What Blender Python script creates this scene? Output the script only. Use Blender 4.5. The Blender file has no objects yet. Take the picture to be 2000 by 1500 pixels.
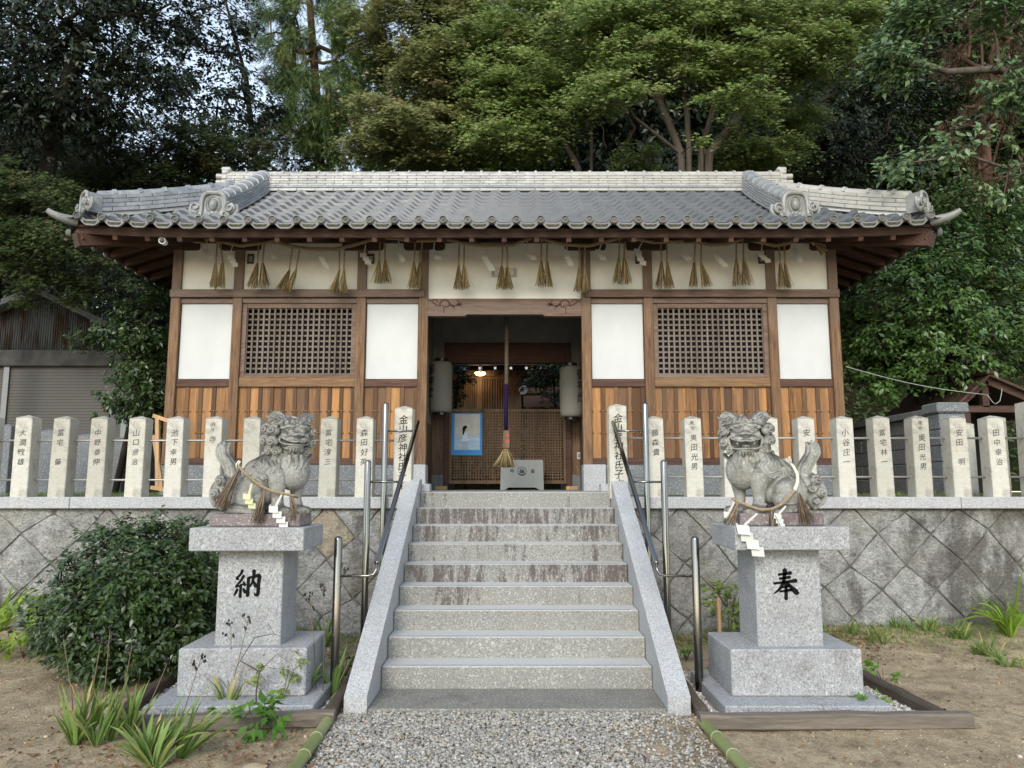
import bpy, bmesh, math, random
import numpy as np
from mathutils import Vector, Matrix

# ------------------------------------------------------------------ camera, light, exposure
SC = bpy.context.scene
COL = SC.collection
PITCH = math.radians(7.6)
EYE = 1.5
cam_data = bpy.data.cameras.new("camera")
cam_data.sensor_width = 36.0
cam_data.lens = 27.0
cam_data.clip_end = 500.0
cam = bpy.data.objects.new("camera", cam_data)
COL.objects.link(cam)
cam.location = (0, 0, EYE)
cam.rotation_euler = (math.pi / 2 + PITCH, 0, 0)
SC.camera = cam

SUN_EL = math.radians(31)
SUN_AZ = math.radians(194)          # from +Y, clockwise: behind the camera, a little to its left
world = bpy.data.worlds.new("World")
SC.world = world
world.use_nodes = True
wn = world.node_tree
bg = wn.nodes["Background"]
sky = wn.nodes.new("ShaderNodeTexSky")
sky.sky_type = 'NISHITA'
sky.sun_disc = False
sky.sun_elevation = SUN_EL
sky.sun_rotation = SUN_AZ
sky.dust_density = 0.3
sky.air_density = 1.4
hs = wn.nodes.new("ShaderNodeHueSaturation")
hs.inputs["Saturation"].default_value = 0.62
wn.links.new(sky.outputs[0], hs.inputs["Color"])
wn.links.new(hs.outputs[0], bg.inputs[0])
bg.inputs[1].default_value = 0.15
sun_data = bpy.data.lights.new("sun", 'SUN')
sun_data.energy = 1.2
sun_data.angle = math.radians(24)
sun_data.color = (1.0, 0.92, 0.80)
sun = bpy.data.objects.new("sun", sun_data)
COL.objects.link(sun)
sd = Vector((math.sin(SUN_AZ) * math.cos(SUN_EL), math.cos(SUN_AZ) * math.cos(SUN_EL), math.sin(SUN_EL)))
sun.rotation_euler = sd.to_track_quat('Z', 'Y').to_euler()
SC.view_settings.view_transform = 'Standard'
SC.view_settings.look = 'None'
SC.view_settings.exposure = 1.14
SC.view_settings.gamma = 1.0
SC.cycles.max_bounces = 6
SC.cycles.transparent_max_bounces = 8


def at(u, v, Y):
    """world point at depth Y seen at pixel (u, v) of the 2000x1500 photograph"""
    x = (u - 1000) / 1500.0
    y = (750 - v) / 1500.0
    dy = math.cos(PITCH) - y * math.sin(PITCH)
    dz = math.sin(PITCH) + y * math.cos(PITCH)
    t = Y / dy
    return Vector((x * t, Y, EYE + dz * t))


# ------------------------------------------------------------------ mesh helpers
class MB:
    def __init__(self):
        self.v, self.f, self.t, self.tint = [], [], [], 0.5

    def add(self, vs, fs, tint=None):
        b = len(self.v)
        self.v.extend([tuple(p) for p in vs])
        self.t.extend([self.tint if tint is None else tint] * len(vs))
        self.f.extend([tuple(i + b for i in f) for f in fs])
        return self

    def box(self, x0, x1, y0, y1, z0, z1, ch=0.0, tint=None):
        x0, x1 = min(x0, x1), max(x0, x1)
        y0, y1 = min(y0, y1), max(y0, y1)
        z0, z1 = min(z0, z1), max(z0, z1)
        return self.hexa([(x0, y0, z0), (x1, y0, z0), (x1, y1, z0), (x0, y1, z0), (x0, y0, z1), (x1, y0, z1), (x1, y1, z1), (x0, y1, z1)], ch, tint)

    def hexa(self, c, ch=0.0, tint=None):
        """eight corners: bottom ring then top ring"""
        F = [(0, 3, 2, 1), (4, 5, 6, 7), (0, 1, 5, 4), (1, 2, 6, 5), (2, 3, 7, 6), (3, 0, 4, 7)]
        if ch <= 0:
            return self.add(c, F, tint)
        bm = bmesh.new()
        vs = [bm.verts.new(p) for p in c]
        for f in F:
            bm.faces.new([vs[i] for i in f])
        bmesh.ops.bevel(bm, geom=list(bm.edges), offset=ch, segments=1, affect='EDGES', profile=0.5)
        bm.verts.index_update()
        self.add([v.co[:] for v in bm.verts], [[v.index for v in f.verts] for f in bm.faces], tint)
        bm.free()
        return self

    def beam(self, a, b, w, h, up=(0, 0, 1), ch=0.0, tint=None):
        """a bar with rectangular section w (sideways) x h (along up) from a to b"""
        a, b = Vector(a), Vector(b)
        d = (b - a).normalized()
        s = d.cross(Vector(up)).normalized()
        n = s.cross(d).normalized()
        r = lambda p: [p - s * w / 2 - n * h / 2, p + s * w / 2 - n * h / 2, p + s * w / 2 + n * h / 2, p - s * w / 2 + n * h / 2]
        q, k = r(a), r(b)
        return self.hexa([q[0], q[1], k[1], k[0], q[3], q[2], k[2], k[3]], ch, tint)

    def prism(self, poly, fn, d0, d1, tint=None):
        """polygon of 2D points, fn(a, b, d) -> 3D, extruded from d0 to d1"""
        n = len(poly)
        vs = [fn(a, b, d0) for a, b in poly] + [fn(a, b, d1) for a, b in poly]
        fs = [tuple(range(n))[::-1], tuple(range(n, 2 * n))] + [(i, (i + 1) % n, n + (i + 1) % n, n + i) for i in range(n)]
        return self.add(vs, fs, tint)

    def tube(self, pts, rad, n=8, caps=True, tint=None, flat=None):
        pts = [Vector(p) for p in pts]
        m = len(pts)
        if not hasattr(rad, '__len__'):
            rad = [rad] * m
        vs, fs = [], []
        up = Vector((0, 0, 1))
        prev = None
        for i, p in enumerate(pts):
            d = (pts[min(i + 1, m - 1)] - pts[max(i - 1, 0)])
            if d.length < 1e-9:
                d = Vector((0, 0, 1))
            d.normalize()
            if prev is None:
                ref = up if abs(d.dot(up)) < 0.92 else Vector((1, 0, 0))
                s = d.cross(ref).normalized()
            else:
                s = (prev - d * prev.dot(d))
                s = s.normalized() if s.length > 1e-6 else d.cross(up).normalized()
            prev = s
            q = d.cross(s)
            for k in range(n):
                a = 2 * math.pi * k / n
                vs.append(p + (s * math.cos(a) + q * math.sin(a)) * rad[i])
        for i in range(m - 1):
            for k in range(n):
                fs.append((i * n + k, i * n + (k + 1) % n, (i + 1) * n + (k + 1) % n, (i + 1) * n + k))
        if caps:
            fs.append(tuple(range(n))[::-1])
            fs.append(tuple((m - 1) * n + k for k in range(n)))
        return self.add(vs, fs, tint)

    def lathe(self, o, prof, n=16, axis=(0, 0, 1), tint=None, caps=True):
        """profile of (radius, height) about an axis through o"""
        ax = Vector(axis).normalized()
        ref = Vector((1, 0, 0)) if abs(ax.x) < 0.9 else Vector((0, 1, 0))
        s = ax.cross(ref).normalized()
        q = ax.cross(s)
        o = Vector(o)
        vs, fs = [], []
        for r, h in prof:
            for k in range(n):
                a = 2 * math.pi * k / n
                vs.append(o + ax * h + (s * math.cos(a) + q * math.sin(a)) * r)
        for i in range(len(prof) - 1):
            for k in range(n):
                fs.append((i * n + k, i * n + (k + 1) % n, (i + 1) * n + (k + 1) % n, (i + 1) * n + k))
        if caps:
            fs.append(tuple(range(n))[::-1])
            fs.append(tuple((len(prof) - 1) * n + k for k in range(n)))
        return self.add(vs, fs, tint)

    def ball(self, c, r, n=12, m=8, rot=None, tint=None):
        if not hasattr(r, '__len__'):
            r = (r, r, r)
        c = Vector(c)
        vs, fs = [], []
        for i in range(1, m):
            th = math.pi * i / m
            for k in range(n):
                a = 2 * math.pi * k / n
                p = Vector((r[0] * math.sin(th) * math.cos(a), r[1] * math.sin(th) * math.sin(a), r[2] * math.cos(th)))
                vs.append(c + (rot @ p if rot else p))
        top, bot = Vector((0, 0, r[2])), Vector((0, 0, -r[2]))
        vs += [c + (rot @ top if rot else top), c + (rot @ bot if rot else bot)]
        T, B = len(vs) - 2, len(vs) - 1
        for i in range(m - 2):
            for k in range(n):
                fs.append((i * n + k, (i + 1) * n + k, (i + 1) * n + (k + 1) % n, i * n + (k + 1) % n))
        for k in range(n):
            fs.append((T, k, (k + 1) % n))
            fs.append((B, (m - 2) * n + (k + 1) % n, (m - 2) * n + k))
        return self.add(vs, fs, tint)

    def build(self, name, mat, parent=None, smooth=None):
        off = origin_of(parent)
        me = bpy.data.meshes.new(name)
        vs = [(p[0] - off[0], p[1] - off[1], p[2] - off[2]) for p in self.v]
        me.from_pydata(vs, [], self.f)
        at_ = me.attributes.new("tint", 'FLOAT', 'POINT')
        at_.data.foreach_set("value", self.t)
        me.materials.append(mat)
        if smooth is not None:
            me.polygons.foreach_set("use_smooth", [True] * len(me.polygons))
            if smooth < 180:
                me.set_sharp_from_angle(angle=math.radians(smooth))
        me.update()
        o = bpy.data.objects.new(name, me)
        COL.objects.link(o)
        if parent is not None:
            o.parent = parent
        return o


def origin_of(o):
    x = y = z = 0.0
    while o is not None:
        x += o.location.x
        y += o.location.y
        z += o.location.z
        o = o.parent
    return (x, y, z)


def tag(o, label, cat, group=None, kind=None):
    if label:
        o["label"] = label
    if cat:
        o["category"] = cat
    if group:
        o["group"] = group
    if kind:
        o["kind"] = kind
    return o


def thing(name, label, cat, loc=(0, 0, 0), group=None):
    o = bpy.data.objects.new(name, None)
    o.empty_display_size = 0.1
    COL.objects.link(o)
    o.location = loc
    return tag(o, label, cat, group)


def structure(o, label=None):
    o["kind"] = "structure"
    if label:
        o["label"] = label
    return o


def stuff(o, label, cat):
    o["kind"] = "stuff"
    return tag(o, label, cat)


def array_mesh(name, verts, quads, mat, parent=None, tint=None, smooth=False, k=4):
    """fast mesh from numpy arrays: verts (N,3), faces (M,k)"""
    me = bpy.data.meshes.new(name)
    off = np.array(origin_of(parent))
    verts = np.ascontiguousarray(verts - off, dtype=np.float32)
    quads = np.ascontiguousarray(quads, dtype=np.int32)
    me.vertices.add(len(verts))
    me.vertices.foreach_set("co", verts.ravel())
    me.loops.add(quads.size)
    me.loops.foreach_set("vertex_index", quads.ravel())
    me.polygons.add(len(quads))
    me.polygons.foreach_set("loop_start", np.arange(0, quads.size, k, dtype=np.int32))
    me.polygons.foreach_set("loop_total", np.full(len(quads), k, dtype=np.int32))
    if smooth:
        me.polygons.foreach_set("use_smooth", np.ones(len(quads), dtype=bool))
    if tint is not None:
        a = me.attributes.new("tint", 'FLOAT', 'POINT')
        a.data.foreach_set("value", np.ascontiguousarray(tint, dtype=np.float32))
    me.materials.append(mat)
    me.update()
    me.validate()
    o = bpy.data.objects.new(name, me)
    COL.objects.link(o)
    if parent is not None:
        o.parent = parent
    return o


# ------------------------------------------------------------------ materials
class NT:
    def __init__(self, name):
        self.m = bpy.data.materials.new(name)
        self.m.use_nodes = True
        self.n = self.m.node_tree.nodes
        self.l = self.m.node_tree.links
        self.b = self.n["Principled BSDF"]
        self.out = self.n["Material Output"]
        self.tc = self.n.new("ShaderNodeTexCoord")

    def link(self, a, b):
        self.l.new(a, b)

    def coords(self, scale=(1, 1, 1)):
        mp = self.n.new("ShaderNodeMapping")
        mp.inputs["Scale"].default_value = scale
        self.link(self.tc.outputs["Object"], mp.inputs[0])
        return mp.outputs[0]

    def noise(self, scale, detail=4, rough=0.55, st=(1, 1, 1), dist=0.0):
        t = self.n.new("ShaderNodeTexNoise")
        t.inputs["Scale"].default_value = scale
        t.inputs["Detail"].default_value = detail
        t.inputs["Roughness"].default_value = rough
        t.inputs["Distortion"].default_value = dist
        self.link(self.coords(st), t.inputs["Vector"])
        return t.outputs["Fac"]

    def voro(self, scale, st=(1, 1, 1), out="Distance"):
        t = self.n.new("ShaderNodeTexVoronoi")
        t.inputs["Scale"].default_value = scale
        self.link(self.coords(st), t.inputs["Vector"])
        return t.outputs[out]

    def ramp(self, fac, stops, mode='LINEAR'):
        r = self.n.new("ShaderNodeValToRGB")
        r.color_ramp.interpolation = mode
        e = r.color_ramp.elements
        while len(e) < len(stops):
            e.new(0.5)
        for i, (p, c) in enumerate(stops):
            e[i].position = p
            e[i].color = (c, c, c, 1) if not hasattr(c, '__len__') else (c[0], c[1], c[2], 1)
        self.link(fac, r.inputs[0])
        return r.outputs[0]

    def mix(self, fac, a, b, mode='MIX'):
        x = self.n.new("ShaderNodeMix")
        x.data_type = 'RGBA'
        x.blend_type = mode
        for sock, val in ((x.inputs[0], fac), (x.inputs[6], a), (x.inputs[7], b)):
            if hasattr(val, 'links') or hasattr(val, 'is_linked'):
                self.link(val, sock)
            elif hasattr(val, '__len__'):
                sock.default_value = (val[0], val[1], val[2], 1)
            else:
                sock.default_value = val
        return x.outputs[2]

    def math(self, op, a, b=0.0, clamp=False):
        x = self.n.new("ShaderNodeMath")
        x.operation = op
        x.use_clamp = clamp
        for s, v in ((x.inputs[0], a), (x.inputs[1], b)):
            if hasattr(v, 'is_linked'):
                self.link(v, s)
            else:
                s.default_value = v
        return x.outputs[0]

    def attr(self, name="tint"):
        a = self.n.new("ShaderNodeAttribute")
        a.attribute_name = name
        return a.outputs["Fac"]

    def sep(self, axis):
        s = self.n.new("ShaderNodeSeparateXYZ")
        self.link(self.tc.outputs["Object"], s.inputs[0])
        return s.outputs[axis]

    def bump(self, h, strength=0.3, dist=0.01):
        b = self.n.new("ShaderNodeBump")
        b.inputs["Strength"].default_value = strength
        b.inputs["Distance"].default_value = dist
        self.link(h, b.inputs["Height"])
        self.link(b.outputs[0], self.b.inputs["Normal"])

    def done(self, color, rough=0.7, spec=0.5, metal=0.0):
        if hasattr(color, 'is_linked'):
            self.link(color, self.b.inputs["Base Color"])
        else:
            self.b.inputs["Base Color"].default_value = (*color, 1)
        if hasattr(rough, 'is_linked'):
            self.link(rough, self.b.inputs["Roughness"])
        else:
            self.b.inputs["Roughness"].default_value = rough
        self.b.inputs["Specular IOR Level"].default_value = spec
        self.b.inputs["Metallic"].default_value = metal
        return self.m


def m_plain(name, c, rough=0.7, spec=0.4, metal=0.0, var=0.0, scale=20):
    t = NT(name)
    if var > 0:
        n = t.noise(scale, 5)
        col = t.mix(t.ramp(n, [(0.3, 0.0), (0.7, 1.0)]), [x * (1 - var) for x in c], [min(1, x * (1 + var)) for x in c])
    else:
        col = c
    return t.done(col, rough, spec, metal)


def m_granite(name, base=(0.42, 0.42, 0.41), dark=(0.13, 0.13, 0.135), speck=0.5, stain=None, stain_amt=0.0, warm=0.0, lichen=0.0, scale=1.0, streak=False, top=0.0, vary=0.0, sky_pale=0.0):
    t = NT(name)
    n1 = t.noise(92 * scale, 3, 0.72)
    c = t.mix(t.ramp(n1, [(0.38, 0.0), (0.52, 1.0)]), [base[i] * (1 - speck) + dark[i] * speck for i in range(3)], base)
    v = t.voro(125 * scale)
    c = t.mix(t.math('MULTIPLY', t.ramp(v, [(0.0, 1.0), (0.34, 0.0)]), 0.9), c, dark)
    w = t.noise(62 * scale, 2, 0.5, (1, 1, 1))
    c = t.mix(t.math('MULTIPLY', t.ramp(w, [(0.56, 0.0), (0.66, 1.0)]), 0.45), c, (0.62, 0.62, 0.6))
    big = t.noise(2.3, 6, 0.62)
    c = t.mix(t.math('MULTIPLY', t.ramp(big, [(0.35, 1.0), (0.62, 0.0)]), 0.35), c, [x * 0.55 for x in base])
    if warm:
        wn_ = t.noise(4.1, 6, 0.6)
        c = t.mix(t.math('MULTIPLY', t.ramp(wn_, [(0.35, 0.0), (0.65, 1.0)]), warm), c, (0.40, 0.35, 0.25))
    if lichen:
        ln = t.noise(7.0, 8, 0.68)
        c = t.mix(t.math('MULTIPLY', t.ramp(ln, [(0.52, 0.0), (0.66, 1.0)]), lichen), c, (0.10, 0.095, 0.085))
    if stain_amt:
        sn = t.noise(5.5 if not streak else 21.0, 7, 0.66, (1, 1, 1) if not streak else (1.0, 1.0, 0.16))
        bl = t.noise(1.9, 4, 0.5, (1, 1, 0.5))
        fine = t.noise(70, 3, 0.6, (1, 1, 0.55))
        k = t.math('ADD', t.math('MULTIPLY', sn, 0.62), t.math('MULTIPLY', bl, 0.38))
        k = t.math('ADD', k, t.math('MULTIPLY', t.math('SUBTRACT', fine, 0.5), 0.30))
        if streak:
            k = t.math('ADD', k, t.math('MULTIPLY', t.math('SUBTRACT', t.attr(), 0.5), 0.34))
        c = t.mix(t.math('MULTIPLY', t.ramp(k, [(0.53, 0.0), (0.63, 1.0)]), stain_amt), c, stain or (0.11, 0.08, 0.075))
    if sky_pale:                      # overhead sky light painted in: upward faces mixed paler
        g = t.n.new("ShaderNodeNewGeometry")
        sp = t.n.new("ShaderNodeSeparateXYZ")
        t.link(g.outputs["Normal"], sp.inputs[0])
        c = t.mix(t.math('MULTIPLY', t.ramp(sp.outputs[2], [(0.5, 0.0), (0.9, 1.0)]), sky_pale), c, (0.60, 0.60, 0.58))
    if vary:
        tv = t.attr()
        c = t.mix(t.math('MULTIPLY', t.ramp(tv, [(0.0, 1.0), (0.5, 0.0)]), vary), c, (0.20, 0.185, 0.145))
        c = t.mix(t.math('MULTIPLY', t.ramp(tv, [(0.5, 0.0), (1.0, 1.0)]), vary * 0.6), c, (0.50, 0.49, 0.46))
    if top:                       # lichen and grime settle on what faces the sky
        g = t.n.new("ShaderNodeNewGeometry")
        sp = t.n.new("ShaderNodeSeparateXYZ")
        t.link(g.outputs["Normal"], sp.inputs[0])
        nz = t.math('ADD', sp.outputs[2], t.math('MULTIPLY', t.math('SUBTRACT', t.noise(9, 7, 0.66), 0.5), 2.2))
        c = t.mix(t.math('MULTIPLY', t.ramp(nz, [(-0.10, 0.0), (0.60, 1.0)]), top), c, (0.085, 0.08, 0.075))
    t.bump(t.math('ADD', t.noise(140 * scale, 4, 0.7), t.math('MULTIPLY', t.noise(22, 5), 0.8)), 0.35, 0.006)
    return t.done(c, 0.78, 0.35)


def m_wood(name, light, dark, grey=None, grey_amt=0.0, axis='z', scale=1.0, tint_amt=0.0, low_warm=None, rough=0.7, zsplit=2.6):
    t = NT(name)
    st = {'z': (1, 1, 0.055), 'x': (0.055, 1, 1), 'y': (1, 0.055, 1)}[axis]
    n = t.noise(46 * scale, 6, 0.62, st, 0.6)
    c = t.mix(t.ramp(n, [(0.34, 0.0), (0.64, 1.0)]), dark, light)
    n2 = t.noise(6.0, 4, 0.6, tuple(x * 1.0 if x < 1 else 1 for x in st))
    c = t.mix(t.math('MULTIPLY', t.ramp(n2, [(0.4, 0.0), (0.7, 1.0)]), 0.55), c, [x * 0.62 for x in dark])
    n4 = t.noise(150 * scale, 4, 0.7, st, 0.3)
    c = t.mix(t.math('MULTIPLY', t.ramp(n4, [(0.36, 1.0), (0.52, 0.0)]), 0.55), c, [x * 0.55 for x in dark])
    n5 = t.noise(13 * scale, 7, 0.7, tuple(x * 1.6 if x < 1 else 1 for x in st))
    c = t.mix(t.math('MULTIPLY', t.ramp(n5, [(0.55, 0.0), (0.68, 1.0)]), 0.6), c, [x * 0.42 for x in dark])
    if tint_amt:
        tv = t.attr()
        c = t.mix(t.math('MULTIPLY', t.ramp(tv, [(0.0, 1.0), (0.5, 0.0)]), tint_amt), c, [x * 0.38 for x in dark])
        c = t.mix(t.math('MULTIPLY', t.ramp(tv, [(0.5, 0.0), (1.0, 1.0)]), tint_amt * 0.75), c, [min(1, x * 1.35) for x in light])
    if grey:
        g = t.noise(5.2, 6, 0.65, st)
        g = t.ramp(g, [(0.38, 0.0), (0.62, 1.0)])
        if low_warm:
            z = t.math('ADD', t.sep(2), t.math('MULTIPLY', t.noise(2.2, 4), 1.2))
            mz = t.ramp(t.math('MULTIPLY', z, 0.2), [((zsplit + 0.2) * 0.2, 0.0), ((zsplit + 1.1) * 0.2, 1.0)])
            g = t.math('MULTIPLY', mz, t.math('ADD', t.math('MULTIPLY', g, 0.5), 0.5))
        c = t.mix(t.math('MULTIPLY', g, grey_amt), c, grey)
    t.bump(n, 0.25, 0.004)
    return t.done(c, rough, 0.25)


M = {}
M['granite'] = m_granite('granite', (0.43, 0.435, 0.44), (0.10, 0.10, 0.105), 0.6)
M['granite_step'] = m_granite('granite_step', (0.275, 0.27, 0.25), (0.07, 0.068, 0.062), 0.66, stain=(0.085, 0.066, 0.060), stain_amt=0.9, warm=0.12, streak=True, sky_pale=0.6)
M['granite_slab'] = m_granite('granite_slab', (0.20, 0.19, 0.165), dark=(0.07, 0.065, 0.06), stain=(0.09, 0.08, 0.06), stain_amt=0.5, warm=0.15)
M['granite_post'] = m_granite('granite_post', (0.60, 0.58, 0.51), dark=(0.24, 0.22, 0.19), speck=0.28, warm=0.38, lichen=0.45, scale=0.8, vary=0.38, top=0.3)
M['granite_pedestal'] = m_granite('granite_pedestal', (0.36, 0.365, 0.372), (0.08, 0.08, 0.085), 0.66, stain=(0.12, 0.095, 0.09), stain_amt=0.35)
M['granite_dark'] = m_granite('granite_dark', (0.17, 0.18, 0.19), dark=(0.05, 0.05, 0.055), speck=0.6)
M['statue'] = m_granite('statue_stone', (0.32, 0.32, 0.295), dark=(0.19, 0.19, 0.18), speck=0.3, stain=(0.115, 0.10, 0.095), stain_amt=0.85, lichen=0.55, warm=0.15, top=0.95)
M['statue_base'] = m_granite('statue_base_stone', (0.22, 0.18, 0.175), dark=(0.10, 0.075, 0.075), speck=0.4, stain=(0.11, 0.08, 0.08), stain_amt=0.8)
M['ink'] = m_plain('carved_ink', (0.008, 0.008, 0.009), 0.85, 0.1)
M['ink_worn'] = m_plain('worn_ink', (0.045, 0.043, 0.04), 0.7, var=0.5, scale=60)
M['plaster_dim'] = m_plain('grey_inner_plaster', (0.22, 0.215, 0.20), 0.9, 0.1, var=0.15, scale=4)  # plaster greyed to carry the dimness of the hall interior
M['plaster'] = m_plain('cream_plaster', (0.74, 0.72, 0.65), 0.85, 0.2, var=0.05, scale=6)
def m_panel():
    t = NT('white_panel')
    n = t.noise(2.2, 7, 0.62, (1, 1, 0.6))
    c = t.mix(t.ramp(n, [(0.35, 0.0), (0.65, 1.0)]), (0.49, 0.50, 0.495), (0.545, 0.56, 0.555))
    d = t.noise(7, 8, 0.7, (1, 1, 0.35))
    c = t.mix(t.math('MULTIPLY', t.ramp(d, [(0.60, 0.0), (0.74, 1.0)]), 0.35), c, (0.52, 0.50, 0.46))
    t.bump(t.noise(26, 5), 0.08, 0.004)
    return t.done(c, 0.6, 0.25)


M['panel'] = m_panel()
M['wood_post'] = m_wood('weathered_post_wood', (0.27, 0.155, 0.08), (0.10, 0.056, 0.035), (0.20, 0.16, 0.13), 0.85, 'z', low_warm=True)
M['wood_beam'] = m_wood('weathered_beam_wood', (0.24, 0.155, 0.11), (0.115, 0.072, 0.053), (0.21, 0.168, 0.14), 0.5, 'x')
M['wood_sill'] = m_wood('golden_sill_wood', (0.33, 0.19, 0.085), (0.14, 0.072, 0.036), (0.16, 0.11, 0.075), 0.4, 'x')
M['wood_plank'] = m_wood('orange_plank_wood', (0.45, 0.225, 0.085), (0.15, 0.072, 0.034), (0.085, 0.060, 0.046), 0.55, 'z', tint_amt=0.92)
M['wood_dark'] = m_wood('dark_eave_wood', (0.105, 0.058, 0.042), (0.05, 0.027, 0.021), None, 0, 'x')
M['wood_red'] = m_wood('red_brown_wood', (0.13, 0.068, 0.048), (0.065, 0.034, 0.026), None, 0, 'x')
M['wood_lattice'] = m_wood('grey_lattice_wood', (0.21, 0.17, 0.14), (0.11, 0.083, 0.066), (0.23, 0.20, 0.175), 0.5, 'z')
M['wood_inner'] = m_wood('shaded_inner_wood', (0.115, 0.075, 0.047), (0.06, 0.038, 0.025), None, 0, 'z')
M['wood_screen'] = m_wood('brown_screen_wood', (0.22, 0.145, 0.09), (0.11, 0.07, 0.043), None, 0, 'z')
M['wood_grey'] = m_wood('grey_timber', (0.22, 0.18, 0.14), (0.085, 0.068, 0.053), (0.20, 0.175, 0.15), 0.4, 'x')
M['wood_rot'] = m_wood('dark_rotting_timber', (0.12, 0.09, 0.065), (0.05, 0.035, 0.027), (0.13, 0.11, 0.09), 0.4, 'y')
M['wood_new'] = m_wood('pale_new_timber', (0.55, 0.36, 0.19), (0.40, 0.24, 0.12), None, 0, 'z')
M['carving'] = m_plain('carved_line_wood', (0.085, 0.035, 0.027), 0.7)
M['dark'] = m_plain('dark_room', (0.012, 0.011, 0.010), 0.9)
M['brass'] = m_plain('nail_brass', (0.30, 0.19, 0.09), 0.35, 0.5, 0.6)
M['steel'] = m_plain('polished_steel', (0.21, 0.205, 0.195), 0.15, 0.5, 1.0)
M['rod'] = m_plain('iron_rod', (0.36, 0.35, 0.33), 0.45, 0.5, 0.6)
def m_straw(name, c0, c1):
    t = NT(name)
    c = t.ramp(t.attr(), [(0.0, [x * 0.3 for x in c0]), (0.35, c0), (1.0, c1)])
    n = t.noise(40, 3)
    c = t.mix(t.math('MULTIPLY', t.ramp(n, [(0.4, 0.0), (0.65, 1.0)]), 0.35), c, [x * 0.5 for x in c0])
    return t.done(c, 0.85, 0.15)


M['straw'] = m_straw('straw', (0.24, 0.17, 0.075), (0.60, 0.47, 0.26))
M['straw_old'] = m_straw('old_straw', (0.20, 0.145, 0.10), (0.38, 0.30, 0.22))
M['rope_dark'] = m_plain('old_plaited_cord', (0.095, 0.078, 0.055), 0.85, 0.15, var=0.3, scale=90)
M['rope'] = m_plain('straw_rope', (0.30, 0.225, 0.135), 0.85, 0.15, var=0.3, scale=90)
M['rope_white'] = m_plain('white_rope', (0.66, 0.62, 0.54), 0.8, 0.2, var=0.15, scale=90)
M['paper'] = m_plain('white_paper', (0.52, 0.52, 0.49), 0.7, 0.2)
M['paper_yellow'] = m_plain('yellowed_paper', (0.50, 0.50, 0.30), 0.7, 0.2)
M['white'] = m_plain('white_paint', (0.78, 0.78, 0.76), 0.4, 0.5)
M['black'] = m_plain('black_lacquer', (0.012, 0.012, 0.013), 0.3, 0.5)
M['purple'] = m_plain('purple_cloth', (0.016, 0.008, 0.042), 0.8, 0.1)
M['red'] = m_plain('red_paint', (0.55, 0.05, 0.05), 0.6)
M['blue'] = m_plain('blue_card', (0.03, 0.22, 0.55), 0.6)
M['box_grey'] = m_plain('grey_painted_metal', (0.20, 0.212, 0.212), 0.45, 0.4, var=0.06, scale=8)
M['concrete'] = m_plain('concrete_floor', (0.24, 0.235, 0.22), 0.9, 0.2, var=0.2, scale=5)
# ------------------------------------------------------------------ ground, terrace, hillside
rng = np.random.default_rng(7)


def m_dirt():
    t = NT('sandy_dirt')
    n = t.noise(3.2, 8, 0.65)
    c = t.mix(t.ramp(n, [(0.32, 0.0), (0.62, 1.0)]), (0.31, 0.24, 0.15), (0.64, 0.51, 0.33))
    f = t.noise(75, 4, 0.7)
    c = t.mix(t.math('MULTIPLY', t.ramp(f, [(0.35, 1.0), (0.52, 0.0)]), 0.55), c, (0.15, 0.112, 0.075))
    s = t.voro(70)
    c = t.mix(t.math('MULTIPLY', t.ramp(s, [(0.0, 1.0), (0.13, 0.0)]), 0.55), c, (0.46, 0.40, 0.31))
    mo = t.noise(1.3, 6, 0.6)
    c = t.mix(t.math('MULTIPLY', t.ramp(mo, [(0.56, 0.0), (0.7, 1.0)]), 0.5), c, (0.10, 0.10, 0.04))
    d2 = t.noise(11, 8, 0.72, (1, 0.6, 1))
    c = t.mix(t.math('MULTIPLY', t.ramp(d2, [(0.50, 0.0), (0.62, 1.0)]), 0.6), c, (0.21, 0.162, 0.105))
    t.bump(t.math('ADD', t.math('MULTIPLY', n, 1.2), t.math('ADD', f, t.math('MULTIPLY', t.noise(22, 7, 0.7), 1.5))), 0.9, 0.03)
    return t.done(c, 0.95, 0.15)


M['dirt'] = m_dirt()


def fbm(x, y, seed=0, base=0.6):
    r = np.random.default_rng(seed)
    z = np.zeros_like(x)
    for k in range(5):
        f = base * 1.9 ** k
        for _ in range(3):
            a = r.uniform(0, 2 * math.pi)
            z += np.sin((x * math.cos(a) + y * math.sin(a)) * f * 2 + r.uniform(0, 6.28)) / (3 * 1.8 ** k)
    return z


def ground_z(x, y):
    x = np.asarray(x, float)
    y = np.asarray(y, float)
    z = 0.012 * fbm(x, y, 3, 1.1)
    # a low bank of soil along the foot of the wall, away from the stairs
    bank = np.clip((y - 6.6) / 1.3, 0, 1) ** 2 * 0.10 * np.clip((np.abs(x) - 1.6) / 0.8, 0, 1)
    flat = np.clip((np.abs(x) - 1.25) / 0.3, 0, 1)
    return z * (0.35 + 0.65 * flat) + bank - 0.004


def grid_obj(name, xs, ys, zf, mat):
    X, Y = np.meshgrid(xs, ys)
    Z = zf(X, Y)
    V = np.stack([X, Y, Z], -1).reshape(-1, 3)
    nx, ny = len(xs), len(ys)
    i = np.arange(nx - 1)[None, :] + nx * np.arange(ny - 1)[:, None]
    Q = np.stack([i, i + 1, i + 1 + nx, i + nx], -1).reshape(-1, 4)
    return array_mesh(name, V, Q, mat, smooth=True)


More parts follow.
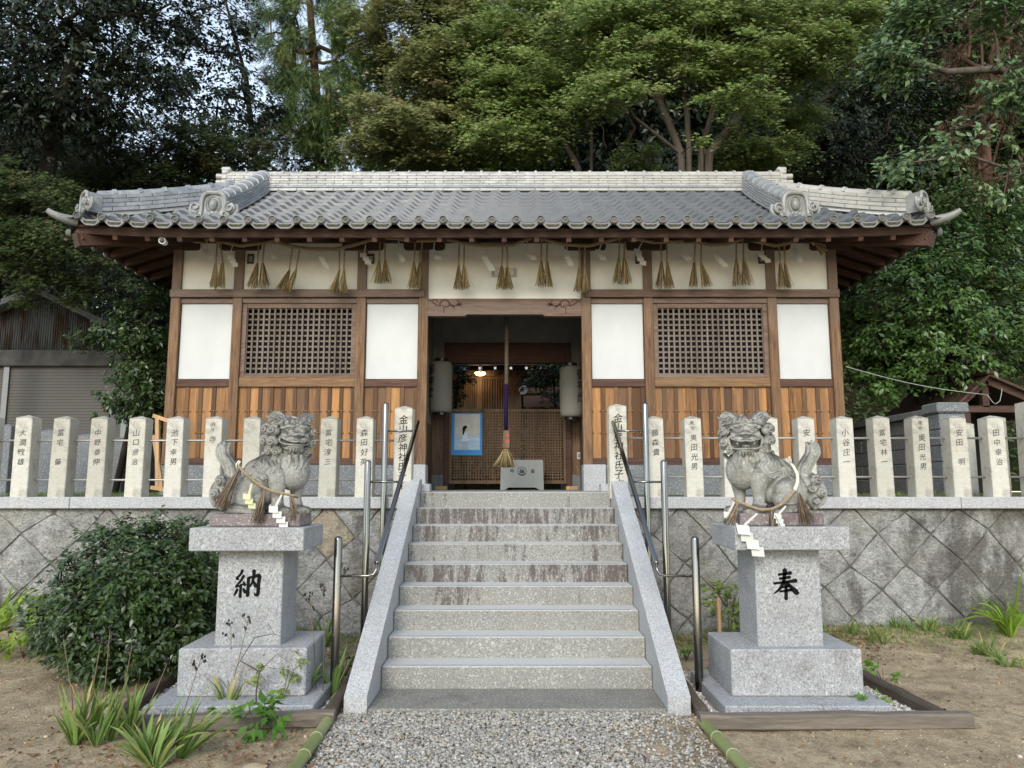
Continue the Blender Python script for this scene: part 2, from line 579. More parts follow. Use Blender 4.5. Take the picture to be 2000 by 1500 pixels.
xs = np.concatenate([np.linspace(-140, -8, 18), np.linspace(-7.6, 7.6, 240), np.linspace(8, 140, 18)])
ys = np.concatenate([np.linspace(-140, 2.0, 18), np.linspace(2.6, 8.04, 110)])
structure(grid_obj('ground', xs, ys, ground_z, M['dirt']), 'sandy brown dirt ground before the shrine')

# terrace on top of the retaining wall: pale gravelly soil with moss; then the wooded hill


def m_terrace():
    t = NT('mossy_terrace_soil')
    n = t.noise(2.0, 7, 0.6)
    c = t.mix(t.ramp(n, [(0.42, 0.0), (0.6, 1.0)]), (0.16, 0.13, 0.09), (0.075, 0.12, 0.03))
    t.bump(t.noise(30, 6, 0.7), 0.6, 0.02)
    return t.done(c, 0.95, 0.1)


def m_forest_floor():
    t = NT('forest_floor')
    n = t.noise(1.1, 8, 0.68)
    c = t.mix(t.ramp(n, [(0.4, 0.0), (0.62, 1.0)]), (0.035, 0.026, 0.016), (0.022, 0.032, 0.012))
    t.bump(t.noise(5, 8, 0.7), 0.8, 0.15)
    return t.done(c, 1.0, 0.05)


M['terrace'] = m_terrace()
M['forest_floor'] = m_forest_floor()
mb = MB()
for x0, x1 in ((-30, -1.1), (1.17, 30)):
    mb.box(x0, x1, 8.3, 16.6, 1.0, 1.385)
structure(mb.build('terrace', M['terrace']), 'mossy terrace ground beside the shrine hall')


def hill_z(x, y):
    d = np.maximum(y - 16.0, 0)
    s = 0.40 + 0.10 * np.clip(x / 12.0, -0.6, 1.0)
    side = np.maximum(np.abs(x) - 9.5, 0) * 0.0
    return 1.30 + d * s - 0.0035 * d ** 2 + 0.25 * fbm(x, y, 5, 0.25) * np.clip(d / 4, 0, 1) + side


structure(grid_obj('hillside', np.linspace(-70, 70, 120), np.linspace(16.2, 62, 70), hill_z, M['forest_floor']), 'dark leaf strewn hillside behind the shrine')

# ------------------------------------------------------------------ stone staircase
XS = 0.035                       # stair centre line
RISE, RUN, Y0, Z0 = 0.157, 0.28, 5.88, 0.03
LAND = Z0 + 9 * RISE             # 1.443
stair = thing('stone_staircase', 'grey granite staircase of nine stained steps climbing to the shrine hall', 'staircase', (XS, 5.36, 0))
MB().box(XS - 1.0, XS + 1.0, 5.36, Y0 + 0.05, -0.1, Z0, 0.008).build('foot_slab', M['granite_slab'], stair)
stain_of = [0.08, 0.12, 0.22, 0.40, 0.70, 0.47, 0.64, 0.75, 0.42]
for k in range(9):
    y = Y0 + k * RUN
    y1 = y + RUN + 0.03 if k < 8 else 8.40
    s = MB()
    s.tint = stain_of[k]
    s.box(XS - 0.997, XS + 0.997, y, y1, Z0 + k * RISE - 0.02 + 0.002, Z0 + (k + 1) * RISE, 0.007)
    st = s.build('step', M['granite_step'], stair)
    if k < 8:
        MB().box(XS - 0.93, XS + 0.93, y + 0.030, y + 0.042, Z0 + (k + 1) * RISE - 0.003, Z0 + (k + 1) * RISE + 0.0012).build('slip_groove', M['granite_dark'], st)
ya, yb, yc = 5.34, 8.10, 8.30
za, zb = 0.115, 1.575
for sgn in (-1, 1):
    xi, xo = XS + sgn * 1.0, XS + sgn * 1.153
    x0, x1 = min(xi, xo), max(xi, xo)
    ym, zm = ya + (yb - ya) * 0.27, za + (zb - za) * 0.27
    lo = MB().prism([(ya, -0.1), (ym - 0.002, -0.1), (ym - 0.002, zm - 0.001), (ya, za)], lambda a, b, d: (d, a, b), x0, x1)
    bl = lo.build('side_wall', M['granite'], stair)
    up = MB().prism([(ym + 0.002, -0.1), (yc, -0.1), (yc, zb), (yb, zb), (ym + 0.002, zm + 0.001)], lambda a, b, d: (d, a, b), x0, x1)
    up.build('side_wall', M['granite'], stair)
    MB().box(xi - sgn * 0.09, xi - sgn * 0.001, 8.22, 8.41, LAND + 0.002, LAND + 0.085, 0.006).build('end_block', M['granite'], stair)

# forecourt paving between stair head and hall
MB().box(-1.1, 1.17, 8.402, 10.78, 1.30, LAND - 0.004).build('paving', M['concrete'])
structure(bpy.data.objects['paving'], 'concrete paving at the head of the stairs')

# ------------------------------------------------------------------ retaining walls of diamond-laid stones


def m_wallstone(name, stained):
    t = NT(name)
    tv = t.attr()
    n = t.noise(9, 9, 0.66)
    c = t.mix(t.ramp(n, [(0.33, 0.0), (0.66, 1.0)]), (0.34, 0.338, 0.318), (0.74, 0.735, 0.70))
    f = t.noise(85, 4, 0.7)
    c = t.mix(t.math('MULTIPLY', t.ramp(f, [(0.38, 1.0), (0.55, 0.0)]), 0.45), c, (0.14, 0.135, 0.125))
    g = t.noise(38, 6, 0.75)
    c = t.mix(t.math('MULTIPLY', t.ramp(g, [(0.40, 1.0), (0.52, 0.0)]), 0.42), c, (0.19, 0.185, 0.172))
    c = t.mix(t.math('MULTIPLY', t.ramp(g, [(0.58, 0.0), (0.68, 1.0)]), 0.5), c, (0.72, 0.72, 0.70))
    c = t.mix(t.math('MULTIPLY', t.ramp(tv, [(0.0, 1.0), (0.5, 0.0)]), 0.42), c, (0.20, 0.165, 0.15))
    c = t.mix(t.math('MULTIPLY', t.ramp(tv, [(0.86, 0.0), (1.0, 1.0)]), 0.6), c, (0.48, 0.37, 0.22))
    s = t.noise(3.0, 9, 0.68, (1, 1, 0.5))
    # dark weathering stains run down the right end of the wall
    z = t.math('MULTIPLY', t.sep(0), 0.075)
    k = t.math('ADD', s, t.math('MULTIPLY', t.ramp(t.math('ADD', z, 0.5), [(0.468, 0.0), (0.508, 1.0)]), 0.15 if stained else 0.0))
    c = t.mix(t.math('MULTIPLY', t.ramp(k, [(0.55, 0.0), (0.66, 1.0)]), 0.72), c, (0.085, 0.072, 0.060))
    l = t.noise(1.1, 5, 0.6)
    c = t.mix(t.math('MULTIPLY', t.ramp(l, [(0.5, 0.0), (0.7, 1.0)]), 0.4), c, (0.33, 0.29, 0.20))
    t.bump(t.math('ADD', t.math('MULTIPLY', n, 1.4), t.math('ADD', t.math('MULTIPLY', f, 0.45), t.math('MULTIPLY', t.noise(30, 6, 0.7), 1.3))), 1.0, 0.05)
    return t.done(c, 0.9, 0.2)


M['wallstone'] = m_wallstone('rough_wall_stone', False)
M['wallstone_dark'] = m_wallstone('weathered_wall_stone', True)
M['mortar'] = m_plain('wall_mortar', (0.11, 0.105, 0.092), 0.95, 0.1, var=0.4, scale=14)


def diamond_wall(x0, x1, z1, yf, seed):
    r = np.random.default_rng(seed)
    mb = MB()
    a = 0.285                     # half diagonal
    ni = int((x1 - x0) / a) + 4
    nj = int(z1 / a) + 5
    P = {}
    for i in range(-2, ni + 2):
        for j in range(-3, nj + 2):
            P[i, j] = np.array([x0 + i * a + r.normal(0, 0.030), -0.15 + j * a * 1.02 + r.normal(0, 0.030)])

    def clip(poly, ax, lim, keep_less):
        out = []
        for q in range(len(poly)):
            p, n = poly[q], poly[(q + 1) % len(poly)]
            ip = (p[ax] <= lim) if keep_less else (p[ax] >= lim)
            in_ = (n[ax] <= lim) if keep_less else (n[ax] >= lim)
            if ip:
                out.append(p)
            if ip != in_:
                out.append(p + (n - p) * (lim - p[ax]) / (n[ax] - p[ax]))
        return out

    for (i, j) in list(P):
        if (i + j) % 2:
            continue
        try:
            poly = [P[i, j - 1], P[i + 1, j], P[i, j + 1], P[i - 1, j]]
        except KeyError:
            continue
        for ax, lim, less in ((0, x1, True), (0, x0, False), (1, z1, True), (1, -0.12, False)):
            poly = clip(poly, ax, lim, less) if poly else poly
        if len(poly) < 3:
            continue
        poly = np.array(poly)
        area = 0.5 * abs(np.dot(poly[:, 0], np.roll(poly[:, 1], 1)) - np.dot(poly[:, 1], np.roll(poly[:, 0], 1)))
        if area < 0.004:
            continue
        c = poly.mean(0)
        # rounded outline: subdivided edges with a wobble, corners pulled in
        ring = []
        n = len(poly)
        for q in range(n):
            p, nx = poly[q], poly[(q + 1) % n]
            L = np.linalg.norm(nx - p)
            st = max(2, int(L / 0.07))
            for s in range(st):
                f = s / st
                w = p + (nx - p) * f
                pull = 0.0032 + r.uniform(-0.002, 0.004) + (0.007 if s == 0 else 0)
                d = c - w
                ring.append(w + d / max(np.linalg.norm(d), 1e-6) * pull + r.normal(0, 0.0028, 2))
        ring = np.array(ring)
        m = len(ring)
        depth = r.uniform(0.0, 0.009)
        tx, tz = r.normal(0, 0.022), r.normal(0, 0.022)
        tint = min(0.85, max(0, r.normal(0.45, 0.22)))
        vs, fs = [], []
        lv = [(1.0, 0.03), (1.0, -0.024), (0.972, -0.036), (0.72, -0.043), (0.36, -0.046)]
        for sc_, dy in lv:
            for w in ring:
                q = c + (w - c) * sc_
                wob = r.normal(0, 0.0055) if sc_ < 0.95 else 0
                face = (q[0] - c[0]) * tx + (q[1] - c[1]) * tz
                vs.append((q[0], yf + dy + (depth + wob + face if dy < 0 else 0.0), q[1]))
        for k in range(len(lv) - 1):
            for q in range(m):
                fs.append((k * m + q, k * m + (q + 1) % m, (k + 1) * m + (q + 1) % m, (k + 1) * m + q))
        vs.append((c[0], yf - 0.047 + depth, c[1]))
        for q in range(m):
            fs.append(((len(lv) - 1) * m + q, (len(lv) - 1) * m + (q + 1) % m, len(vs) - 1))
        if abs(c[0] + 1.95) < 0.14 and abs(c[1] - 0.95) < 0.16:
            tint = 1.0
        mb.add(vs, fs, tint)
    return mb


WALL_Y = 8.08
COPE0, COPE1 = 1.275, 1.392
for side, (x0, x1) in enumerate(((-7.6, XS - 1.156), (XS + 1.156, 7.6))):
    nm = 'retaining wall of diamond-laid stones, ' + ('clean and pale, behind the round dark bush' if side == 0 else 'blackened towards its end, weeds at its foot')
    w = thing('retaining_wall', nm, 'wall', ((x0 + x1) / 2, WALL_Y, 0), 'retaining walls either side of the stairs')
    MB().box(x0, x1, WALL_Y - 0.016, WALL_Y + 0.30, -0.3, COPE0 - 0.002).build('mortar_core', M['mortar'], w)
    diamond_wall(x0, x1, COPE0 - 0.004, WALL_Y, 11 + side).build('stone_facing', M['wallstone_dark' if side else 'wallstone'], w, smooth=48)
    cuts = [x0, -4.55, -2.75, x1] if side == 0 else [x0, 2.6, 4.62, 6.2, x1]
    for a_, b_ in zip(cuts[:-1], cuts[1:]):
        MB().box(a_ + 0.0025, b_ - 0.0025, 7.985, 8.42, COPE0, COPE1, 0.006).build('coping_stone', M['granite'], w)

# ------------------------------------------------------------------ inscriptions
_glyph = {}


def glyph(ch):
    if ch not in _glyph:
        cu = bpy.data.curves.new('glyph', 'FONT')
        cu.body = ch
        cu.size = 1.0
        cu.resolution_u = 3
        cu.offset = 0.006
        ob = bpy.data.objects.new('glyph', cu)
        COL.objects.link(ob)
        dg = bpy.context.evaluated_depsgraph_get()
        me = bpy.data.meshes.new_from_object(ob.evaluated_get(dg))
        vs = [tuple(v.co) for v in me.vertices]
        fs = [tuple(p.vertices) for p in me.polygons]
        bpy.data.objects.remove(ob)
        bpy.data.curves.remove(cu)
        bpy.data.meshes.remove(me)
        if vs:
            xs_ = [v[0] for v in vs]
            ys_ = [v[1] for v in vs]
            cx, cy = (min(xs_) + max(xs_)) / 2, (min(ys_) + max(ys_)) / 2
            vs = [(v[0] - cx, v[1] - cy) for v in vs]
        _glyph[ch] = (vs, fs)
    return _glyph[ch]


def write_chars(mb, items, fn, slant=0.0, thin=0.0014):
    """items: (char, a, b, size); fn(a, b) -> 3D on the face"""
    for ch, a, b, s in items:
        vs, fs = glyph(ch)
        if vs:
            mb.add([fn(a + (x + slant * y) * s, b + (y + 0.10 * x) * s) for x, y in vs], fs)
    return mb


def brush(mb, strokes, fn, wk=1.0):
    """brush strokes: list of [(x, y, half width), ...] resampled as smooth tapering ribbons"""
    for st in strokes:
        P = np.array(st, float)
        n = len(P)
        tt = np.linspace(0, n - 1, 6 * (n - 1) + 1)
        out = []
        for t in tt:
            i = min(int(t), n - 2)
            f = t - i
            p0, p1, p2, p3 = P[max(i - 1, 0)], P[i], P[i + 1], P[min(i + 2, n - 1)]
            out.append(0.5 * ((2 * p1) + (-p0 + p2) * f + (2 * p0 - 5 * p1 + 4 * p2 - p3) * f * f + (-p0 + 3 * p1 - 3 * p2 + p3) * f ** 3))
        out = np.array(out)
        d = np.gradient(out[:, :2], axis=0)
        d /= np.maximum(np.linalg.norm(d, axis=1, keepdims=True), 1e-6)
        nrm = np.stack([-d[:, 1], d[:, 0]], 1)
        w = np.maximum(out[:, 2:3] * wk, 0.3)
        L, R = out[:, :2] + nrm * w, out[:, :2] - nrm * w
        m = len(out)
        vs = [fn(*p) for p in L] + [fn(*p) for p in R]
        cap0, cap1 = out[0, :2] - d[0] * w[0] * 0.7, out[-1, :2] + d[-1] * w[-1] * 0.7
        vs += [fn(*cap0), fn(*cap1)]
        fs = [(i, i + 1, m + i + 1, m + i) for i in range(m - 1)] + [(0, m, 2 * m), (m - 1, 2 * m - 1, 2 * m + 1)]
        mb.add(vs, fs)
    return mb


# ------------------------------------------------------------------ fence of inscribed granite posts
PW = 0.180
PY0, PY1 = 8.075, 8.255


def fence_post(x, y0, ztop, w, label, text=None, small=None, group='granite posts of the shrine fence', mat='granite_post', z0=COPE1, ts=0.076, tz=2.055, gap=None, d=None):
    d = d or w
    p = thing('fence_post', label, 'fence post', (x, y0 + d / 2, z0), group)
    h = w / 2
    j = random.Random(int(x * 1000))
    lean = j.uniform(-0.009, 0.009)
    bm = MB()
    bm.tint = j.random()
    zs = ztop - 0.03
    c = 0.006
    ring = lambda k, z, sx=0: [(x - k + sx, y0 + (h - k) * d / w, z), (x + k + sx, y0 + (h - k) * d / w, z), (x + k + sx, y0 + d - (h - k) * d / w, z), (x - k + sx, y0 + d - (h - k) * d / w, z)]
    bm.hexa(ring(h, z0 - 0.02) + ring(h * 0.975, zs, lean), c)
    q = ring(h * 0.972, zs - 0.002, lean) + [(x + lean, y0 + d / 2, ztop)]
    bm.add(q, [(0, 1, 4), (1, 2, 4), (2, 3, 4), (3, 0, 4)])
    bm.build('shaft', M[mat], p)
    if text:
        fn = lambda a, b: (x + a + lean * (b - z0) / (zs - z0), y0 - 0.0016 + (b - z0) / (zs - z0) * 0.0023, b)
        it = []
        z = tz
        if small:
            zz = tz + 0.055 + 0.052 * len(small)
            for k, ch in enumerate(small):
                it.append((ch, j.uniform(-.006, .002) - 0.005, zz - k * 0.056, 0.044))
        pitch = gap or 0.101
        for k, ch in enumerate(text):
            if ch != ' ':
                it.append((ch, j.uniform(-.005, .005), z - k * pitch, ts * j.uniform(0.93, 1.08)))
        write_chars(MB(), it, fn, 0.06).build('inscription', M['ink_worn' if ts < 0.08 else 'ink'], p)
    return p


pxx = lambda px: (px - 1000) * 0.005343
ZP = 2.245
left = [(-38, None, None, 'seventh'), (38, '大澗敏雄', None, ''), (111, '冨宅 肇', None, ''), (185, '中野泰伸', None, ''), (260.5, '山口彦治', None, ''), (337, '池下幸男', None, ''),
        (413, '寺', '四分', ''), (488, None, None, ''), (563, None, None, ''), (638.5, '冨宅淳三', None, ''), (710, '森田好英', None, '')]
lab_l = ['pale granite fence post cut off by the frame, before the far shutter edge',
         'mossy granite fence post with four characters, before the far end of the shutter',
         'granite fence post with dark lichen at its foot and three spaced characters',
         'granite fence post with four characters, standing between the shutter and the leafy shrub',
         'granite fence post with four characters, beside the pale timber rack',
         'granite fence post with four characters, before the corner post of the shrine hall',
         'granite fence post behind the tail of the lion-dog with closed mouth',
         'granite fence post behind the mane of the lion-dog with closed mouth',
         'granite fence post mostly hidden behind the face of the lion-dog with closed mouth',
         'granite fence post with four characters, between the closed-mouth lion-dog and the handrail',
         'granite fence post partly covered by a handrail post, nearer the closed-mouth lion-dog']
for (px, tx, sm, _), lb in zip(left, lab_l):
    fence_post(pxx(px), PY0, ZP + (0.01 if px < 100 else 0), PW, lb, tx, sm, tz=2.06 if not sm else 1.99)
fence_post(pxx(785.5), PY0 - 0.01, 2.352, 0.19, 'tall granite post with eight black characters, at the stair head nearer the closed-mouth lion-dog', '金山彦神社氏子中', None, 'tall inscribed posts at the head of the stairs', ts=0.098, tz=2.20, gap=0.098)
right = [(1283.5, '藤森貴', None), (1358, '奥田光男', '八尾市'), (1432, None, None), (1508, None, None), (1580, '安', None), (1656, '小谷庄一', None), (1730, '冨宅林一', None), (1805, '奥田光男', '八尾市'), (1880, '安田 明', None), (1955, '田中幸治', None)]
lab_r = ['granite fence post half covered by a handrail post, nearer the open-mouth lion-dog',
         'granite fence post with small and large characters, between handrail and open-mouth lion-dog',
         'granite fence post hidden behind the ears of the open-mouth lion-dog',
         'granite fence post behind the curly mane of the open-mouth lion-dog',
         'granite fence post behind the raised tail of the open-mouth lion-dog',
         'granite fence post overlapping the hall corner, its last character one stroke',
         'granite fence post with last character one stroke, just beyond the hall corner',
         'granite fence post in front of the block wall, small characters above large ones',
         'granite fence post in front of the capped wall pillar, with three widely spaced characters',
         'yellowish granite fence post under the little gabled roof, with four characters']
for (px, tx, sm), lb in zip(right, lab_r):
    fence_post(pxx(px), PY0, ZP + 0.005 * (px > 1700), PW, lb, tx, sm, tz=2.06 if not sm else 2.01)
fence_post(pxx(1208.5), PY0 - 0.01, 2.375, 0.19, 'tall granite post with eight black characters, at the stair head nearer the open-mouth lion-dog', '金山彦神社氏子中', None, 'tall inscribed posts at the head of the stairs', ts=0.098, tz=2.215, gap=0.098)
fence_post(pxx(2042), PY0 - 0.04, 2.42, 0.26, 'thick granite corner post of the fence cut off by the right frame edge', None)
lab_b = ['plain granite post of the return fence seen beside the thick corner post', 'plain granite post of the return fence, just behind the yellowish inscribed post']
for k, (x, y) in enumerate(((5.43, 8.55), (5.43, 9.15))):
    fence_post(x, y, 2.29 - 0.02 * k, 0.17, lab_b[k], None, z0=1.38, group='plain posts of the return fences')
lab_b = ['shaded plain post of the return fence, nearest the frame edge before the shutter', 'shaded plain post of the return fence, middle one before the shutter',
         'shaded plain post of the return fence, third one before the shutter', 'shaded plain post of the return fence, farthest one beside the leafy shrub']
for k, (x, y) in enumerate(((-6.5, 9.8), (-6.5, 10.7), (-6.45, 11.6), (-6.4, 12.5))):
    fence_post(x, y, 2.30, 0.2, lab_b[k], None, z0=1.38, group='plain posts of the return fences', mat='granite_dark')

# rods through the posts: each run of rod between stairs and corner is one thing
for nm, (xa, xb), zz in (('upper', (-7.2, pxx(785)), 1.985), ('lower', (-7.2, pxx(785)), 1.568), ('upper', (pxx(1208), pxx(2042)), 2.01), ('lower', (pxx(1208), pxx(2042)), 1.60)):
    r = MB().tube([(xa, 8.19, zz), (xb, 8.19, zz)], 0.0115, 8).build('fence_rod', M['rod'], None, 180)
    r.location = (0, 0, 0)
    tag(r, f"{nm} metal rod through the fence posts {'between shutter and stairs' if xa < 0 else 'between stairs and block wall'}", 'fence rod', 'metal rods through the fence posts')

# ------------------------------------------------------------------ handrails
for sgn in (-1, 1):
    lb = 'polished steel handrail on three posts beside the stairs, ' + ('by the closed-mouth lion-dog' if sgn < 0 else 'by the open-mouth lion-dog')
    X = lambda d: XS + sgn * d
    h = thing('handrail', lb, 'handrail', (X(1.37), 5.9, 0), 'handrails of the stone stairs')
    ps = [(1.345, 5.90, 1.125), (1.345, 7.02, 1.735), (1.345, 8.02, 2.36)]
    for (d, y, zt) in ps:
        yy = y if y < 7.9 else 7.93
        MB().tube([(X(d), yy, -0.05), (X(d), yy, zt - 0.02), (X(d), yy, zt - 0.006), (X(d), yy, zt + 0.004)], [0.0305, 0.0305, 0.026, 0.012], 14).build('post', M['steel'], h, 40)
    ra, rb = Vector((X(1.055), 5.93, 0.93)), Vector((X(1.03), 8.08, 2.175))
    d = (rb - ra).normalized()
    MB().tube([ra - d * 0.012, ra, rb, rb + d * 0.012], [0.012, 0.022, 0.022, 0.012], 12).build('rail', M['steel'], h, 40)
    MB().tube([(X(1.345), 5.90, 0.835), (X(1.12), 5.90, 0.835), (X(1.075), 5.905, 0.845), (X(1.058), 5.915, 0.875), (X(1.055), 5.93, 0.925)], 0.010, 8).build('bracket', M['steel'], h, 180)
    for y, f in ((7.02, 0.507), (7.93, 0.93)):
        q = ra + (rb - ra) * f
        MB().tube([(X(1.345), y, q.z - 0.02), (q.x, q.y, q.z - 0.02)], 0.010, 8).build('bracket', M['steel'], h, 180)
    for y, zz in ((7.02, 0.40), (7.93, 1.02)):
        MB().tube([(X(1.345), y, zz), (X(1.15), y, zz)], 0.010, 8).build('wall_tie', M['steel'], h, 180)

# ------------------------------------------------------------------ pedestals
HOU = [[(24, 83, 3), (48, 86, 3.2), (73, 90, 4.5)], [(28, 68, 3), (48, 71, 3), (69, 74, 4)], [(6, 50, 3), (45, 55, 3), (92, 61, 5)],
       [(50, 102, 6), (48, 82, 4.5), (42, 55, 4.2), (27, 30, 3.5), (4, 12, 1.2)], [(55, 56, 2.5), (70, 38, 4.5), (90, 18, 6.5), (100, 14, 2)],
       [(38, 36, 2.6), (50, 38, 2.6), (64, 41, 3.6)], [(28, 20, 2.6), (48, 23, 2.8), (73, 27, 4)], [(51, 50, 4), (51, 25, 3.8), (50, -8, 4.8)]]
NOU = [[(30, 100, 4), (24, 86, 3), (10, 70, 3), (18, 66, 2)], [(36, 80, 3.5), (26, 62, 3), (8, 40, 2.5), (20, 42, 2.2), (38, 50, 2.2)], [(36, 58, 2), (42, 44, 4)],
       [(26, 46, 3.5), (26, 25, 3.5), (25, 0, 3.8)], [(14, 30, 3.5), (8, 16, 3.2), (2, 6, 1.5)], [(36, 32, 2.5), (44, 18, 4.5)],
       [(54, 72, 4), (54, 40, 4), (53, 4, 4.5)], [(54, 72, 3), (74, 76, 3), (94, 79, 5), (93, 50, 4.2), (92, 14, 4.6), (84, 8, 3.4), (78, 16, 1.2)],
       [(74, 100, 4.5), (73, 72, 3.6), (68, 52, 3), (58, 36, 1.4)], [(73, 62, 2), (80, 46, 4.2), (84, 38, 4)]]


def pedestal(cx, label, strokes, rot, zb_, zc, wb, wc, ws):
    yb0 = 5.46
    p = thing('stone_pedestal', label, 'pedestal', (cx, yb0 + 0.3, 0), 'pedestals of the lion-dogs')
    MB().box(cx - 0.56, cx + 0.54, 5.235, 6.24, -0.1, 0.082, 0.008).build('plinth', M['granite_pedestal'], p)
    MB().box(cx - wb / 2, cx + wb / 2, yb0, yb0 + 0.64, 0.08, zb_, 0.010).build('base_block', M['granite_pedestal'], p)
    col = MB().box(cx - wc / 2, cx + wc / 2, yb0 + 0.10, yb0 + 0.53, zb_ - 0.01, zc, 0.006).build('column', M['granite_pedestal'], p)
    MB().box(cx - ws / 2, cx + ws / 2, yb0 - 0.03, yb0 + 0.60, zc - 0.001, zc + 0.158, 0.006).build('cap_slab', M['granite_pedestal'], p)
    s = 0.00185
    zmid = zb_ + (zc - zb_) * 0.64
    brush(MB(), strokes, lambda a, b: (cx - 0.02 + (a - 50) * s, yb0 + 0.0985, zmid + (b - 50) * s), 1.6).build('inscription', M['ink'], col)
    p.rotation_euler.z = rot
    return p


PL = pedestal(-1.855, 'grey granite pedestal with one black brushed character, beside the round dark bush', NOU, math.radians(1.8), 0.400, 1.056, 0.87, 0.455, 0.79)
PR = pedestal(1.95, 'grey granite pedestal with one black character, edged by white pebbles and timber', HOU, 0.0, 0.393, 1.062, 0.90, 0.46, 0.80)
# ------------------------------------------------------------------ shrine hall
XB = -0.105                      # centre line of the hall
YB, YR, YM = 10.90, 13.60, 12.25
hall = thing('shrine_hall', 'wooden shrine hall with white plaster walls, lattice windows and a grey tiled roof', 'shrine hall', (XB, YB, LAND))


def hx(x):
    return XB + x


POSTS = [-4.7865, -3.885, -2.085, -1.1825, 1.1825, 2.085, 3.885, 4.7865]
Z_SILL, Z_PLANK0, Z_PLANK1, Z_PAN0, Z_PAN1, Z_NAG0, Z_NAG1, Z_TOP = 1.80, 1.90, 2.917, 3.036, 4.14, 4.215, 4.338, 5.04
# base
for a, b in ((-4.86, -1.12), (1.12, 4.86)):
    MB().box(hx(a), hx(b), YB + 0.012, YB + 0.30, 1.38, Z_SILL, 0.004).build('stone_base', M['granite_dark'], hall)
for s in (-1, 1):
    MB().box(hx(s * 1.105), hx(s * 1.42), YB - 0.10, YB + 0.22, LAND - 0.02, Z_SILL + 0.005, 0.008).build('base_stone', M['granite'], hall)
# posts
for i, x in enumerate(POSTS):
    w = 0.067
    bm = MB()
    bm.box(hx(x - w), hx(x + w), YB, YB + 0.135, Z_SILL + 0.006, 5.06, 0.005)
    bm.build('post', M['wood_post'], hall)
for x in (POSTS[0], POSTS[-1]):
    MB().box(hx(x - 0.067), hx(x + 0.067), YR - 0.135, YR, LAND, 5.06).build('post', M['wood_post'], hall)
bays = [(-4.72, -3.952, 'panel'), (-3.818, -2.152, 'window'), (-2.018, -1.25, 'panel'), (1.25, 2.018, 'panel'), (2.152, 3.818, 'window'), (3.952, 4.72, 'panel')]
rr = random.Random(4)


def plank_panel(x0, x1):
    """vertical boards of alternating tone under a rail, with nail rows"""
    bm = MB()
    nl = MB()
    x = x0
    k = 0
    wide = (x1 - x0) / max(1, round((x1 - x0) / 0.173))
    while x < x1 - 0.01:
        b = wide * 0.66
        t = min(1, max(0, rr.gauss(0.58, 0.26)))
        dy = rr.uniform(0, 0.004)
        bm.box(x + 0.001, x + b, YB + 0.062 + dy, YB + 0.085, Z_PLANK0, Z_PLANK1, 0.0, t)
        bm.box(x + b + 0.002, x + wide - 0.001, YB + 0.048, YB + 0.07, Z_PLANK0, Z_PLANK1, 0.003, min(1, max(0, rr.gauss(0.20, 0.20))))
        for zz in (Z_PLANK0 + 0.06, Z_PLANK0 + 0.47, 2.57, 2.26):
            if zz in (2.57,):
                for q in (x + 0.012, x + b - 0.012, x + b + 0.018, x + wide - 0.018):
                    nl.ball((q, YB + 0.047, zz), 0.011, 7, 5)
            elif zz == 2.26:
                for q in (x + 0.012, x + b - 0.012, x + wide - 0.022):
                    nl.ball((q, YB + 0.047, zz), 0.011, 7, 5)
        x += wide
        k += 1
    pl = bm.build('plank_panel', M['wood_plank'], hall)
    nl.build('nails', M['brass'], pl, 180)


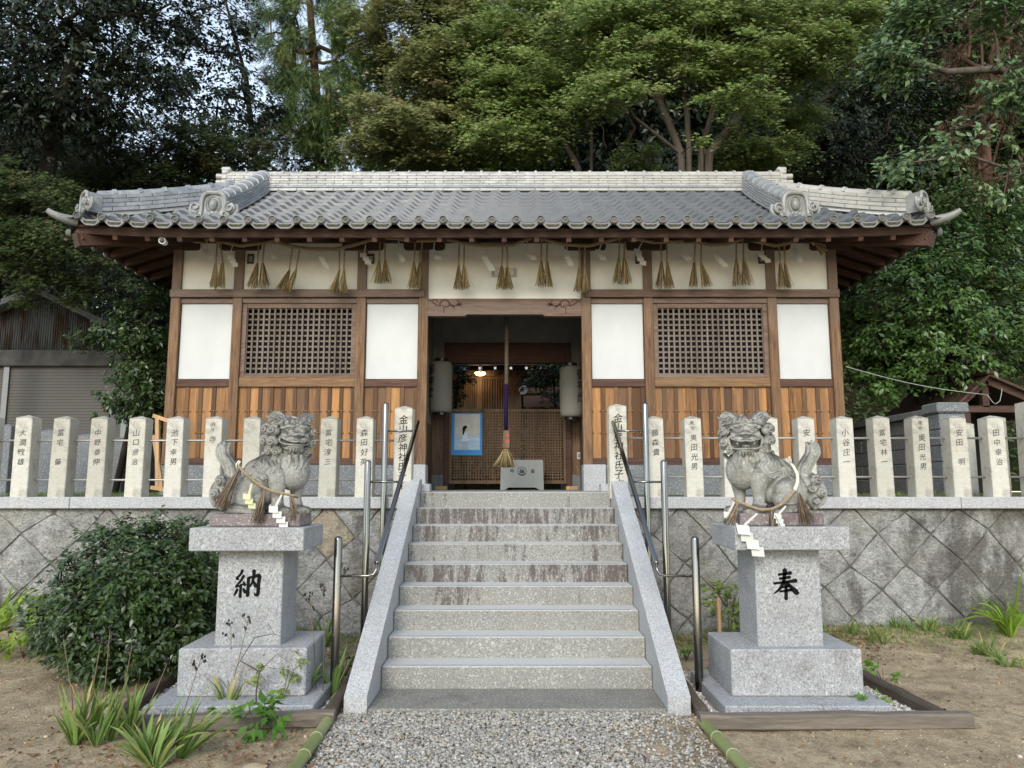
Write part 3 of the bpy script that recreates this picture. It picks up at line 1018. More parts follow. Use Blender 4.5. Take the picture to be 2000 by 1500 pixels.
for x0, x1, kind in bays:
    a, b = hx(x0), hx(x1)
    MB().box(a, b, YB + 0.045, YB + 0.13, Z_SILL, Z_PLANK0 - 0.002, 0.004).build('sill_beam', M['wood_red'], hall)
    plank_panel(a + 0.001, b - 0.001)
    if kind == 'panel':
        MB().box(a, b, YB + 0.030, YB + 0.12, Z_PLANK1 + 0.001, Z_PAN0 - 0.002, 0.006).build('rail', M['wood_red'], hall)
        MB().box(a, b, YB + 0.060, YB + 0.10, Z_PAN0 - 0.001, Z_PAN1).build('plaster_panel', M['panel'], hall)
        MB().box(a, b, YB + 0.030, YB + 0.12, Z_PAN1 + 0.001, Z_NAG0 + 0.004, 0.006).build('head_rail', M['wood_beam'], hall)
        for s_ in (a, b):
            q = s_ + (0.008 if s_ == a else -0.008)
        MB().box(a, a + 0.012, YB + 0.05, YB + 0.0595, Z_PAN0, Z_PAN1).build('edge_strip', M['wood_dark'], hall)
        MB().box(b - 0.012, b, YB + 0.05, YB + 0.0595, Z_PAN0, Z_PAN1).build('edge_strip', M['wood_dark'], hall)
    else:
        MB().box(a, b, YB + 0.018, YB + 0.12, Z_PLANK1 + 0.001, Z_PAN0 + 0.015, 0.006).build('window_sill', M['wood_sill'], hall)
        MB().box(a, b, YB + 0.018, YB + 0.12, Z_PAN1 + 0.004, Z_NAG0 + 0.004, 0.006).build('head_rail', M['wood_beam'], hall)
        win = thing('lattice_window', None, None, (0, 0, 0))
        win.parent = hall
        z0, z1 = Z_PAN0 + 0.017, Z_PAN1 + 0.002
        fr = MB()
        fr.box(a, a + 0.065, YB + 0.040, YB + 0.11, z0, z1, 0.004)
        fr.box(b - 0.065, b, YB + 0.040, YB + 0.11, z0, z1, 0.004)
        fr.box(a + 0.066, b - 0.066, YB + 0.042, YB + 0.11, z0, z0 + 0.055, 0.004)
        fr.box(a + 0.066, b - 0.066, YB + 0.042, YB + 0.11, z1 - 0.065, z1, 0.004)
        win.location = (-XB + XB, 0, 0)
        fr.build('frame', M['wood_beam'], win)
        la = MB()
        gx0, gx1, gz0, gz1 = a + 0.066, b - 0.066, z0 + 0.056, z1 - 0.066
        n, m = 19, 12
        for i in range(n + 1):
            q = gx0 + (gx1 - gx0) * i / n
            la.box(q - 0.0125, q + 0.0125, YB + 0.062, YB + 0.080, gz0, gz1)
        for j in range(m + 1):
            q = gz0 + (gz1 - gz0) * j / m
            la.box(gx0, gx1, YB + 0.0805, YB + 0.097, q - 0.0125, q + 0.0125)
        la.build('lattice', M['wood_lattice'], win)
        MB().box(a + 0.02, b - 0.02, YB + 0.24, YB + 0.26, z0, z1).build('added_dark_sheet', M['dark'], win)  # added black sheet, stands in for the unlit room behind

# long tie beams, upper plaster, plate
for a, b in ((-4.86, -1.165), (1.165, 4.86)):
    MB().box(hx(a), hx(b), YB - 0.035, YB - 0.001, Z_NAG0 + 0.008, Z_NAG1, 0.006).build('tie_beam', M['wood_beam'], hall)
for i in range(7):
    x0, x1 = POSTS[i] + 0.067, POSTS[i + 1] - 0.067
    zlo = Z_NAG1 - 0.05 if i != 3 else 4.19
    MB().box(hx(x0), hx(x1), YB + 0.05, YB + 0.10, zlo, 5.06).build('upper_plaster', M['plaster'], hall)
# carved entrance beam with stepped underside
bx = [(-1.115, 4.208), (1.115, 4.208), (1.115, 3.950), (0.585, 3.950), (0.545, 3.975), (-0.545, 3.975), (-0.585, 3.950), (-1.115, 3.950)]
cb = MB().prism(bx, lambda a, b, d: (hx(a), d, b), YB + 0.005, YB + 0.125).build('carved_beam', M['wood_beam'], hall)
cv = MB()
for s in (-1, 1):
    fn = lambda a, b: (hx(s * a), YB + 0.0035, b)
    S = [[(1.11, 4.19, .006), (1.06, 4.165, .009), (1.02, 4.13, .011), (0.96, 4.10, .009), (0.905, 4.105, .006), (0.885, 4.08, .008), (0.885, 3.99, .006)],
         [(1.06, 4.17, .008), (1.035, 4.19, .009), (0.985, 4.185, .009), (0.975, 4.16, .006), (0.995, 4.15, .004)],
         [(0.945, 4.105, .010), (0.935, 4.15, .013), (0.885, 4.185, .013), (0.82, 4.165, .013), (0.785, 4.11, .014), (0.72, 4.10, .011), (0.66, 4.115, .012), (0.60, 4.12, .004)],
         [(0.80, 4.12, .011), (0.83, 4.085, .010), (0.865, 4.09, .008), (0.855, 4.115, .006)],
         [(0.76, 4.10, .010), (0.735, 4.07, .007), (0.725, 4.04, .003)],
         [(0.70, 4.115, .009), (0.665, 4.145, .010), (0.68, 4.175, .010), (0.71, 4.17, .006)],
         [(0.67, 4.12, .009), (0.635, 4.145, .009), (0.615, 4.165, .003)], [(0.66, 4.11, .008), (0.63, 4.09, .005), (0.605, 4.085, .002)]]
    for st in S:
        brush(cv, [[(q[0] * 1000, q[1] * 1000, q[2] * 1150) for q in st]], lambda a, b, s=s: (hx(s * a / 1000), YB + 0.0035, b / 1000))
cv.build('vine_carving', M['carving'], cb, 180)
# beam under the rafters, boat-shaped bracket blocks
MB().box(hx(-5.0), hx(5.0), YB - 0.02, YB + 0.15, Z_TOP + 0.012, 5.27, 0.006).build('wall_plate', M['wood_dark'], hall)
for x in POSTS:
    w = 0.30
    poly = [(-w, 5.045), (w, 5.045), (w, 4.975), (w - 0.012, 4.952), (w - 0.05, 4.940), (-w + 0.05, 4.940), (-w + 0.012, 4.952), (-w, 4.975)]
    MB().prism([(a + x, b) for a, b in poly], lambda a, b, d: (hx(a), d, b), YB - 0.012, YB + 0.145).build('bracket_block', M['wood_dark'], hall)
# side and rear walls
for s in (-1, 1):
    x = hx(s * 4.80)
    MB().box(x - 0.04, x + 0.04, YB + 0.14, YR - 0.14, 1.40, 5.2).build('side_wall', M['wood_plank'], hall)
OP0, OP1 = hx(-0.985), hx(1.045)
RY = 13.40
for a, b in ((hx(-4.76), OP0 - 0.1), (OP1 + 0.1, hx(4.76))):
    MB().box(a, b, RY, RY + 0.12, LAND, 1.70).build('rear_base', M['granite_dark'], hall)
    MB().box(a, b, RY + 0.01, RY + 0.10, 1.702, 2.90, 0, 0.42).build('rear_wall', M['wood_screen'], hall)
    MB().box(a, b, RY + 0.02, RY + 0.10, 2.902, 4.9).build('rear_plaster', M['plaster_dim'], hall)
MB().box(OP0 - 0.1, OP1 + 0.1, RY + 0.02, RY + 0.10, 4.02, 4.9).build('rear_plaster', M['plaster_dim'], hall)
for a in (OP0 - 0.1, OP1):
    MB().box(a, a + 0.1, RY - 0.03, RY + 0.13, LAND, 4.018, 0.006).build('rear_post', M['wood_red'], hall)
MB().box(OP0, OP1, RY - 0.02, RY + 0.12, 3.66, 4.016, 0.006).build('rear_beam', M['wood_red'], hall)
MB().box(hx(-4.8), hx(4.8), YB + 0.13, RY + 0.02, 4.86, 4.92).build('ceiling', M['wood_dark'], hall)
MB().box(hx(-4.8), hx(4.8), YB + 0.02, 15.2, 1.36, LAND - 0.002).build('hall_floor', M['concrete'], hall)
# inner partition walls each side of the passage
for s in (-1, 1):
    x = hx(s * 1.32)
    MB().box(x - 0.03, x + 0.03, YB + 0.14, RY - 0.002, 2.55, 4.85).build('passage_wall', M['plaster_dim'], hall)
    MB().box(x - 0.03, x + 0.03, YB + 0.14, RY - 0.002, LAND, 2.549, 0, 0.4).build('passage_boards', M['wood_screen'], hall)

# ------------------------------------------------------------------ roof
EY = 9.70                        # front eave line
ZE = 4.905
RUNR = YM - EY
HE = 5.85                        # half length at the eave
HG = 4.45                        # half length at the gable
PIT = 0.319                      # tile pitch
EXPO = 0.236                     # tile exposure along the run


def roof_z(s):
    return ZE + 0.475 * s + 0.040 * s * s


def lift(a, s):
    k = max(0.0, (abs(a) - 3.6) / 2.3)
    return 0.085 * k ** 2.6 * max(0.0, 1 - s / 2.2)


def wave(a):
    """S-tile profile, crest on the disc lines"""
    ph = (a / PIT - 0.5) * 2 * math.pi
    return 0.033 * math.cos(ph) + 0.012 * math.cos(2 * ph)


def m_tile(name, c0, c1, rough=0.30, moss=0.0):
    t = NT(name)
    tv = t.attr()
    c = t.mix(tv, c0, c1)
    n = t.noise(5.0, 7, 0.65)
    c = t.mix(t.math('MULTIPLY', t.ramp(n, [(0.46, 0.0), (0.66, 1.0)]), 0.65), c, [x * 1.5 for x in c1])
    d = t.noise(16, 7, 0.68)
    c = t.mix(t.math('MULTIPLY', t.ramp(d, [(0.52, 0.0), (0.68, 1.0)]), 0.55), c, [x * 0.5 for x in c0])
    # the right half of the slope is duller and browner
    z = t.math('MULTIPLY', t.math('ADD', t.sep(0), 5.0), 0.1)
    z = t.math('ADD', z, t.math('MULTIPLY', t.math('SUBTRACT', t.noise(1.3, 5), 0.5), 0.5))
    c = t.mix(t.math('MULTIPLY', t.ramp(z, [(0.45, 0.0), (0.75, 1.0)]), 0.5), c, [(x + 0.004) * 0.9 * k for x, k in zip(c1, (1.05, 1.0, 0.9))])
    if moss:
        g = t.noise(9, 7, 0.7)
        c = t.mix(t.math('MULTIPLY', t.ramp(g, [(0.5, 0.0), (0.66, 1.0)]), moss), c, (0.12, 0.125, 0.055))
    t.bump(t.noise(60, 5, 0.7), 0.25, 0.004)
    return t.done(c, t.ramp(n, [(0.3, rough - 0.08), (0.7, rough + 0.2)]), 0.5)


M['tile'] = m_tile('grey_roof_tile', (0.040, 0.046, 0.056), (0.075, 0.083, 0.097))
M['tile_edge'] = m_tile('eave_tile', (0.05, 0.051, 0.051), (0.155, 0.156, 0.152), 0.5, 0.3)
M['ridge_tile'] = m_tile('pale_ridge_tile', (0.25, 0.245, 0.235), (0.37, 0.365, 0.345), 0.42)
M['ridge_blue'] = m_tile('silver_ridge_tile', (0.15, 0.16, 0.175), (0.235, 0.245, 0.26), 0.32)
M['ornament'] = m_tile('silver_ornament_tile', (0.13, 0.135, 0.135), (0.24, 0.245, 0.24), 0.34, 0.15)

roof = thing('roof', None, None, (0, 0, 0))
roof.parent = hall


def slope(name, amax, xmax_fn, place, smax, mat, res=10):
    """tile field in (a along the eave, s up the slope); place(a, s, z) -> world"""
    rows = int(math.ceil(smax / EXPO))
    cols = np.arange(-amax, amax + 1e-6, PIT / res)
    tr = np.random.default_rng(3)
    ss, oo = [], []
    for r in range(rows):
        s0, s1 = r * EXPO, min((r + 1) * EXPO, smax)
        for f in (0.0, 0.5, 1.0):
            ss.append(s0 + (s1 - s0) * f)
            oo.append(0.048 * (1 - f))
    V, T = [], []
    ntile = int(2 * amax / PIT) + 3
    tn = tr.random((rows, ntile))
    for q, (s, o) in enumerate(zip(ss, oo)):
        xm = xmax_fn(s)
        for a in cols:
            b = max(-xm, min(xm, a))
            V.append(place(b, s, roof_z(s) + lift(b, s) + wave(b) + o + 0.004 * tn[q // 3, int((b + amax + PIT / 2) / PIT)]))
            T.append(0.15 + 0.85 * tn[q // 3, int((b + amax) / PIT)])
    nx = len(cols)
    V = np.array(V)
    i = np.arange(nx - 1)[None, :] + nx * np.arange(len(ss) - 1)[:, None]
    Q = np.stack([i, i + 1, i + 1 + nx, i + nx], -1).reshape(-1, 4)
    o = array_mesh(name, V, Q, mat, roof, np.array(T), True)
    o.data.set_sharp_from_angle(angle=math.radians(40))
    return o


slope('tile_field', HE - 0.02, lambda s: max(HG, HE - 0.02 - s), lambda a, s, z: (hx(a), EY + s, z), RUNR - 0.1, M['tile'])
slope('tile_field', HE - 0.02, lambda s: max(HG, HE - 0.02 - s), lambda a, s, z: (hx(-a), 2 * YM - EY - s, z), RUNR - 0.1, M['tile'], 6)
HD = YM - EY
for s_ in (-1, 1):
    slope('tile_field', HD - 0.02, lambda s: max(0.05, HD - 0.02 - s), lambda a, s, z, s_=s_: (hx(s_ * (HE - s)), YM - s_ * a, z), 1.65, M['tile'], 6)
    g = MB()
    g.add([(hx(s_ * 4.25), EY + 1.35, roof_z(1.35)), (hx(s_ * 4.25), 2 * YM - EY - 1.35, roof_z(1.35)), (hx(s_ * 4.25), YM, roof_z(RUNR) - 0.05)], [(0, 1, 2)])
    g.build('gable_wall', M['wood_dark'], roof)
    for f in (1, -1):
        MB().beam((hx(s_ * 4.40), YM + f * 0.02, roof_z(RUNR) - 0.14), (hx(s_ * 4.40), YM - f * (RUNR - 1.3), roof_z(1.3) - 0.14), 0.04, 0.2).build('barge_board', M['wood_dark'], roof)


def eave_line(place, amax, n, name, detail=True):
    """pendant front plates under each trough and round end discs with a swirl"""
    bm = MB()
    m = 12
    tr = random.Random(8)
    for k in range(n - 1):
        a0 = (k - (n - 1) / 2) * PIT
        top, bot = [], []
        for q in range(m + 1):
            a = a0 + PIT * q / m
            zt = ZE + lift(a, 0) + wave(a) + 0.040
            edge = abs(q / m - 0.5) * 2
            h = 0.068 + 0.012 * (1 - edge ** 2)
            top.append((a, zt))
            bot.append((a, zt - h))
        poly = top + bot[::-1]
        nn = len(poly)
        vs = [place(a, -0.012, z) for a, z in poly] + [place(a, 0.02, z) for a, z in poly]
        fs = [(i, i + 1, 2 * m - i, 2 * m + 1 - i) for i in range(m)] + [(nn + i, nn + i + 1, nn + 2 * m - i, nn + 2 * m + 1 - i) for i in range(m)]
        fs += [(i, (i + 1) % nn, nn + (i + 1) % nn, nn + i) for i in range(nn)]
        bm.add(vs, fs, 0.55 + 0.45 * tr.random())
    bm.build(name, M['tile_edge'], roof)
    dk = MB()
    for k in range(n - 1):                       # flat dark strip on the face of each pendant
        a0 = (k - (n - 1) / 2 + 0.5) * PIT
        top, bot = [], []
        for q in range(7):
            a = a0 - 0.085 + 0.17 * q / 6
            zt = ZE + lift(a, 0) + wave(a) + 0.040 - 0.022
            top.append(place(a, -0.0135, zt))
            bot.append(place(a, -0.0135, zt - 0.034))
        dk.add(top + bot, [(i, i + 1, 8 + i, 7 + i) for i in range(6)], 0.1)
    dk.build('eave_relief', M['dark_strip'], roof)
    for k in range(n):
        di = MB()
        a = (k - (n - 1) / 2) * PIT
        z = ZE + lift(a, 0) + wave(a) + 0.012
        o = Vector(place(a, 0.02, z))
        f = (Vector(place(a, -1, z)) - Vector(place(a, 0, z))).normalized()
        R = 0.053
        t_ = tr.random()
        t_ = 0.6 + 0.4 * t_
        di.lathe(o, [(R, 0), (R, 0.062), (R - 0.004, 0.070), (R - 0.011, 0.070), (R - 0.014, 0.050)], 18, f, t_, False)
        di.lathe(o, [(R - 0.012, 0.045), (R - 0.013, 0.051), (0.001, 0.051)], 18, f, 0.0)  # recess shade painted in: disc face takes the darkest tint
        side = Vector((0, 0, 1)).cross(f).normalized()
        for c in range(3):                       # three-comma swirl
            pts, rad = [], []
            for q in range(7):
                an = c * 2.094 + q * 0.42
                r_ = 0.008 + 0.0245 * (q / 6) ** 0.8
                pts.append(o + f * 0.054 + side * (r_ * math.cos(an)) + Vector((0, 0, 1)) * (r_ * math.sin(an)))
                rad.append(0.0088 * (1 - q / 6.5))
            di.tube(pts, rad, 5, True, t_)
        di.build('end_disc_tile', M['tile_edge'], roof, 35)


M['dark_strip'] = m_plain('dark_strip_tile', (0.055, 0.052, 0.036), 0.9, 0.2, var=0.6, scale=40)
ND = 36
eave_line(lambda a, d, z: (hx(a), EY + d, z), HE, ND, 'eave_pendants')
nd_s = 15
for s_ in (-1, 1):
    eave_line(lambda a, d, z, s_=s_: (hx(s_ * (HE - d)), YM - s_ * a, z), HD, nd_s, 'eave_pendants')


def run_courses(path, L, layers, name, mat, seg=0.30, gap=0.006, cap=None, capring=0.30, shift0=0.0):
    """stacked ridge courses along path(t) -> (point, side vector); layers: (half width, z0, z1)"""
    bm = MB()
    tr = random.Random(5)
    for li, (w, z0, z1) in enumerate(layers):
        t = -(seg * 0.5 if li % 2 else 0.0)
        while t < L:
            t0, t1 = max(t + gap, 0), min(t + seg - gap, L)
            t += seg
            if t1 - t0 < 0.02:
                continue
            c = []
            for zz in (z0 + 0.003, z1 - 0.004):
                for tt, sg in ((t0, -1), (t1, -1), (t1, 1), (t0, 1)):
                    p, s = path(tt)
                    c.append(p + s * (w * sg) + Vector((0, 0, zz)))
            bm.hexa(c, 0.003, tr.random())
        # dark bedding between tiles
        n = max(2, int(L / 0.4))
        for q in range(n):
            c = []
            for zz in (z0 - 0.001, z1 + 0.001):
                for tt, sg in ((L * q / n, -1), (L * (q + 1) / n, -1), (L * (q + 1) / n, 1), (L * q / n, 1)):
                    p, s = path(tt)
                    c.append(p + s * ((w - 0.02) * sg) + Vector((0, 0, zz)))
            bm.hexa(c, 0, 0.0)
    if cap:
        r, zc = cap
        t = 0.0
        while t < L - 0.01:
            t1 = min(t + capring, L)
            for (u0, u1, rr_, dz) in ((t, t + 0.035, r * 1.16, 0.006), (t + 0.036, t1 - 0.002, r, 0.0)):
                u1 = min(u1, L)
                n = 3 if u1 - u0 > 0.1 else 2
                vs, fs = [], []
                m = 9
                for q in range(n):
                    p, s = path(u0 + (u1 - u0) * q / (n - 1))
                    for k in range(m):
                        a = math.pi * k / (m - 1)
                        vs.append(p + s * (math.cos(a) * rr_) + Vector((0, 0, zc + dz + math.sin(a) * rr_ * 0.8)))
                for q in range(n - 1):
                    for k in range(m - 1):
                        fs.append((q * m + k, q * m + k + 1, (q + 1) * m + k + 1, (q + 1) * m + k))
                fs += [tuple(range(m)), tuple((n - 1) * m + k for k in range(m))[::-1]]
                bm.add(vs, fs, tr.random())
            t = t1
    return bm.build(name, mat, roof, 38)


ZR = roof_z(RUNR) - 0.075
RL0, RL1 = -4.62, 4.58
run_courses(lambda t: (Vector((hx(RL0 + t), YM, 0)), Vector((0, 1, 0))), RL1 - RL0,
            [(0.20, ZR, ZR + 0.05), (0.150, ZR + 0.105, ZR + 0.150), (0.145, ZR + 0.150, ZR + 0.195), (0.14, ZR + 0.195, ZR + 0.24), (0.135, ZR + 0.24, ZR + 0.285), (0.13, ZR + 0.285, ZR + 0.33)],
            'main_ridge', M['ridge_tile'], 0.30, cap=(0.095, ZR + 0.328))
bm = MB()
tr = random.Random(2)
x = RL0
while x < RL1:
    for f in (-1, 1):
        bm.tube([(hx(x + 0.002), YM + f * 0.165, ZR + 0.078), (hx(min(x + 0.285, RL1)), YM + f * 0.165, ZR + 0.078)], 0.031, 10, True, tr.random())
    x += 0.287
bm.build('ridge_roll', M['ridge_blue'], roof, 40)


def swirl(bm, o, side, up, f, r0, turns, rt, hand=1, tint=0.5):
    """raised scroll: ball with a spiral bead on its face"""
    bm.lathe(Vector(o) - f * rt, [(r0 * 1.02, 0), (r0, rt * 1.0), (r0 * 0.8, rt * 1.7), (0.001, rt * 2.0)], 16, f, tint)
    pts, rad = [], []
    n = 26
    for q in range(n):
        k = q / (n - 1)
        a = hand * (math.pi * 0.5 + turns * 2 * math.pi * k)
        r_ = r0 * (0.92 - 0.82 * k)
        pts.append(Vector(o) + f * (rt * (0.9 + 1.1 * k)) + side * (math.cos(a) * r_) + up * (math.sin(a) * r_))
        rad.append(r0 * 0.20 * (1 - 0.35 * k))
    bm.tube(pts, rad, 6, True, tint)


def ornament(o, f, sc=1.0, depth=0.10):
    """ridge-end ornament facing f: arched plate, thick rim, oval boss, scrolls at the feet"""
    o, f = Vector(o), Vector(f).normalized()
    up = Vector((0, 0, 1))
    side = up.cross(f).normalized()
    W = lambda a, b, d: o + side * (a * sc) + up * (b * sc) + f * (d * sc)
    bm = MB()
    arch = []
    for q in range(25):
        a = math.pi * q / 24
        arch.append((0.155 * math.copysign(abs(math.cos(a)) ** 0.62, math.cos(a)), 0.15 + 0.19 * math.sin(a) ** 0.62))
    poly = [(0.165, 0.0)] + arch + [(-0.165, 0.0)]
    n = len(poly)
    vs = [W(a, b, -depth) for a, b in poly] + [W(a, b, 0.0) for a, b in poly]
    fs = [tuple(range(n))[::-1], tuple(range(n, 2 * n))] + [(i, (i + 1) % n, n + (i + 1) % n, n + i) for i in range(n)]
    bm.add(vs, fs, 0.1)
    bm.tube([W(a * 0.93, b * 0.97, 0.012) for a, b in [(0.165, 0.04)] + arch + [(-0.165, 0.04)]], 0.027 * sc, 8, True, 0.9)
    bm.tube([W(0.072 * math.cos(t), 0.185 + 0.105 * math.sin(t), 0.006) for t in np.linspace(-0.9, math.pi + 0.9, 22)], 0.011 * sc, 6, True, 0.5)
    bm.tube([W(0.092 * math.cos(t), 0.185 + 0.126 * math.sin(t), 0.004) for t in np.linspace(-0.9, math.pi + 0.9, 22)], 0.006 * sc, 6, True, 0.5)
    bm.ball(W(0, 0.18, 0.0), (0.055 * sc, 0.055 * sc, 0.08 * sc), 12, 8, None, 0.2)
    for s in (-1, 1):
        swirl(bm, W(s * 0.205, 0.135, 0.01), side, up, f, 0.072 * sc, 1.35, 0.028 * sc, s, 0.8)
        swirl(bm, W(s * 0.165, 0.045, 0.02), side, up, f, 0.045 * sc, 1.1, 0.024 * sc, -s, 0.7)
        bm.tube([W(s * 0.275, 0.19, -0.02), W(s * 0.285, 0.12, -0.02), W(s * 0.25, 0.05, -0.02), W(s * 0.17, 0.0, 0)], [0.02 * sc, 0.03 * sc, 0.028 * sc, 0.02 * sc], 8, True, 0.6)
        bm.tube([W(s * 0.12, 0.02, 0.01), W(s * 0.075, 0.04, 0.03), W(s * 0.05, 0.02, 0.02)], [0.02 * sc, 0.022 * sc, 0.012 * sc], 8, True, 0.6)
    for k in range(5):
        a = math.pi * (0.1 + 0.2 * k)
        bm.ball(W(0.075 * math.cos(a), 0.005 + 0.065 * math.sin(a), 0.012), 0.026 * sc, 10, 6, None, 0.5)
    swirl(bm, W(0, 0.02, 0.025), side, up, f, 0.036 * sc, 1.0, 0.02 * sc, 1, 0.4)
    ob = bm.build('ridge_ornament', M['ornament'], roof, 40)
    return ob


KX = 4.03
for s_ in (-1, 1):
    for fr in (1, -1):
        y_of = lambda t, fr=fr: YM - fr * (0.12 + t)
        Lk = RUNR - 0.12 - 0.62
        kp = lambda t, s_=s_, fr=fr: (Vector((hx(s_ * KX), YM - fr * (0.12 + t), roof_z(RUNR - 0.12 - t))), Vector((1, 0, 0)))
        ly = [(0.165 - 0.008 * k, 0.03 + 0.042 * k, 0.03 + 0.042 * (k + 1)) for k in range(6)]
        run_courses(kp, Lk, ly, 'descending_ridge', M['ridge_blue'], 0.27, cap=(0.115, 0.03 + 0.042 * 6), capring=0.235)
        ornament((hx(s_ * KX), YM - fr * (0.12 + Lk + 0.10), roof_z(0.52) + 0.0), (0, -fr, 0), 1.14)
        # hip ridge down to the corner
        d0, d1 = 1.62, 0.30
        Lh = (d0 - d1) * math.sqrt(2)

        def hp(t, s_=s_, fr=fr):
            d = d0 - t / math.sqrt(2)
            return (Vector((hx(s_ * (HE - 0.02 - d)), YM - fr * (YM - EY - d), roof_z(d) + lift(HE - d, d) + 0.01)), Vector((s_ * fr, 1, 0)).normalized() * (1 if True else 1))
        ly = [(0.135 - 0.006 * k, 0.045 + 0.062 * k, 0.045 + 0.062 * (k + 1)) for k in range(4)]
        run_courses(hp, Lh, ly, 'hip_ridge', M['ridge_blue'] if s_ < 0 else M['ridge_tile'], 0.34, cap=(0.098, 0.045 + 0.062 * 4), capring=0.33)
        e = hp(Lh)[0]
        bed = MB()
        bed.beam(hp(0.1)[0] + Vector((0, 0, 0.02)), e + Vector((0, 0, 0.02)), 0.2, 0.09)
        bed.build('ridge_bedding', M['panel'], roof)
        ornament(e + Vector((s_ * 0.10, -fr * 0.10, 0.02)), (s_, -fr, 0), 0.88, 0.20)
        # upturned corner tile
        c0 = Vector((hx(s_ * (HE - 0.17)), YM - fr * (YM - EY - 0.14), ZE + lift(HE, 0) - 0.01))
        cp = [c0 + Vector((s_ * q * 0.9, -fr * q * 0.75, h)) for q, h in ((0.0, 0.02), (0.10, 0.022), (0.18, 0.035), (0.25, 0.06), (0.305, 0.095))]
        MB().tube(cp, [0.070, 0.064, 0.054, 0.045, 0.034], 12).build('corner_tile', M['ornament'], roof, 50)
    # ridge end: plate with three projecting rolls
    bm = MB()
    xe = RL1 + 0.02 if s_ > 0 else RL0 - 0.02
    for k in range(4):
        w_ = 0.05 if k < 3 else 0.02
        bm.box(hx(xe - 0.06), hx(xe + 0.05), YM - 0.19 + 0.02 * k, YM + 0.19 - 0.02 * k, ZR + 0.02 + 0.10 * k, ZR + 0.115 + 0.10 * k, 0.02, 0.8)
    for k in range(3):
        for yy in (-0.10, 0.0, 0.10):
            bm.tube([(hx(xe), YM + yy, ZR + 0.07 + 0.105 * k), (hx(xe + s_ * 0.14), YM + yy, ZR + 0.075 + 0.105 * k)], 0.046, 12, True, 0.9)
    bm.box(hx(xe - 0.09), hx(xe + 0.07), YM - 0.09, YM + 0.09, ZR + 0.40, ZR + 0.465, 0.02, 0.9)
    bm.build('ridge_end', M['ridge_tile'], roof, 40)

# ------------------------------------------------------------------ eaves from below: boards, rafters, corner beams
eaves = thing('eaves', None, None, (0, 0, 0))
eaves.parent = hall
FY = 9.86


def fz(a):
    return 4.785 + lift(a, 0) * 0.9


bm = MB()
n = 40
for q in range(n):
    a0, a1 = -5.66 + 11.32 * q / n, -5.66 + 11.32 * (q + 1) / n
    bm.hexa([(hx(a0), FY, fz(a0)), (hx(a1), FY, fz(a1)), (hx(a1), FY + 0.05, fz(a1)), (hx(a0), FY + 0.05, fz(a0)), (hx(a0), FY - 0.03, fz(a0) + 0.11), (hx(a1), FY - 0.03, fz(a1) + 0.11), (hx(a1), FY + 0.05, fz(a1) + 0.11), (hx(a0), FY + 0.05, fz(a0) + 0.11)])
bm.build('fascia_board', M['wood_dark'], eaves)
for s_ in (-1, 1):
    bm = MB()
    for q in range(16):
        b0, b1 = 2.4 - 4.8 * q / 16, 2.4 - 4.8 * (q + 1) / 16
        k0, k1 = 4.768 + lift(abs(b0) + 3.3, 0) * .9, 4.768 + lift(abs(b1) + 3.3, 0) * .9
        x0, x1 = hx(s_ * 5.69), hx(s_ * 5.64)
        bm.hexa([(x0, YM - b0, k0), (x0, YM - b1, k1), (x1, YM - b1, k1), (x1, YM - b0, k0), (x0, YM - b0, k0 + .11), (x0, YM - b1, k1 + .11), (x1, YM - b1, k1 + .11), (x1, YM - b0, k0 + .11)])
    bm.build('fascia_board', M['wood_dark'], eaves)
# boards
sof = MB()
for a0, a1 in ((-5.6, 5.6),):
    sof.add([(hx(-5.72), 9.80, 4.905), (hx(5.72), 9.80, 4.905), (hx(4.7), 11.0, 5.33), (hx(-4.7), 11.0, 5.33)], [(0, 1, 2, 3)])
sof.add([(hx(-5.72), 9.80, 4.905), (hx(-4.7), 11.0, 5.33), (hx(-4.7), 13.5, 5.33), (hx(-5.72), 14.7, 4.905)], [(0, 1, 2, 3)])
sof.add([(hx(5.72), 9.80, 4.905), (hx(4.7), 11.0, 5.33), (hx(4.7), 13.5, 5.33), (hx(5.72), 14.7, 4.905)], [(0, 1, 2, 3)])
sof.add([(hx(-5.72), 14.7, 4.905), (hx(5.72), 14.7, 4.905), (hx(4.7), 13.5, 5.33), (hx(-4.7), 13.5, 5.33)], [(0, 1, 2, 3)])
sof.build('eave_boards', M['wood_dark'], eaves)
bm = MB()
k = -12
while k <= 12:
    a = k * 0.432
    if abs(a) < 5.35:
        yy = 11.0 if abs(a) < 4.75 else 9.9 + (5.7 - abs(a)) * 1.15
        zz = 4.772 + lift(a, 0) * 0.9 + (yy - 9.89) * 0.32
        MBr = MB()
        MBr.beam((hx(a), 9.875, 4.770 + lift(a, 0) * 0.9), (hx(a), yy, zz), 0.062, 0.085)
        MBr.build('rafter', M['wood_red'], eaves)
    k += 1
for s_ in (-1, 1):
    for k in range(-6, 7):
        y = YM + k * 0.40
        xo, xi = hx(s_ * 5.62), hx(s_ * 4.75)
        if abs(k) > 3:
            xi = hx(s_ * (4.80 + (abs(k) - 3) * 0.26))
        z1 = 4.775 + abs(xo - xi) * 0.33
        MB().beam((xo, y, 4.775), (xi, y, z1), 0.07, 0.09).build('rafter', M['wood_red'], eaves)
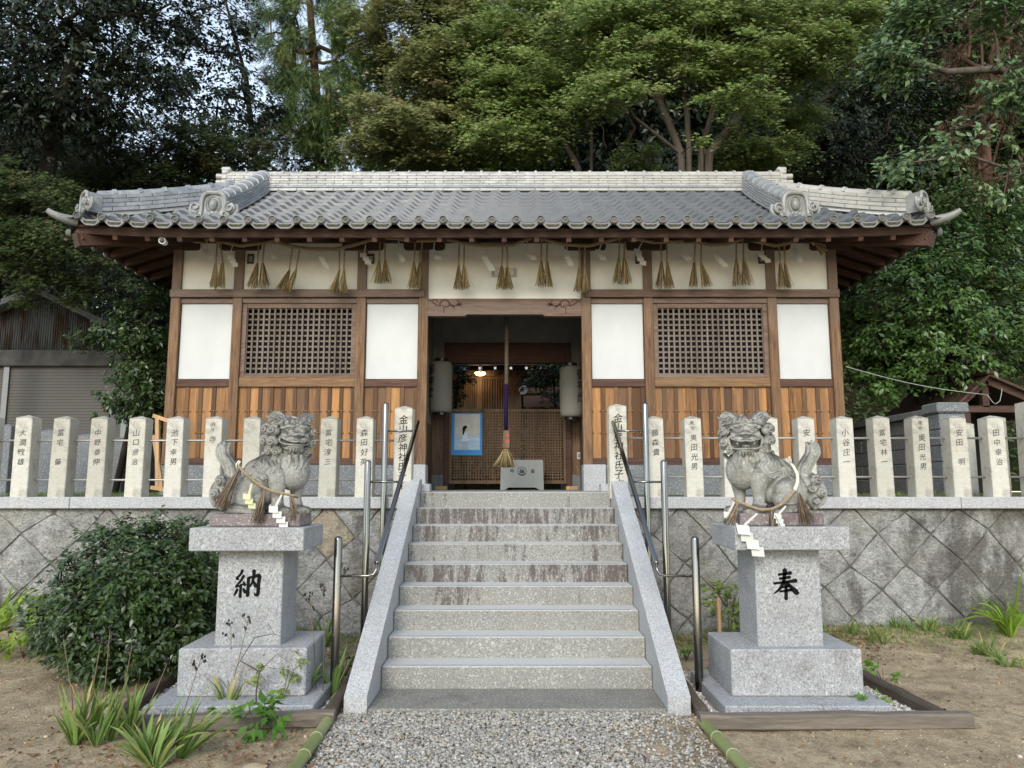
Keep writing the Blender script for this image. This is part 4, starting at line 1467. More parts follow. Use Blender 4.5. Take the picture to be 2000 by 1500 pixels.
for s_ in (-1, 1):
    for fr in (1, -1):
        y0_ = YM - fr * (YM - 10.95)
        y1_ = YM - fr * (YM - 9.84)
        a_, b_ = Vector((hx(s_ * 4.72), y0_, 5.12)), Vector((hx(s_ * 5.66), y1_, 4.735))
        MB().beam(a_, b_, 0.135, 0.17, ch=0.006).build('corner_beam', M['wood_red'], eaves)
        d_ = (b_ - a_).normalized()
        MB().beam(b_ + d_ * 0.0005, b_ + d_ * 0.02, 0.15, 0.19, ch=0.004).build('beam_cap', M['wood_dark'], eaves)

# small mounted things on the front wall
for px_, lb in ((490, 'small dark framed vent beside the first upper plaster, near the left end'), (725, 'small dark framed vent half hidden by a paper streamer, left of the entrance'),
                (1247, 'small dark framed vent behind a paper streamer, right of the entrance'), (1487, 'small dark framed vent behind the whitest paper streamer, near the warm end panel')):
    c = at(px_, 506, YB + 0.05)
    v = thing('wall_vent', lb, 'vent', (c.x, c.y, c.z), 'dark vents on the upper wall')
    fr = MB()
    for a, b, q, w in ((-0.048, -0.03, -0.072, 0.072), (0.03, 0.048, -0.072, 0.072)):
        fr.box(c.x + a, c.x + b, YB + 0.03, YB + 0.0495, c.z + q, c.z + w)
    fr.box(c.x - 0.03, c.x + 0.03, YB + 0.03, YB + 0.0495, c.z - 0.072, c.z - 0.045)
    fr.box(c.x - 0.03, c.x + 0.03, YB + 0.03, YB + 0.0495, c.z + 0.045, c.z + 0.072)
    fr.build('frame', M['wood_red'], v)
    MB().box(c.x - 0.0295, c.x + 0.0295, YB + 0.044, YB + 0.0494, c.z - 0.0445, c.z + 0.0445).build('plate', M['granite'], v)
c = at(985, 533, YB + 0.05)
v = thing('wall_lamp', 'flat translucent wall lamp behind the middle straw tassels over the entrance', 'lamp', (c.x, c.y, c.z))
MB().hexa([(c.x - 0.165, YB + 0.0495, c.z - 0.07), (c.x + 0.165, YB + 0.0495, c.z - 0.07), (c.x + 0.165, YB + 0.0495, c.z + 0.07), (c.x - 0.165, YB + 0.0495, c.z + 0.07),
           (c.x - 0.145, YB - 0.0, c.z - 0.05), (c.x + 0.145, YB - 0.0, c.z - 0.05), (c.x + 0.145, YB - 0.0, c.z + 0.05), (c.x - 0.145, YB - 0.0, c.z + 0.05)], 0.006).build('cover', m_plain('lamp_cover', (0.50, 0.50, 0.46), 0.2, 0.5), v)
for s in (-1, 1):
    MB().box(c.x + s * 0.17, c.x + s * 0.186, YB + 0.02, YB + 0.0495, c.z - 0.07, c.z + 0.07, 0.004).build('end_cap', M['panel'], v)
c = at(318, 471, 9.95)
v = thing('security_camera', 'small white bullet camera with black lens under the eave corner near the shutter shed', 'camera', (c.x, c.y, c.z))
ax = Vector((0.18, -1, -0.12)).normalized()
MB().lathe(c + ax * -0.10, [(0.036, 0), (0.045, 0.012), (0.047, 0.13), (0.044, 0.145), (0.036, 0.145), (0.034, 0.135), (0.001, 0.135)], 18, ax).build('housing', M['white'], v, 35)
MB().lathe(c + ax * 0.036, [(0.033, 0.0), (0.030, 0.004), (0.016, 0.006), (0.001, 0.009)], 16, ax).build('lens', M['black'], v, 35)
MB().tube([c + ax * -0.05 + Vector((0, 0, 0.03)), c + ax * -0.05 + Vector((0, 0.02, 0.12))], 0.014, 8).build('bracket', M['white'], v, 180)
# ------------------------------------------------------------------ guardian lion-dogs


def rot_to(n, up=(0, 0, 1)):
    n = Vector(n).normalized()
    u = Vector(up)
    s = u.cross(n)
    s = s.normalized() if s.length > 1e-4 else Vector((1, 0, 0))
    u = n.cross(s)
    return Matrix((s, u, n)).transposed()


def cap_tube(mb, pts, rad, n=10):
    """tube with rounded ends"""
    pts = [Vector(p) for p in pts]
    if not hasattr(rad, '__len__'):
        rad = [rad] * len(pts)
    P = np.array([list(p) + [r] for p, r in zip(pts, rad)])
    m = len(P)
    out = []
    k = 4
    for t in np.linspace(0, m - 1, k * (m - 1) + 1):
        i = min(int(t), m - 2)
        f = t - i
        p0, p1, p2, p3 = P[max(i - 1, 0)], P[i], P[i + 1], P[min(i + 2, m - 1)]
        out.append(0.5 * ((2 * p1) + (-p0 + p2) * f + (2 * p0 - 5 * p1 + 4 * p2 - p3) * f * f + (-p0 + 3 * p1 - 3 * p2 + p3) * f ** 3))
    out = np.array(out)
    mb.tube([tuple(o[:3]) for o in out], [max(o[3], 0.0015) for o in out], n)
    mb.ball(pts[0], max(rad[0], 0.0015), n, 6)
    mb.ball(pts[-1], max(rad[-1], 0.0015), n, 6)


def curl(mb, c, n, r, hand=1, turns=1.5):
    """a snail curl of the mane: flattened ball with a raised spiral"""
    c, n = Vector(c), Vector(n).normalized()
    R = rot_to(n)
    mb.ball(c, (r, r, r * 0.85), 14, 10, R)
    side, up = R.col[0], R.col[1]
    pts, rad = [], []
    m = 30
    for q in range(m):
        k = q / (m - 1)
        a = hand * (turns * 2 * math.pi * k + 0.6)
        rr_ = r * (0.93 - 0.86 * k)
        hgt = r * (0.50 + 0.62 * k ** 0.8)
        pts.append(c + side * (math.cos(a) * rr_) + up * (math.sin(a) * rr_) + n * hgt)
        rad.append(r * (0.23 - 0.06 * k))
    mb.tube(pts, rad, 6)
    mb.ball(pts[-1], r * 0.2, 8, 6)


def lion_dog(root, mirror, mouth_open, yaw_deg, seed):
    """body faces +X (or -X when mirrored), head turned towards -Y; returns the stone body mesh"""
    r = random.Random(seed)
    k = 0.000664
    S = lambda u, v, y: Vector(((u - 670) * k, y, (1385 - v) * k))
    mb = MB()
    E = []                                     # body ellipsoids, for laying locks on the surface

    def ell(c, rad, rot=None):
        mb.ball(c, rad, 20, 14, rot)
        E.append((Vector(c), rad, rot))

    tilt = lambda d: Matrix.Rotation(math.radians(d), 3, 'Y')
    ell(S(985, 765, -0.005), (0.135, 0.125, 0.160), tilt(-12))          # chest
    ell(S(930, 640, -0.01), (0.125, 0.115, 0.125))                       # neck
    ell(S(800, 790, -0.03), (0.13, 0.125, 0.135), tilt(20))              # shoulder
    ell(S(660, 850, 0.0), (0.155, 0.118, 0.135), tilt(35))               # back
    ell(S(490, 1020, 0.0), (0.138, 0.118, 0.140))                        # rump
    ell(S(560, 1040, -0.085), (0.115, 0.062, 0.135), tilt(-18))          # thigh
    ell(S(560, 1040, 0.085), (0.115, 0.062, 0.135), tilt(-18))
    ell(S(640, 1020, -0.105), (0.052, 0.045, 0.10), tilt(-14))           # thigh muscle
    ell(S(700, 1010, 0.0), (0.10, 0.09, 0.10))
    for s in (-1, 1):                          # hind feet
        cap_tube(mb, [S(400, 1195, s * 0.105), S(520, 1205, s * 0.118), S(660, 1215, s * 0.125)], [0.040, 0.040, 0.034])
        for q in (-1, 0, 1):
            mb.ball(S(700, 1228, s * 0.125 + q * 0.024), (0.036, 0.015, 0.022), 10, 8)
    # fore legs
    cap_tube(mb, [S(860, 830, -0.085), S(872, 960, -0.092), S(872, 1080, -0.085), S(880, 1180, -0.09)], [0.080, 0.060, 0.043, 0.047], 14)
    cap_tube(mb, [S(1010, 830, 0.055), S(1020, 960, 0.065), S(1015, 1080, 0.06), S(1030, 1180, 0.06)], [0.078, 0.055, 0.040, 0.046], 14)
    for (u, y) in ((905, -0.10), (1050, 0.045)):
        mb.ball(S(u, 1215, y), (0.072, 0.062, 0.040), 14, 10)
        for q in (-1.5, -0.5, 0.5, 1.5):
            mb.ball(S(u + 75, 1222, y + q * 0.027), (0.044, 0.0155, 0.030), 10, 8)
            mb.ball(S(u + 128, 1240, y + q * 0.027), (0.010, 0.006, 0.012), 6, 5)
    curl(mb, S(752, 862, -0.150), (0, -1, 0), 0.024, 1, 1.3)              # elbow curl
    # fur strands running back from the elbow
    for q in range(4):
        cap_tube(mb, [S(755 + q * 6, 845 + q * 18, -0.148), S(690, 815 + q * 14, -0.130), S(610, 800 + q * 14, -0.105)], [0.008, 0.007, 0.003], 6)
    # tail: scrolls at the root and a flame standing up
    mb.ball(S(240, 1010, 0.0), (0.060, 0.075, 0.135), 16, 12)
    mb.ball(S(300, 930, 0.0), (0.080, 0.070, 0.085), 16, 12)
    for (u, v, y, rr_, h) in ((240, 895, -0.070, 0.040, 1), (185, 1035, -0.070, 0.036, 1), (290, 985, -0.085, 0.030, -1), (240, 1120, -0.07, 0.026, -1), (240, 895, 0.070, 0.040, 1), (185, 1035, 0.070, 0.036, 1)):
        curl(mb, S(u, v, y), (-0.15, -1 if y < 0 else 1, 0.1), rr_, h, 1.4)
    cap_tube(mb, [S(250, 865, -0.03), S(165, 930, -0.03), S(128, 1030, -0.03), S(150, 1130, -0.03), S(235, 1205, -0.03)], [0.018, 0.024, 0.028, 0.024, 0.012], 8)
    cap_tube(mb, [S(250, 865, 0.03), S(165, 930, 0.03), S(128, 1030, 0.03), S(150, 1130, 0.03), S(235, 1205, 0.03)], [0.018, 0.024, 0.028, 0.024, 0.012], 8)
    flame = [(330, 850), (318, 760), (262, 670), (212, 590), (210, 520), (228, 475)]
    for off, y, rr_, tip in ((-52, -0.01, 0.024, (158, 488)), (-14, -0.030, 0.025, (190, 470)), (22, -0.030, 0.025, (232, 462)), (54, -0.012, 0.024, (285, 478)), (0, 0.015, 0.030, (215, 480)), (36, 0.015, 0.03, (250, 480))):
        P = [S(u + off * (0.75 if i == 0 else 1.0), v + (abs(off) * 0.2), y) for i, (u, v) in enumerate(flame[:-1])] + [S(tip[0], tip[1], y)]
        cap_tube(mb, P, [rr_ * 1.05, rr_ * 1.05, rr_ * 1.0, rr_ * 0.95, rr_ * 0.8, rr_ * 0.35], 8)

    # ---- head
    yw = math.radians(yaw_deg)
    F = Vector((math.sin(yw), -math.cos(yw), -0.04)).normalized()
    Rr = Vector((math.cos(yw), math.sin(yw), 0))
    U = Rr.cross(F) * -1
    U = F.cross(Rr) * -1 if U.z < 0 else U
    Hc = S(985, 385, -0.055)
    H = lambda a, b, c: Hc + Rr * a + U * b + F * c
    HM = Matrix((Rr, U, F)).transposed()
    drop = 0.036 if mouth_open else 0.0
    mb.ball(H(0, 0.035, 0.0), (0.112, 0.090, 0.100), 20, 14, HM)            # skull
    mb.ball(H(0, -0.03, -0.02), (0.120, 0.115, 0.085), 18, 12, HM)
    mb.ball(H(0, -0.005, 0.060), (0.066, 0.042, 0.058), 16, 12, HM)        # bridge of the snout
    mb.ball(H(0, -0.040, 0.075), (0.088, 0.026, 0.052), 18, 10, HM)        # upper lip
    for s in (-1, 1):
        mb.ball(H(s * 0.048, -0.034, 0.098), (0.036, 0.026, 0.032), 12, 10, HM)
        mb.ball(H(s * 0.046, 0.060, 0.083), (0.042, 0.022, 0.028), 12, 10, HM)   # brow
        mb.ball(H(s * 0.088, 0.050, 0.055), (0.028, 0.022, 0.028), 12, 8, HM)
        mb.ball(H(s * 0.043, 0.028, 0.090), (0.021, 0.017, 0.018), 12, 10, HM)   # eye
        mb.ball(H(s * 0.043, 0.026, 0.106), (0.008, 0.008, 0.006), 8, 6, HM)
        mb.ball(H(s * 0.024, 0.000, 0.128), (0.017, 0.014, 0.016), 10, 8, HM)    # nostril
        mb.ball(H(s * 0.082, -0.005, 0.060), (0.026, 0.030, 0.030), 12, 8, HM)   # cheek
        cap_tube(mb, [H(s * 0.065, 0.022, 0.082), H(s * 0.045, 0.012, 0.098), H(s * 0.022, 0.018, 0.100)], [0.006, 0.007, 0.004], 6)
        # lip scroll at the mouth corner
        cap_tube(mb, [H(0, -0.048, 0.128), H(s * 0.035, -0.054, 0.124), H(s * 0.068, -0.044, 0.106), H(s * 0.094, -0.030 - 0.2 * drop, 0.080), H(s * 0.112, -0.020, 0.058), H(s * 0.112, -0.052 - drop * 0.6, 0.052), H(s * 0.088, -0.068 - drop, 0.072), H(s * 0.045, -0.074 - drop, 0.106), H(0, -0.073 - drop, 0.116)],
                 [0.0095, 0.0095, 0.010, 0.010, 0.0095, 0.0095, 0.009, 0.009, 0.009], 8)
        for q, (a, b) in enumerate(((0.030, 0.092), (0.066, 0.083))):
            curl(mb, H(s * a, b, 0.078 - q * 0.012), F + Rr * (s * 0.3) + U * 0.35, 0.021, s, 1.1)
        # ear: broad leaf pointing out and back
        cap_tube(mb, [H(s * 0.070, 0.100, 0.010), H(s * 0.100, 0.128, -0.005), H(s * 0.135, 0.136, -0.015), H(s * 0.168, 0.120, -0.02), H(s * 0.192, 0.134, -0.025)], [0.034, 0.038, 0.033, 0.018, 0.004], 12)
        cap_tube(mb, [H(s * 0.075, 0.085, 0.038), H(s * 0.108, 0.100, 0.030), H(s * 0.14, 0.105, 0.015), H(s * 0.17, 0.112, 0.0)], [0.012, 0.012, 0.010, 0.005], 8)
        cap_tube(mb, [H(s * 0.078, 0.128, 0.036), H(s * 0.11, 0.156, 0.024), H(s * 0.145, 0.158, 0.01), H(s * 0.172, 0.135, -0.005)], [0.008, 0.009, 0.008, 0.004], 8)
        if mouth_open:
            mb.ball(H(s * 0.058, -0.066, 0.094), (0.008, 0.020, 0.008), 8, 6, HM)   # fang
    mb.ball(H(0, 0.004, 0.118), (0.030, 0.018, 0.022), 12, 10, HM)          # nose
    curl(mb, H(0, 0.098, 0.078), F + U * 0.4, 0.018, 1, 1.0)
    for q in range(7):                                                       # fringe over the brows
        mb.ball(H(-0.075 + 0.025 * q, 0.072 - 0.004 * abs(q - 3), 0.094 - 0.004 * abs(q - 3)), 0.0135, 8, 6)
    mb.ball(H(0, -0.088 - drop, 0.070), (0.066, 0.023, 0.045), 16, 10, HM)   # lower jaw
    mb.ball(H(0, -0.100 - drop, 0.040), (0.080, 0.026, 0.050), 16, 10, HM)
    if mouth_open:
        mb.ball(H(0, -0.090, 0.075), (0.032, 0.016, 0.038), 12, 8, HM)       # tongue
    for q in range(5):
        cap_tube(mb, [H(-0.04 + 0.02 * q, -0.100 - drop, 0.100 - 0.006 * abs(q - 2)), H(-0.044 + 0.022 * q, -0.122 - drop, 0.090)], [0.010, 0.005], 6)
    # ---- mane of curls round the face and down the neck
    spots = []
    for (az, el, rr_) in ((-62, 42, .031), (-64, 14, .034), (-66, -14, .034), (-62, -40, .031), (-96, 44, .034), (-98, 16, .037), (-98, -12, .037), (-98, -38, .036),
                          (-130, 40, .033), (-132, 12, .036), (-132, -14, .036), (-130, -38, .034), (-160, 25, .034), (-162, -5, .036), (-160, -32, .035),
                          (64, 40, .030), (68, 13, .032), (68, -14, .032), (62, -38, .030), (98, 36, .032), (102, 6, .034), (102, -22, .034), (135, 25, .034), (138, -10, .034), (170, 48, .034)):
        a, e = math.radians(az), math.radians(el)
        n = (F * math.cos(a) + Rr * math.sin(a)) * math.cos(e) + U * math.sin(e)
        c = Hc + Rr * (math.sin(a) * math.cos(e) * (0.172 if az < 0 else 0.155)) + F * (math.cos(a) * math.cos(e) * 0.125 - 0.018) + U * (math.sin(e) * 0.160 - 0.014)
        spots.append((c, n, rr_ * 1.2, 1 if az < 0 else -1))
    for c, n, rr_, h in spots:
        curl(mb, c, n * 0.6 + Vector((0, -0.45, 0.05)), rr_, h, 1.35)

    # ---- long locks over neck, shoulder and chest
    def surf(x, z):
        best = 0.3
        for c, rad, rot in E:
            R = rot.transposed() if rot else Matrix.Identity(3)
            o = R @ (Vector((x, -1.0, z)) - c)
            d = R @ Vector((0, 1, 0))
            A = sum((d[i] / rad[i]) ** 2 for i in range(3))
            B = 2 * sum(o[i] * d[i] / rad[i] ** 2 for i in range(3))
            C = sum((o[i] / rad[i]) ** 2 for i in range(3)) - 1
            D = B * B - 4 * A * C
            if D > 0:
                best = min(best, -1.0 + (-B - math.sqrt(D)) / (2 * A))
        return best

    locks = [[(610, 580), (570, 640), (520, 720), (470, 780)], [(640, 600), (600, 670), (560, 740), (520, 800)], [(690, 590), (655, 660), (640, 740), (590, 830)],
             [(720, 600), (690, 670), (700, 730), (650, 800)], [(770, 590), (730, 660), (745, 720), (690, 790)], [(800, 600), (770, 680), (790, 740), (740, 800)],
             [(840, 600), (815, 680), (850, 740), (820, 810)], [(880, 600), (850, 670), (875, 730), (850, 790)], [(920, 610), (890, 680), (900, 740), (875, 780)],
             [(1000, 620), (1010, 690), (1000, 740)], [(1060, 620), (1085, 700), (1075, 760)], [(1110, 620), (1130, 690), (1115, 780)], [(1150, 610), (1165, 680), (1150, 760)],
             [(560, 700), (520, 770), (480, 830), (440, 870)], [(600, 760), (560, 830), (520, 870)]]
    for L in locks:
        P = []
        for u, v in L:
            q = S(u, v, 0)
            y = surf(q.x, q.z)
            P.append(Vector((q.x, min(y, 0.1) - 0.002, q.z)))
        n = len(P)
        cap_tube(mb, P, [0.0165 - 0.011 * (i / (n - 1)) for i in range(n)], 6)
    if mirror:
        mb.v = [(-p[0], p[1], p[2]) for p in mb.v]
    # grow one continuous skin over everything, then smooth and roughen it slightly
    me = bpy.data.meshes.new('tmp')
    me.from_pydata(mb.v, [], mb.f)
    ob = bpy.data.objects.new('tmp', me)
    COL.objects.link(ob)
    md = ob.modifiers.new('skin', 'REMESH')
    md.mode = 'VOXEL'
    md.voxel_size = 0.0031
    sm = ob.modifiers.new('smooth', 'SMOOTH')
    sm.factor = 0.35
    sm.iterations = 1
    dg = bpy.context.evaluated_depsgraph_get()
    res = bpy.data.meshes.new_from_object(ob.evaluated_get(dg))
    bpy.data.objects.remove(ob)
    res.polygons.foreach_set("use_smooth", [True] * len(res.polygons))
    res.materials.clear()
    res.materials.append(M['statue'])
    res.name = 'body'
    o = bpy.data.objects.new('body', res)
    COL.objects.link(o)
    o.location = (0, 0, 0)
    o.parent = root
    return o


SZ = 1.2155
LDL = thing('lion_dog_statue', 'weathered stone lion-dog with closed mouth, seated on the pedestal beside the dark bush', 'statue', (-1.84, 5.73, SZ), 'stone lion-dog statues')
lion_dog(LDL, False, False, 42, 1)
MB().box(-1.84 - 0.325, -1.84 + 0.325, 5.73 - 0.165, 5.73 + 0.165, SZ, SZ + 0.088, 0.008).build('base_plate', M['statue_base'], LDL)
LDR = thing('lion_dog_statue', 'weathered stone lion-dog with open mouth, seated on the pedestal edged by white pebbles', 'statue', (1.93, 5.73, SZ + 0.006), 'stone lion-dog statues')
lion_dog(LDR, True, True, 14, 2)
MB().box(1.93 - 0.30, 1.93 + 0.30, 5.73 - 0.165, 5.73 + 0.165, SZ + 0.006, SZ + 0.094, 0.008).build('base_plate', M['statue_base'], LDR)

# ------------------------------------------------------------------ straw ropes, tassels, paper streamers


def twisted(mb, pts, r, strands=3, pitch=0.05, n=6, taper=None):
    """a rope of twisted strands along a polyline"""
    P = np.array([list(p) for p in pts], float)
    seg = np.linalg.norm(np.diff(P, axis=0), axis=1)
    L = np.concatenate([[0], np.cumsum(seg)])
    m = max(6, int(L[-1] / (pitch / 7)))
    tt = np.linspace(0, L[-1], m)
    C = np.stack([np.interp(tt, L, P[:, i]) for i in range(3)], 1)
    for _ in range(3):
        C[1:-1] = (C[:-2] + C[1:-1] * 2 + C[2:]) / 4
    T = np.gradient(C, axis=0)
    T /= np.linalg.norm(T, axis=1, keepdims=True)
    ref = np.array([0, 1, 0.02]) if abs(T[0][1]) < 0.8 else np.array([0, 0, 1.0])
    A = np.cross(T, ref)
    A /= np.linalg.norm(A, axis=1, keepdims=True)
    B = np.cross(T, A)
    for s in range(strands):
        ph = tt / pitch * 2 * math.pi + s * 2 * math.pi / strands
        rad = np.full(m, r) if taper is None else np.interp(tt / L[-1], [0, 1], [r, r * taper])
        X = C + (A * np.cos(ph)[:, None] + B * np.sin(ph)[:, None]) * (rad * 0.60)[:, None]
        mb.tube([tuple(x) for x in X], list(rad * 0.52), n)


def straw_bundle(mb, top, direction, length, spread, count, seed, r0=0.0035, bend=0.25, thick=0.016):
    """a bundle of straws bound at the top and fanning out"""
    r = random.Random(seed)
    d = Vector(direction).normalized()
    s = d.cross(Vector((0, 1, 0))).normalized()
    q = d.cross(s)
    for k in range(count):
        a = r.uniform(0, 2 * math.pi)
        w = math.sqrt(r.random())
        t0 = Vector(top) + (s * math.cos(a) + q * math.sin(a)) * (w * thick * 0.55)
        sp = spread * w * r.uniform(0.7, 1.15)
        if r.random() < 0.05:
            sp *= 1.6
        L = length * r.uniform(0.86, 1.03)
        off = (s * math.cos(a) + q * math.sin(a) * 0.7) * sp
        p1 = t0 + d * (L * 0.45) + off * 0.42 + s * r.gauss(0, 0.004)
        p2 = t0 + d * L + off + Vector((0, 0, -1)) * (bend * sp * 0.3) + s * r.gauss(0, 0.008)
        mb.tube([t0, p1, p2], [r0, r0, r0 * 0.75], 4, True, r.random() ** 1.3)


def streamer(mb, top, s, fwd, scale=1.0, folds=4, tilt=0.0, rnd=None):
    """folded zigzag paper streamer hanging from top; s is the sideways direction"""
    rnd = rnd or random.Random(1)
    s, f = Vector(s).normalized(), Vector(fwd).normalized()
    dn = Vector((0, 0, -1))
    th = f * 0.0012
    w = 0.030 * scale

    def quad(a, b, c, d):
        vs = [a, b, c, d, a + th, b + th, c + th, d + th]
        mb.add(vs, [(0, 1, 2, 3), (7, 6, 5, 4), (0, 4, 5, 1), (1, 5, 6, 2), (2, 6, 7, 3), (3, 7, 4, 0)])

    t = Vector(top)
    st = Matrix.Rotation(tilt, 3, f) @ Vector((0, 0, -1))
    ss = st.cross(f).normalized()
    a = t + st * (0.085 * scale)
    quad(t - ss * 0.006, t + ss * 0.006, a + ss * 0.009, a - ss * 0.009)
    R = Matrix.Rotation(tilt * 0.25 + rnd.uniform(-0.15, 0.15), 3, f)
    s, dn = R @ s, R @ dn
    p = a - s * (w * 0.4)
    for k in range(folds):
        lean = f * (0.004 + rnd.uniform(-0.004, 0.010)) * scale
        h = 0.044 * scale
        y = f * (0.0030 * (folds - k))
        sh = s * (0.026 * scale)
        q0, q1 = p - s * w + y, p + s * w + y
        quad(q0, q1, q1 + dn * h + sh * 0.25 + lean, q0 + dn * h + sh * 0.25 + lean)
        p = p + dn * (h * 0.74) + sh * rnd.uniform(0.75, 1.15)


# ropes draped on the two statues
rl = thing('straw_rope', 'twisted straw rope slung across the flank of the closed-mouth lion-dog', 'straw rope', (-1.84, 5.55, SZ + 0.3), 'straw ropes on the lion-dogs')
k_ = 0.000664
SL = lambda u, v, y: Vector((-1.84 + (u - 670) * k_, 5.73 + y, SZ + (1385 - v) * k_))
mb = MB()
twisted(mb, [SL(455, 705, -0.10), SL(470, 745, -0.155), SL(560, 815, -0.180), SL(650, 890, -0.185), SL(740, 955, -0.185), SL(850, 1005, -0.178), SL(960, 1030, -0.165), SL(1070, 1058, -0.135), SL(1085, 1075, -0.07)], 0.0095, 3, 0.045)
mb.build('cord', M['rope'], rl, 180)
mb = MB()
mb.tube([SL(430, 760, -0.12), SL(425, 710, -0.12), SL(450, 680, -0.12), SL(470, 690, -0.13), SL(455, 720, -0.14)], 0.006, 6)
mb.build('white_knot', M['rope_white'], rl, 180)
for (u, v, dx, dz, L, sp, n, sd) in ((478, 790, -0.42, -1, 0.29, 0.05, 46, 3), (778, 985, -0.18, -1, 0.24, 0.042, 46, 4), (1040, 1060, 0.28, -1, 0.185, 0.035, 34, 5)):
    mb = MB()
    straw_bundle(mb, SL(u, v, -0.186 if u < 1000 else -0.15), (dx, -0.06, dz), L, sp, n, sd, 0.0021, 0.3, 0.014)
    mb.build('tassel', M['straw_old'], rl, 180)
mb = MB()
streamer(mb, SL(640, 925, -0.195), (1, 0, 0), (0, -1, 0), 0.9, 3, -0.22, random.Random(3))
mb.build('paper_streamer', M['paper_yellow'], rl)
mb = MB()
streamer(mb, SL(965, 1045, -0.19), (1, 0.1, 0), (0, -1, 0), 1.05, 4, -0.45, random.Random(5))
mb.build('paper_streamer', M['paper'], rl)

rr2 = thing('straw_rope', 'twisted straw rope with a white end hanging in a loop on the open-mouth lion-dog', 'straw rope', (1.93, 5.55, SZ + 0.3), 'straw ropes on the lion-dogs')
kr = 0.000715
SR = lambda u, v, y: Vector((1.93 + (u - 853) * kr, 5.73 + y, SZ + (1265 - v) * kr))
mb = MB()
twisted(mb, [SR(400, 990, -0.07), SR(420, 1010, -0.13), SR(520, 1060, -0.17), SR(640, 1100, -0.185), SR(750, 1088, -0.190), SR(850, 1040, -0.190), SR(930, 970, -0.182), SR(1000, 895, -0.165)], 0.0100, 3, 0.045)
mb.build('cord', M['rope'], rr2, 180)
mb = MB()
twisted(mb, [SR(990, 905, -0.167), SR(1030, 830, -0.155), SR(1040, 750, -0.14), SR(1010, 670, -0.13), SR(975, 630, -0.13)], 0.0135, 3, 0.045, taper=0.75)
straw_bundle(mb, SR(982, 640, -0.13), (-0.4, 0, 1), 0.055, 0.022, 18, 6, 0.0022)
mb.build('white_end', M['rope_white'], rr2, 180)
for (u, v, dx, dz, L, sp, n, sd) in ((1020, 930, 0.22, -1, 0.225, 0.048, 50, 8), (740, 1100, 0.08, -1, 0.125, 0.05, 36, 9), (420, 1040, -0.42, -1, 0.17, 0.04, 40, 10)):
    mb = MB()
    straw_bundle(mb, SR(u, v, -0.185 if u > 500 else -0.14), (dx, -0.1, dz), L, sp, n, sd, 0.0021, 0.3, 0.014)
    mb.build('tassel', M['straw_old'], rr2, 180)
for (u, v, y, tl, sc_, mt, sd) in ((540, 1125, -0.318, -0.85, 1.45, 'paper', 2), (880, 1060, -0.195, -0.75, 0.9, 'paper', 4), (395, 1020, -0.13, -0.5, 1.0, 'paper', 7)):
    mb = MB()
    streamer(mb, SR(u, v, y), (1, 0, 0), (0, -1, 0), sc_, 4, tl, random.Random(sd))
    mb.build('paper_streamer', M[mt], rr2)
# ------------------------------------------------------------------ sacred rope under the eaves, its tassels and streamers
RYD = 10.62                      # depth of the rope, in front of the wall


def rp(u, v, Y=RYD):
    return at(u, v, Y)


rope = thing('sacred_rope', 'long twisted straw rope swagged under the eaves across the whole front of the hall', 'straw rope', (XB, RYD, 4.9))
mb = MB()
swag = [(368, 465), (385, 473), (408, 466), (425, 470), (470, 480), (515, 474), (535, 470), (560, 479), (600, 486), (655, 487), (700, 476), (735, 465), (770, 465), (800, 470), (845, 470), (870, 467),
        (905, 475), (945, 480), (1000, 479), (1037, 465), (1060, 467), (1100, 477), (1150, 480), (1190, 470), (1215, 464), (1240, 466), (1275, 473), (1310, 472), (1350, 470), (1385, 478), (1420, 477), (1450, 467), (1475, 471), (1515, 480), (1545, 474), (1560, 463), (1580, 465), (1592, 478)]
twisted(mb, [rp(u, v) for u, v in swag], 0.026, 3, 0.11)
mb.build('cord', M['rope'], rope, 180)
mb = MB()
straw_bundle(mb, rp(1592, 476), (0.25, 0, -0.12), 0.15, 0.06, 40, 4, 0.004, 0.2, 0.03)
straw_bundle(mb, rp(1594, 478), (0.7, 0, -0.8), 0.17, 0.05, 40, 6, 0.004, 0.2, 0.03)
mb.build('frayed_end', M['straw'], rope, 180)

TAS = [  # attachment of the two cords, knots and ends, read along the rope
    ((425, 430), 472, (422, 435), 512, (417, 430), 562), ((506, 517), 472, (503, 513), 514, (492, 516), 562), ((571, 586), 486, (565, 578), 530, (548, 560), 568),
    ((663, 673), 489, (663, 672), 526, (650, 668), 572), ((742, 752), 472, (741, 752), 509, (737, 753), 553), ((811, 825), 474, (809, 821), 514, (806, 817), 563),
    ((897, 907), 478, (896, 906), 517, (895, 909), 565), ((982, 990), 480, (980, 991), 520, (978, 992), 565), ((1058, 1069), 470, (1057, 1068), 511, (1057, 1072), 560),
    ((1132, 1143), 480, (1131, 1142), 522, (1130, 1145), 570), ((1210, 1220), 472, (1209, 1219), 504, (1206, 1223), 554), ((1291, 1302), 474, (1292, 1303), 513, (1290, 1308), 563),
    ((1358, 1370), 477, (1356, 1369), 511, (1354, 1381), 560), ((1438, 1452), 471, (1438, 1452), 506, (1440, 1460), 558), ((1521, 1532), 480, (1524, 1533), 516, (1528, 1540), 562)]
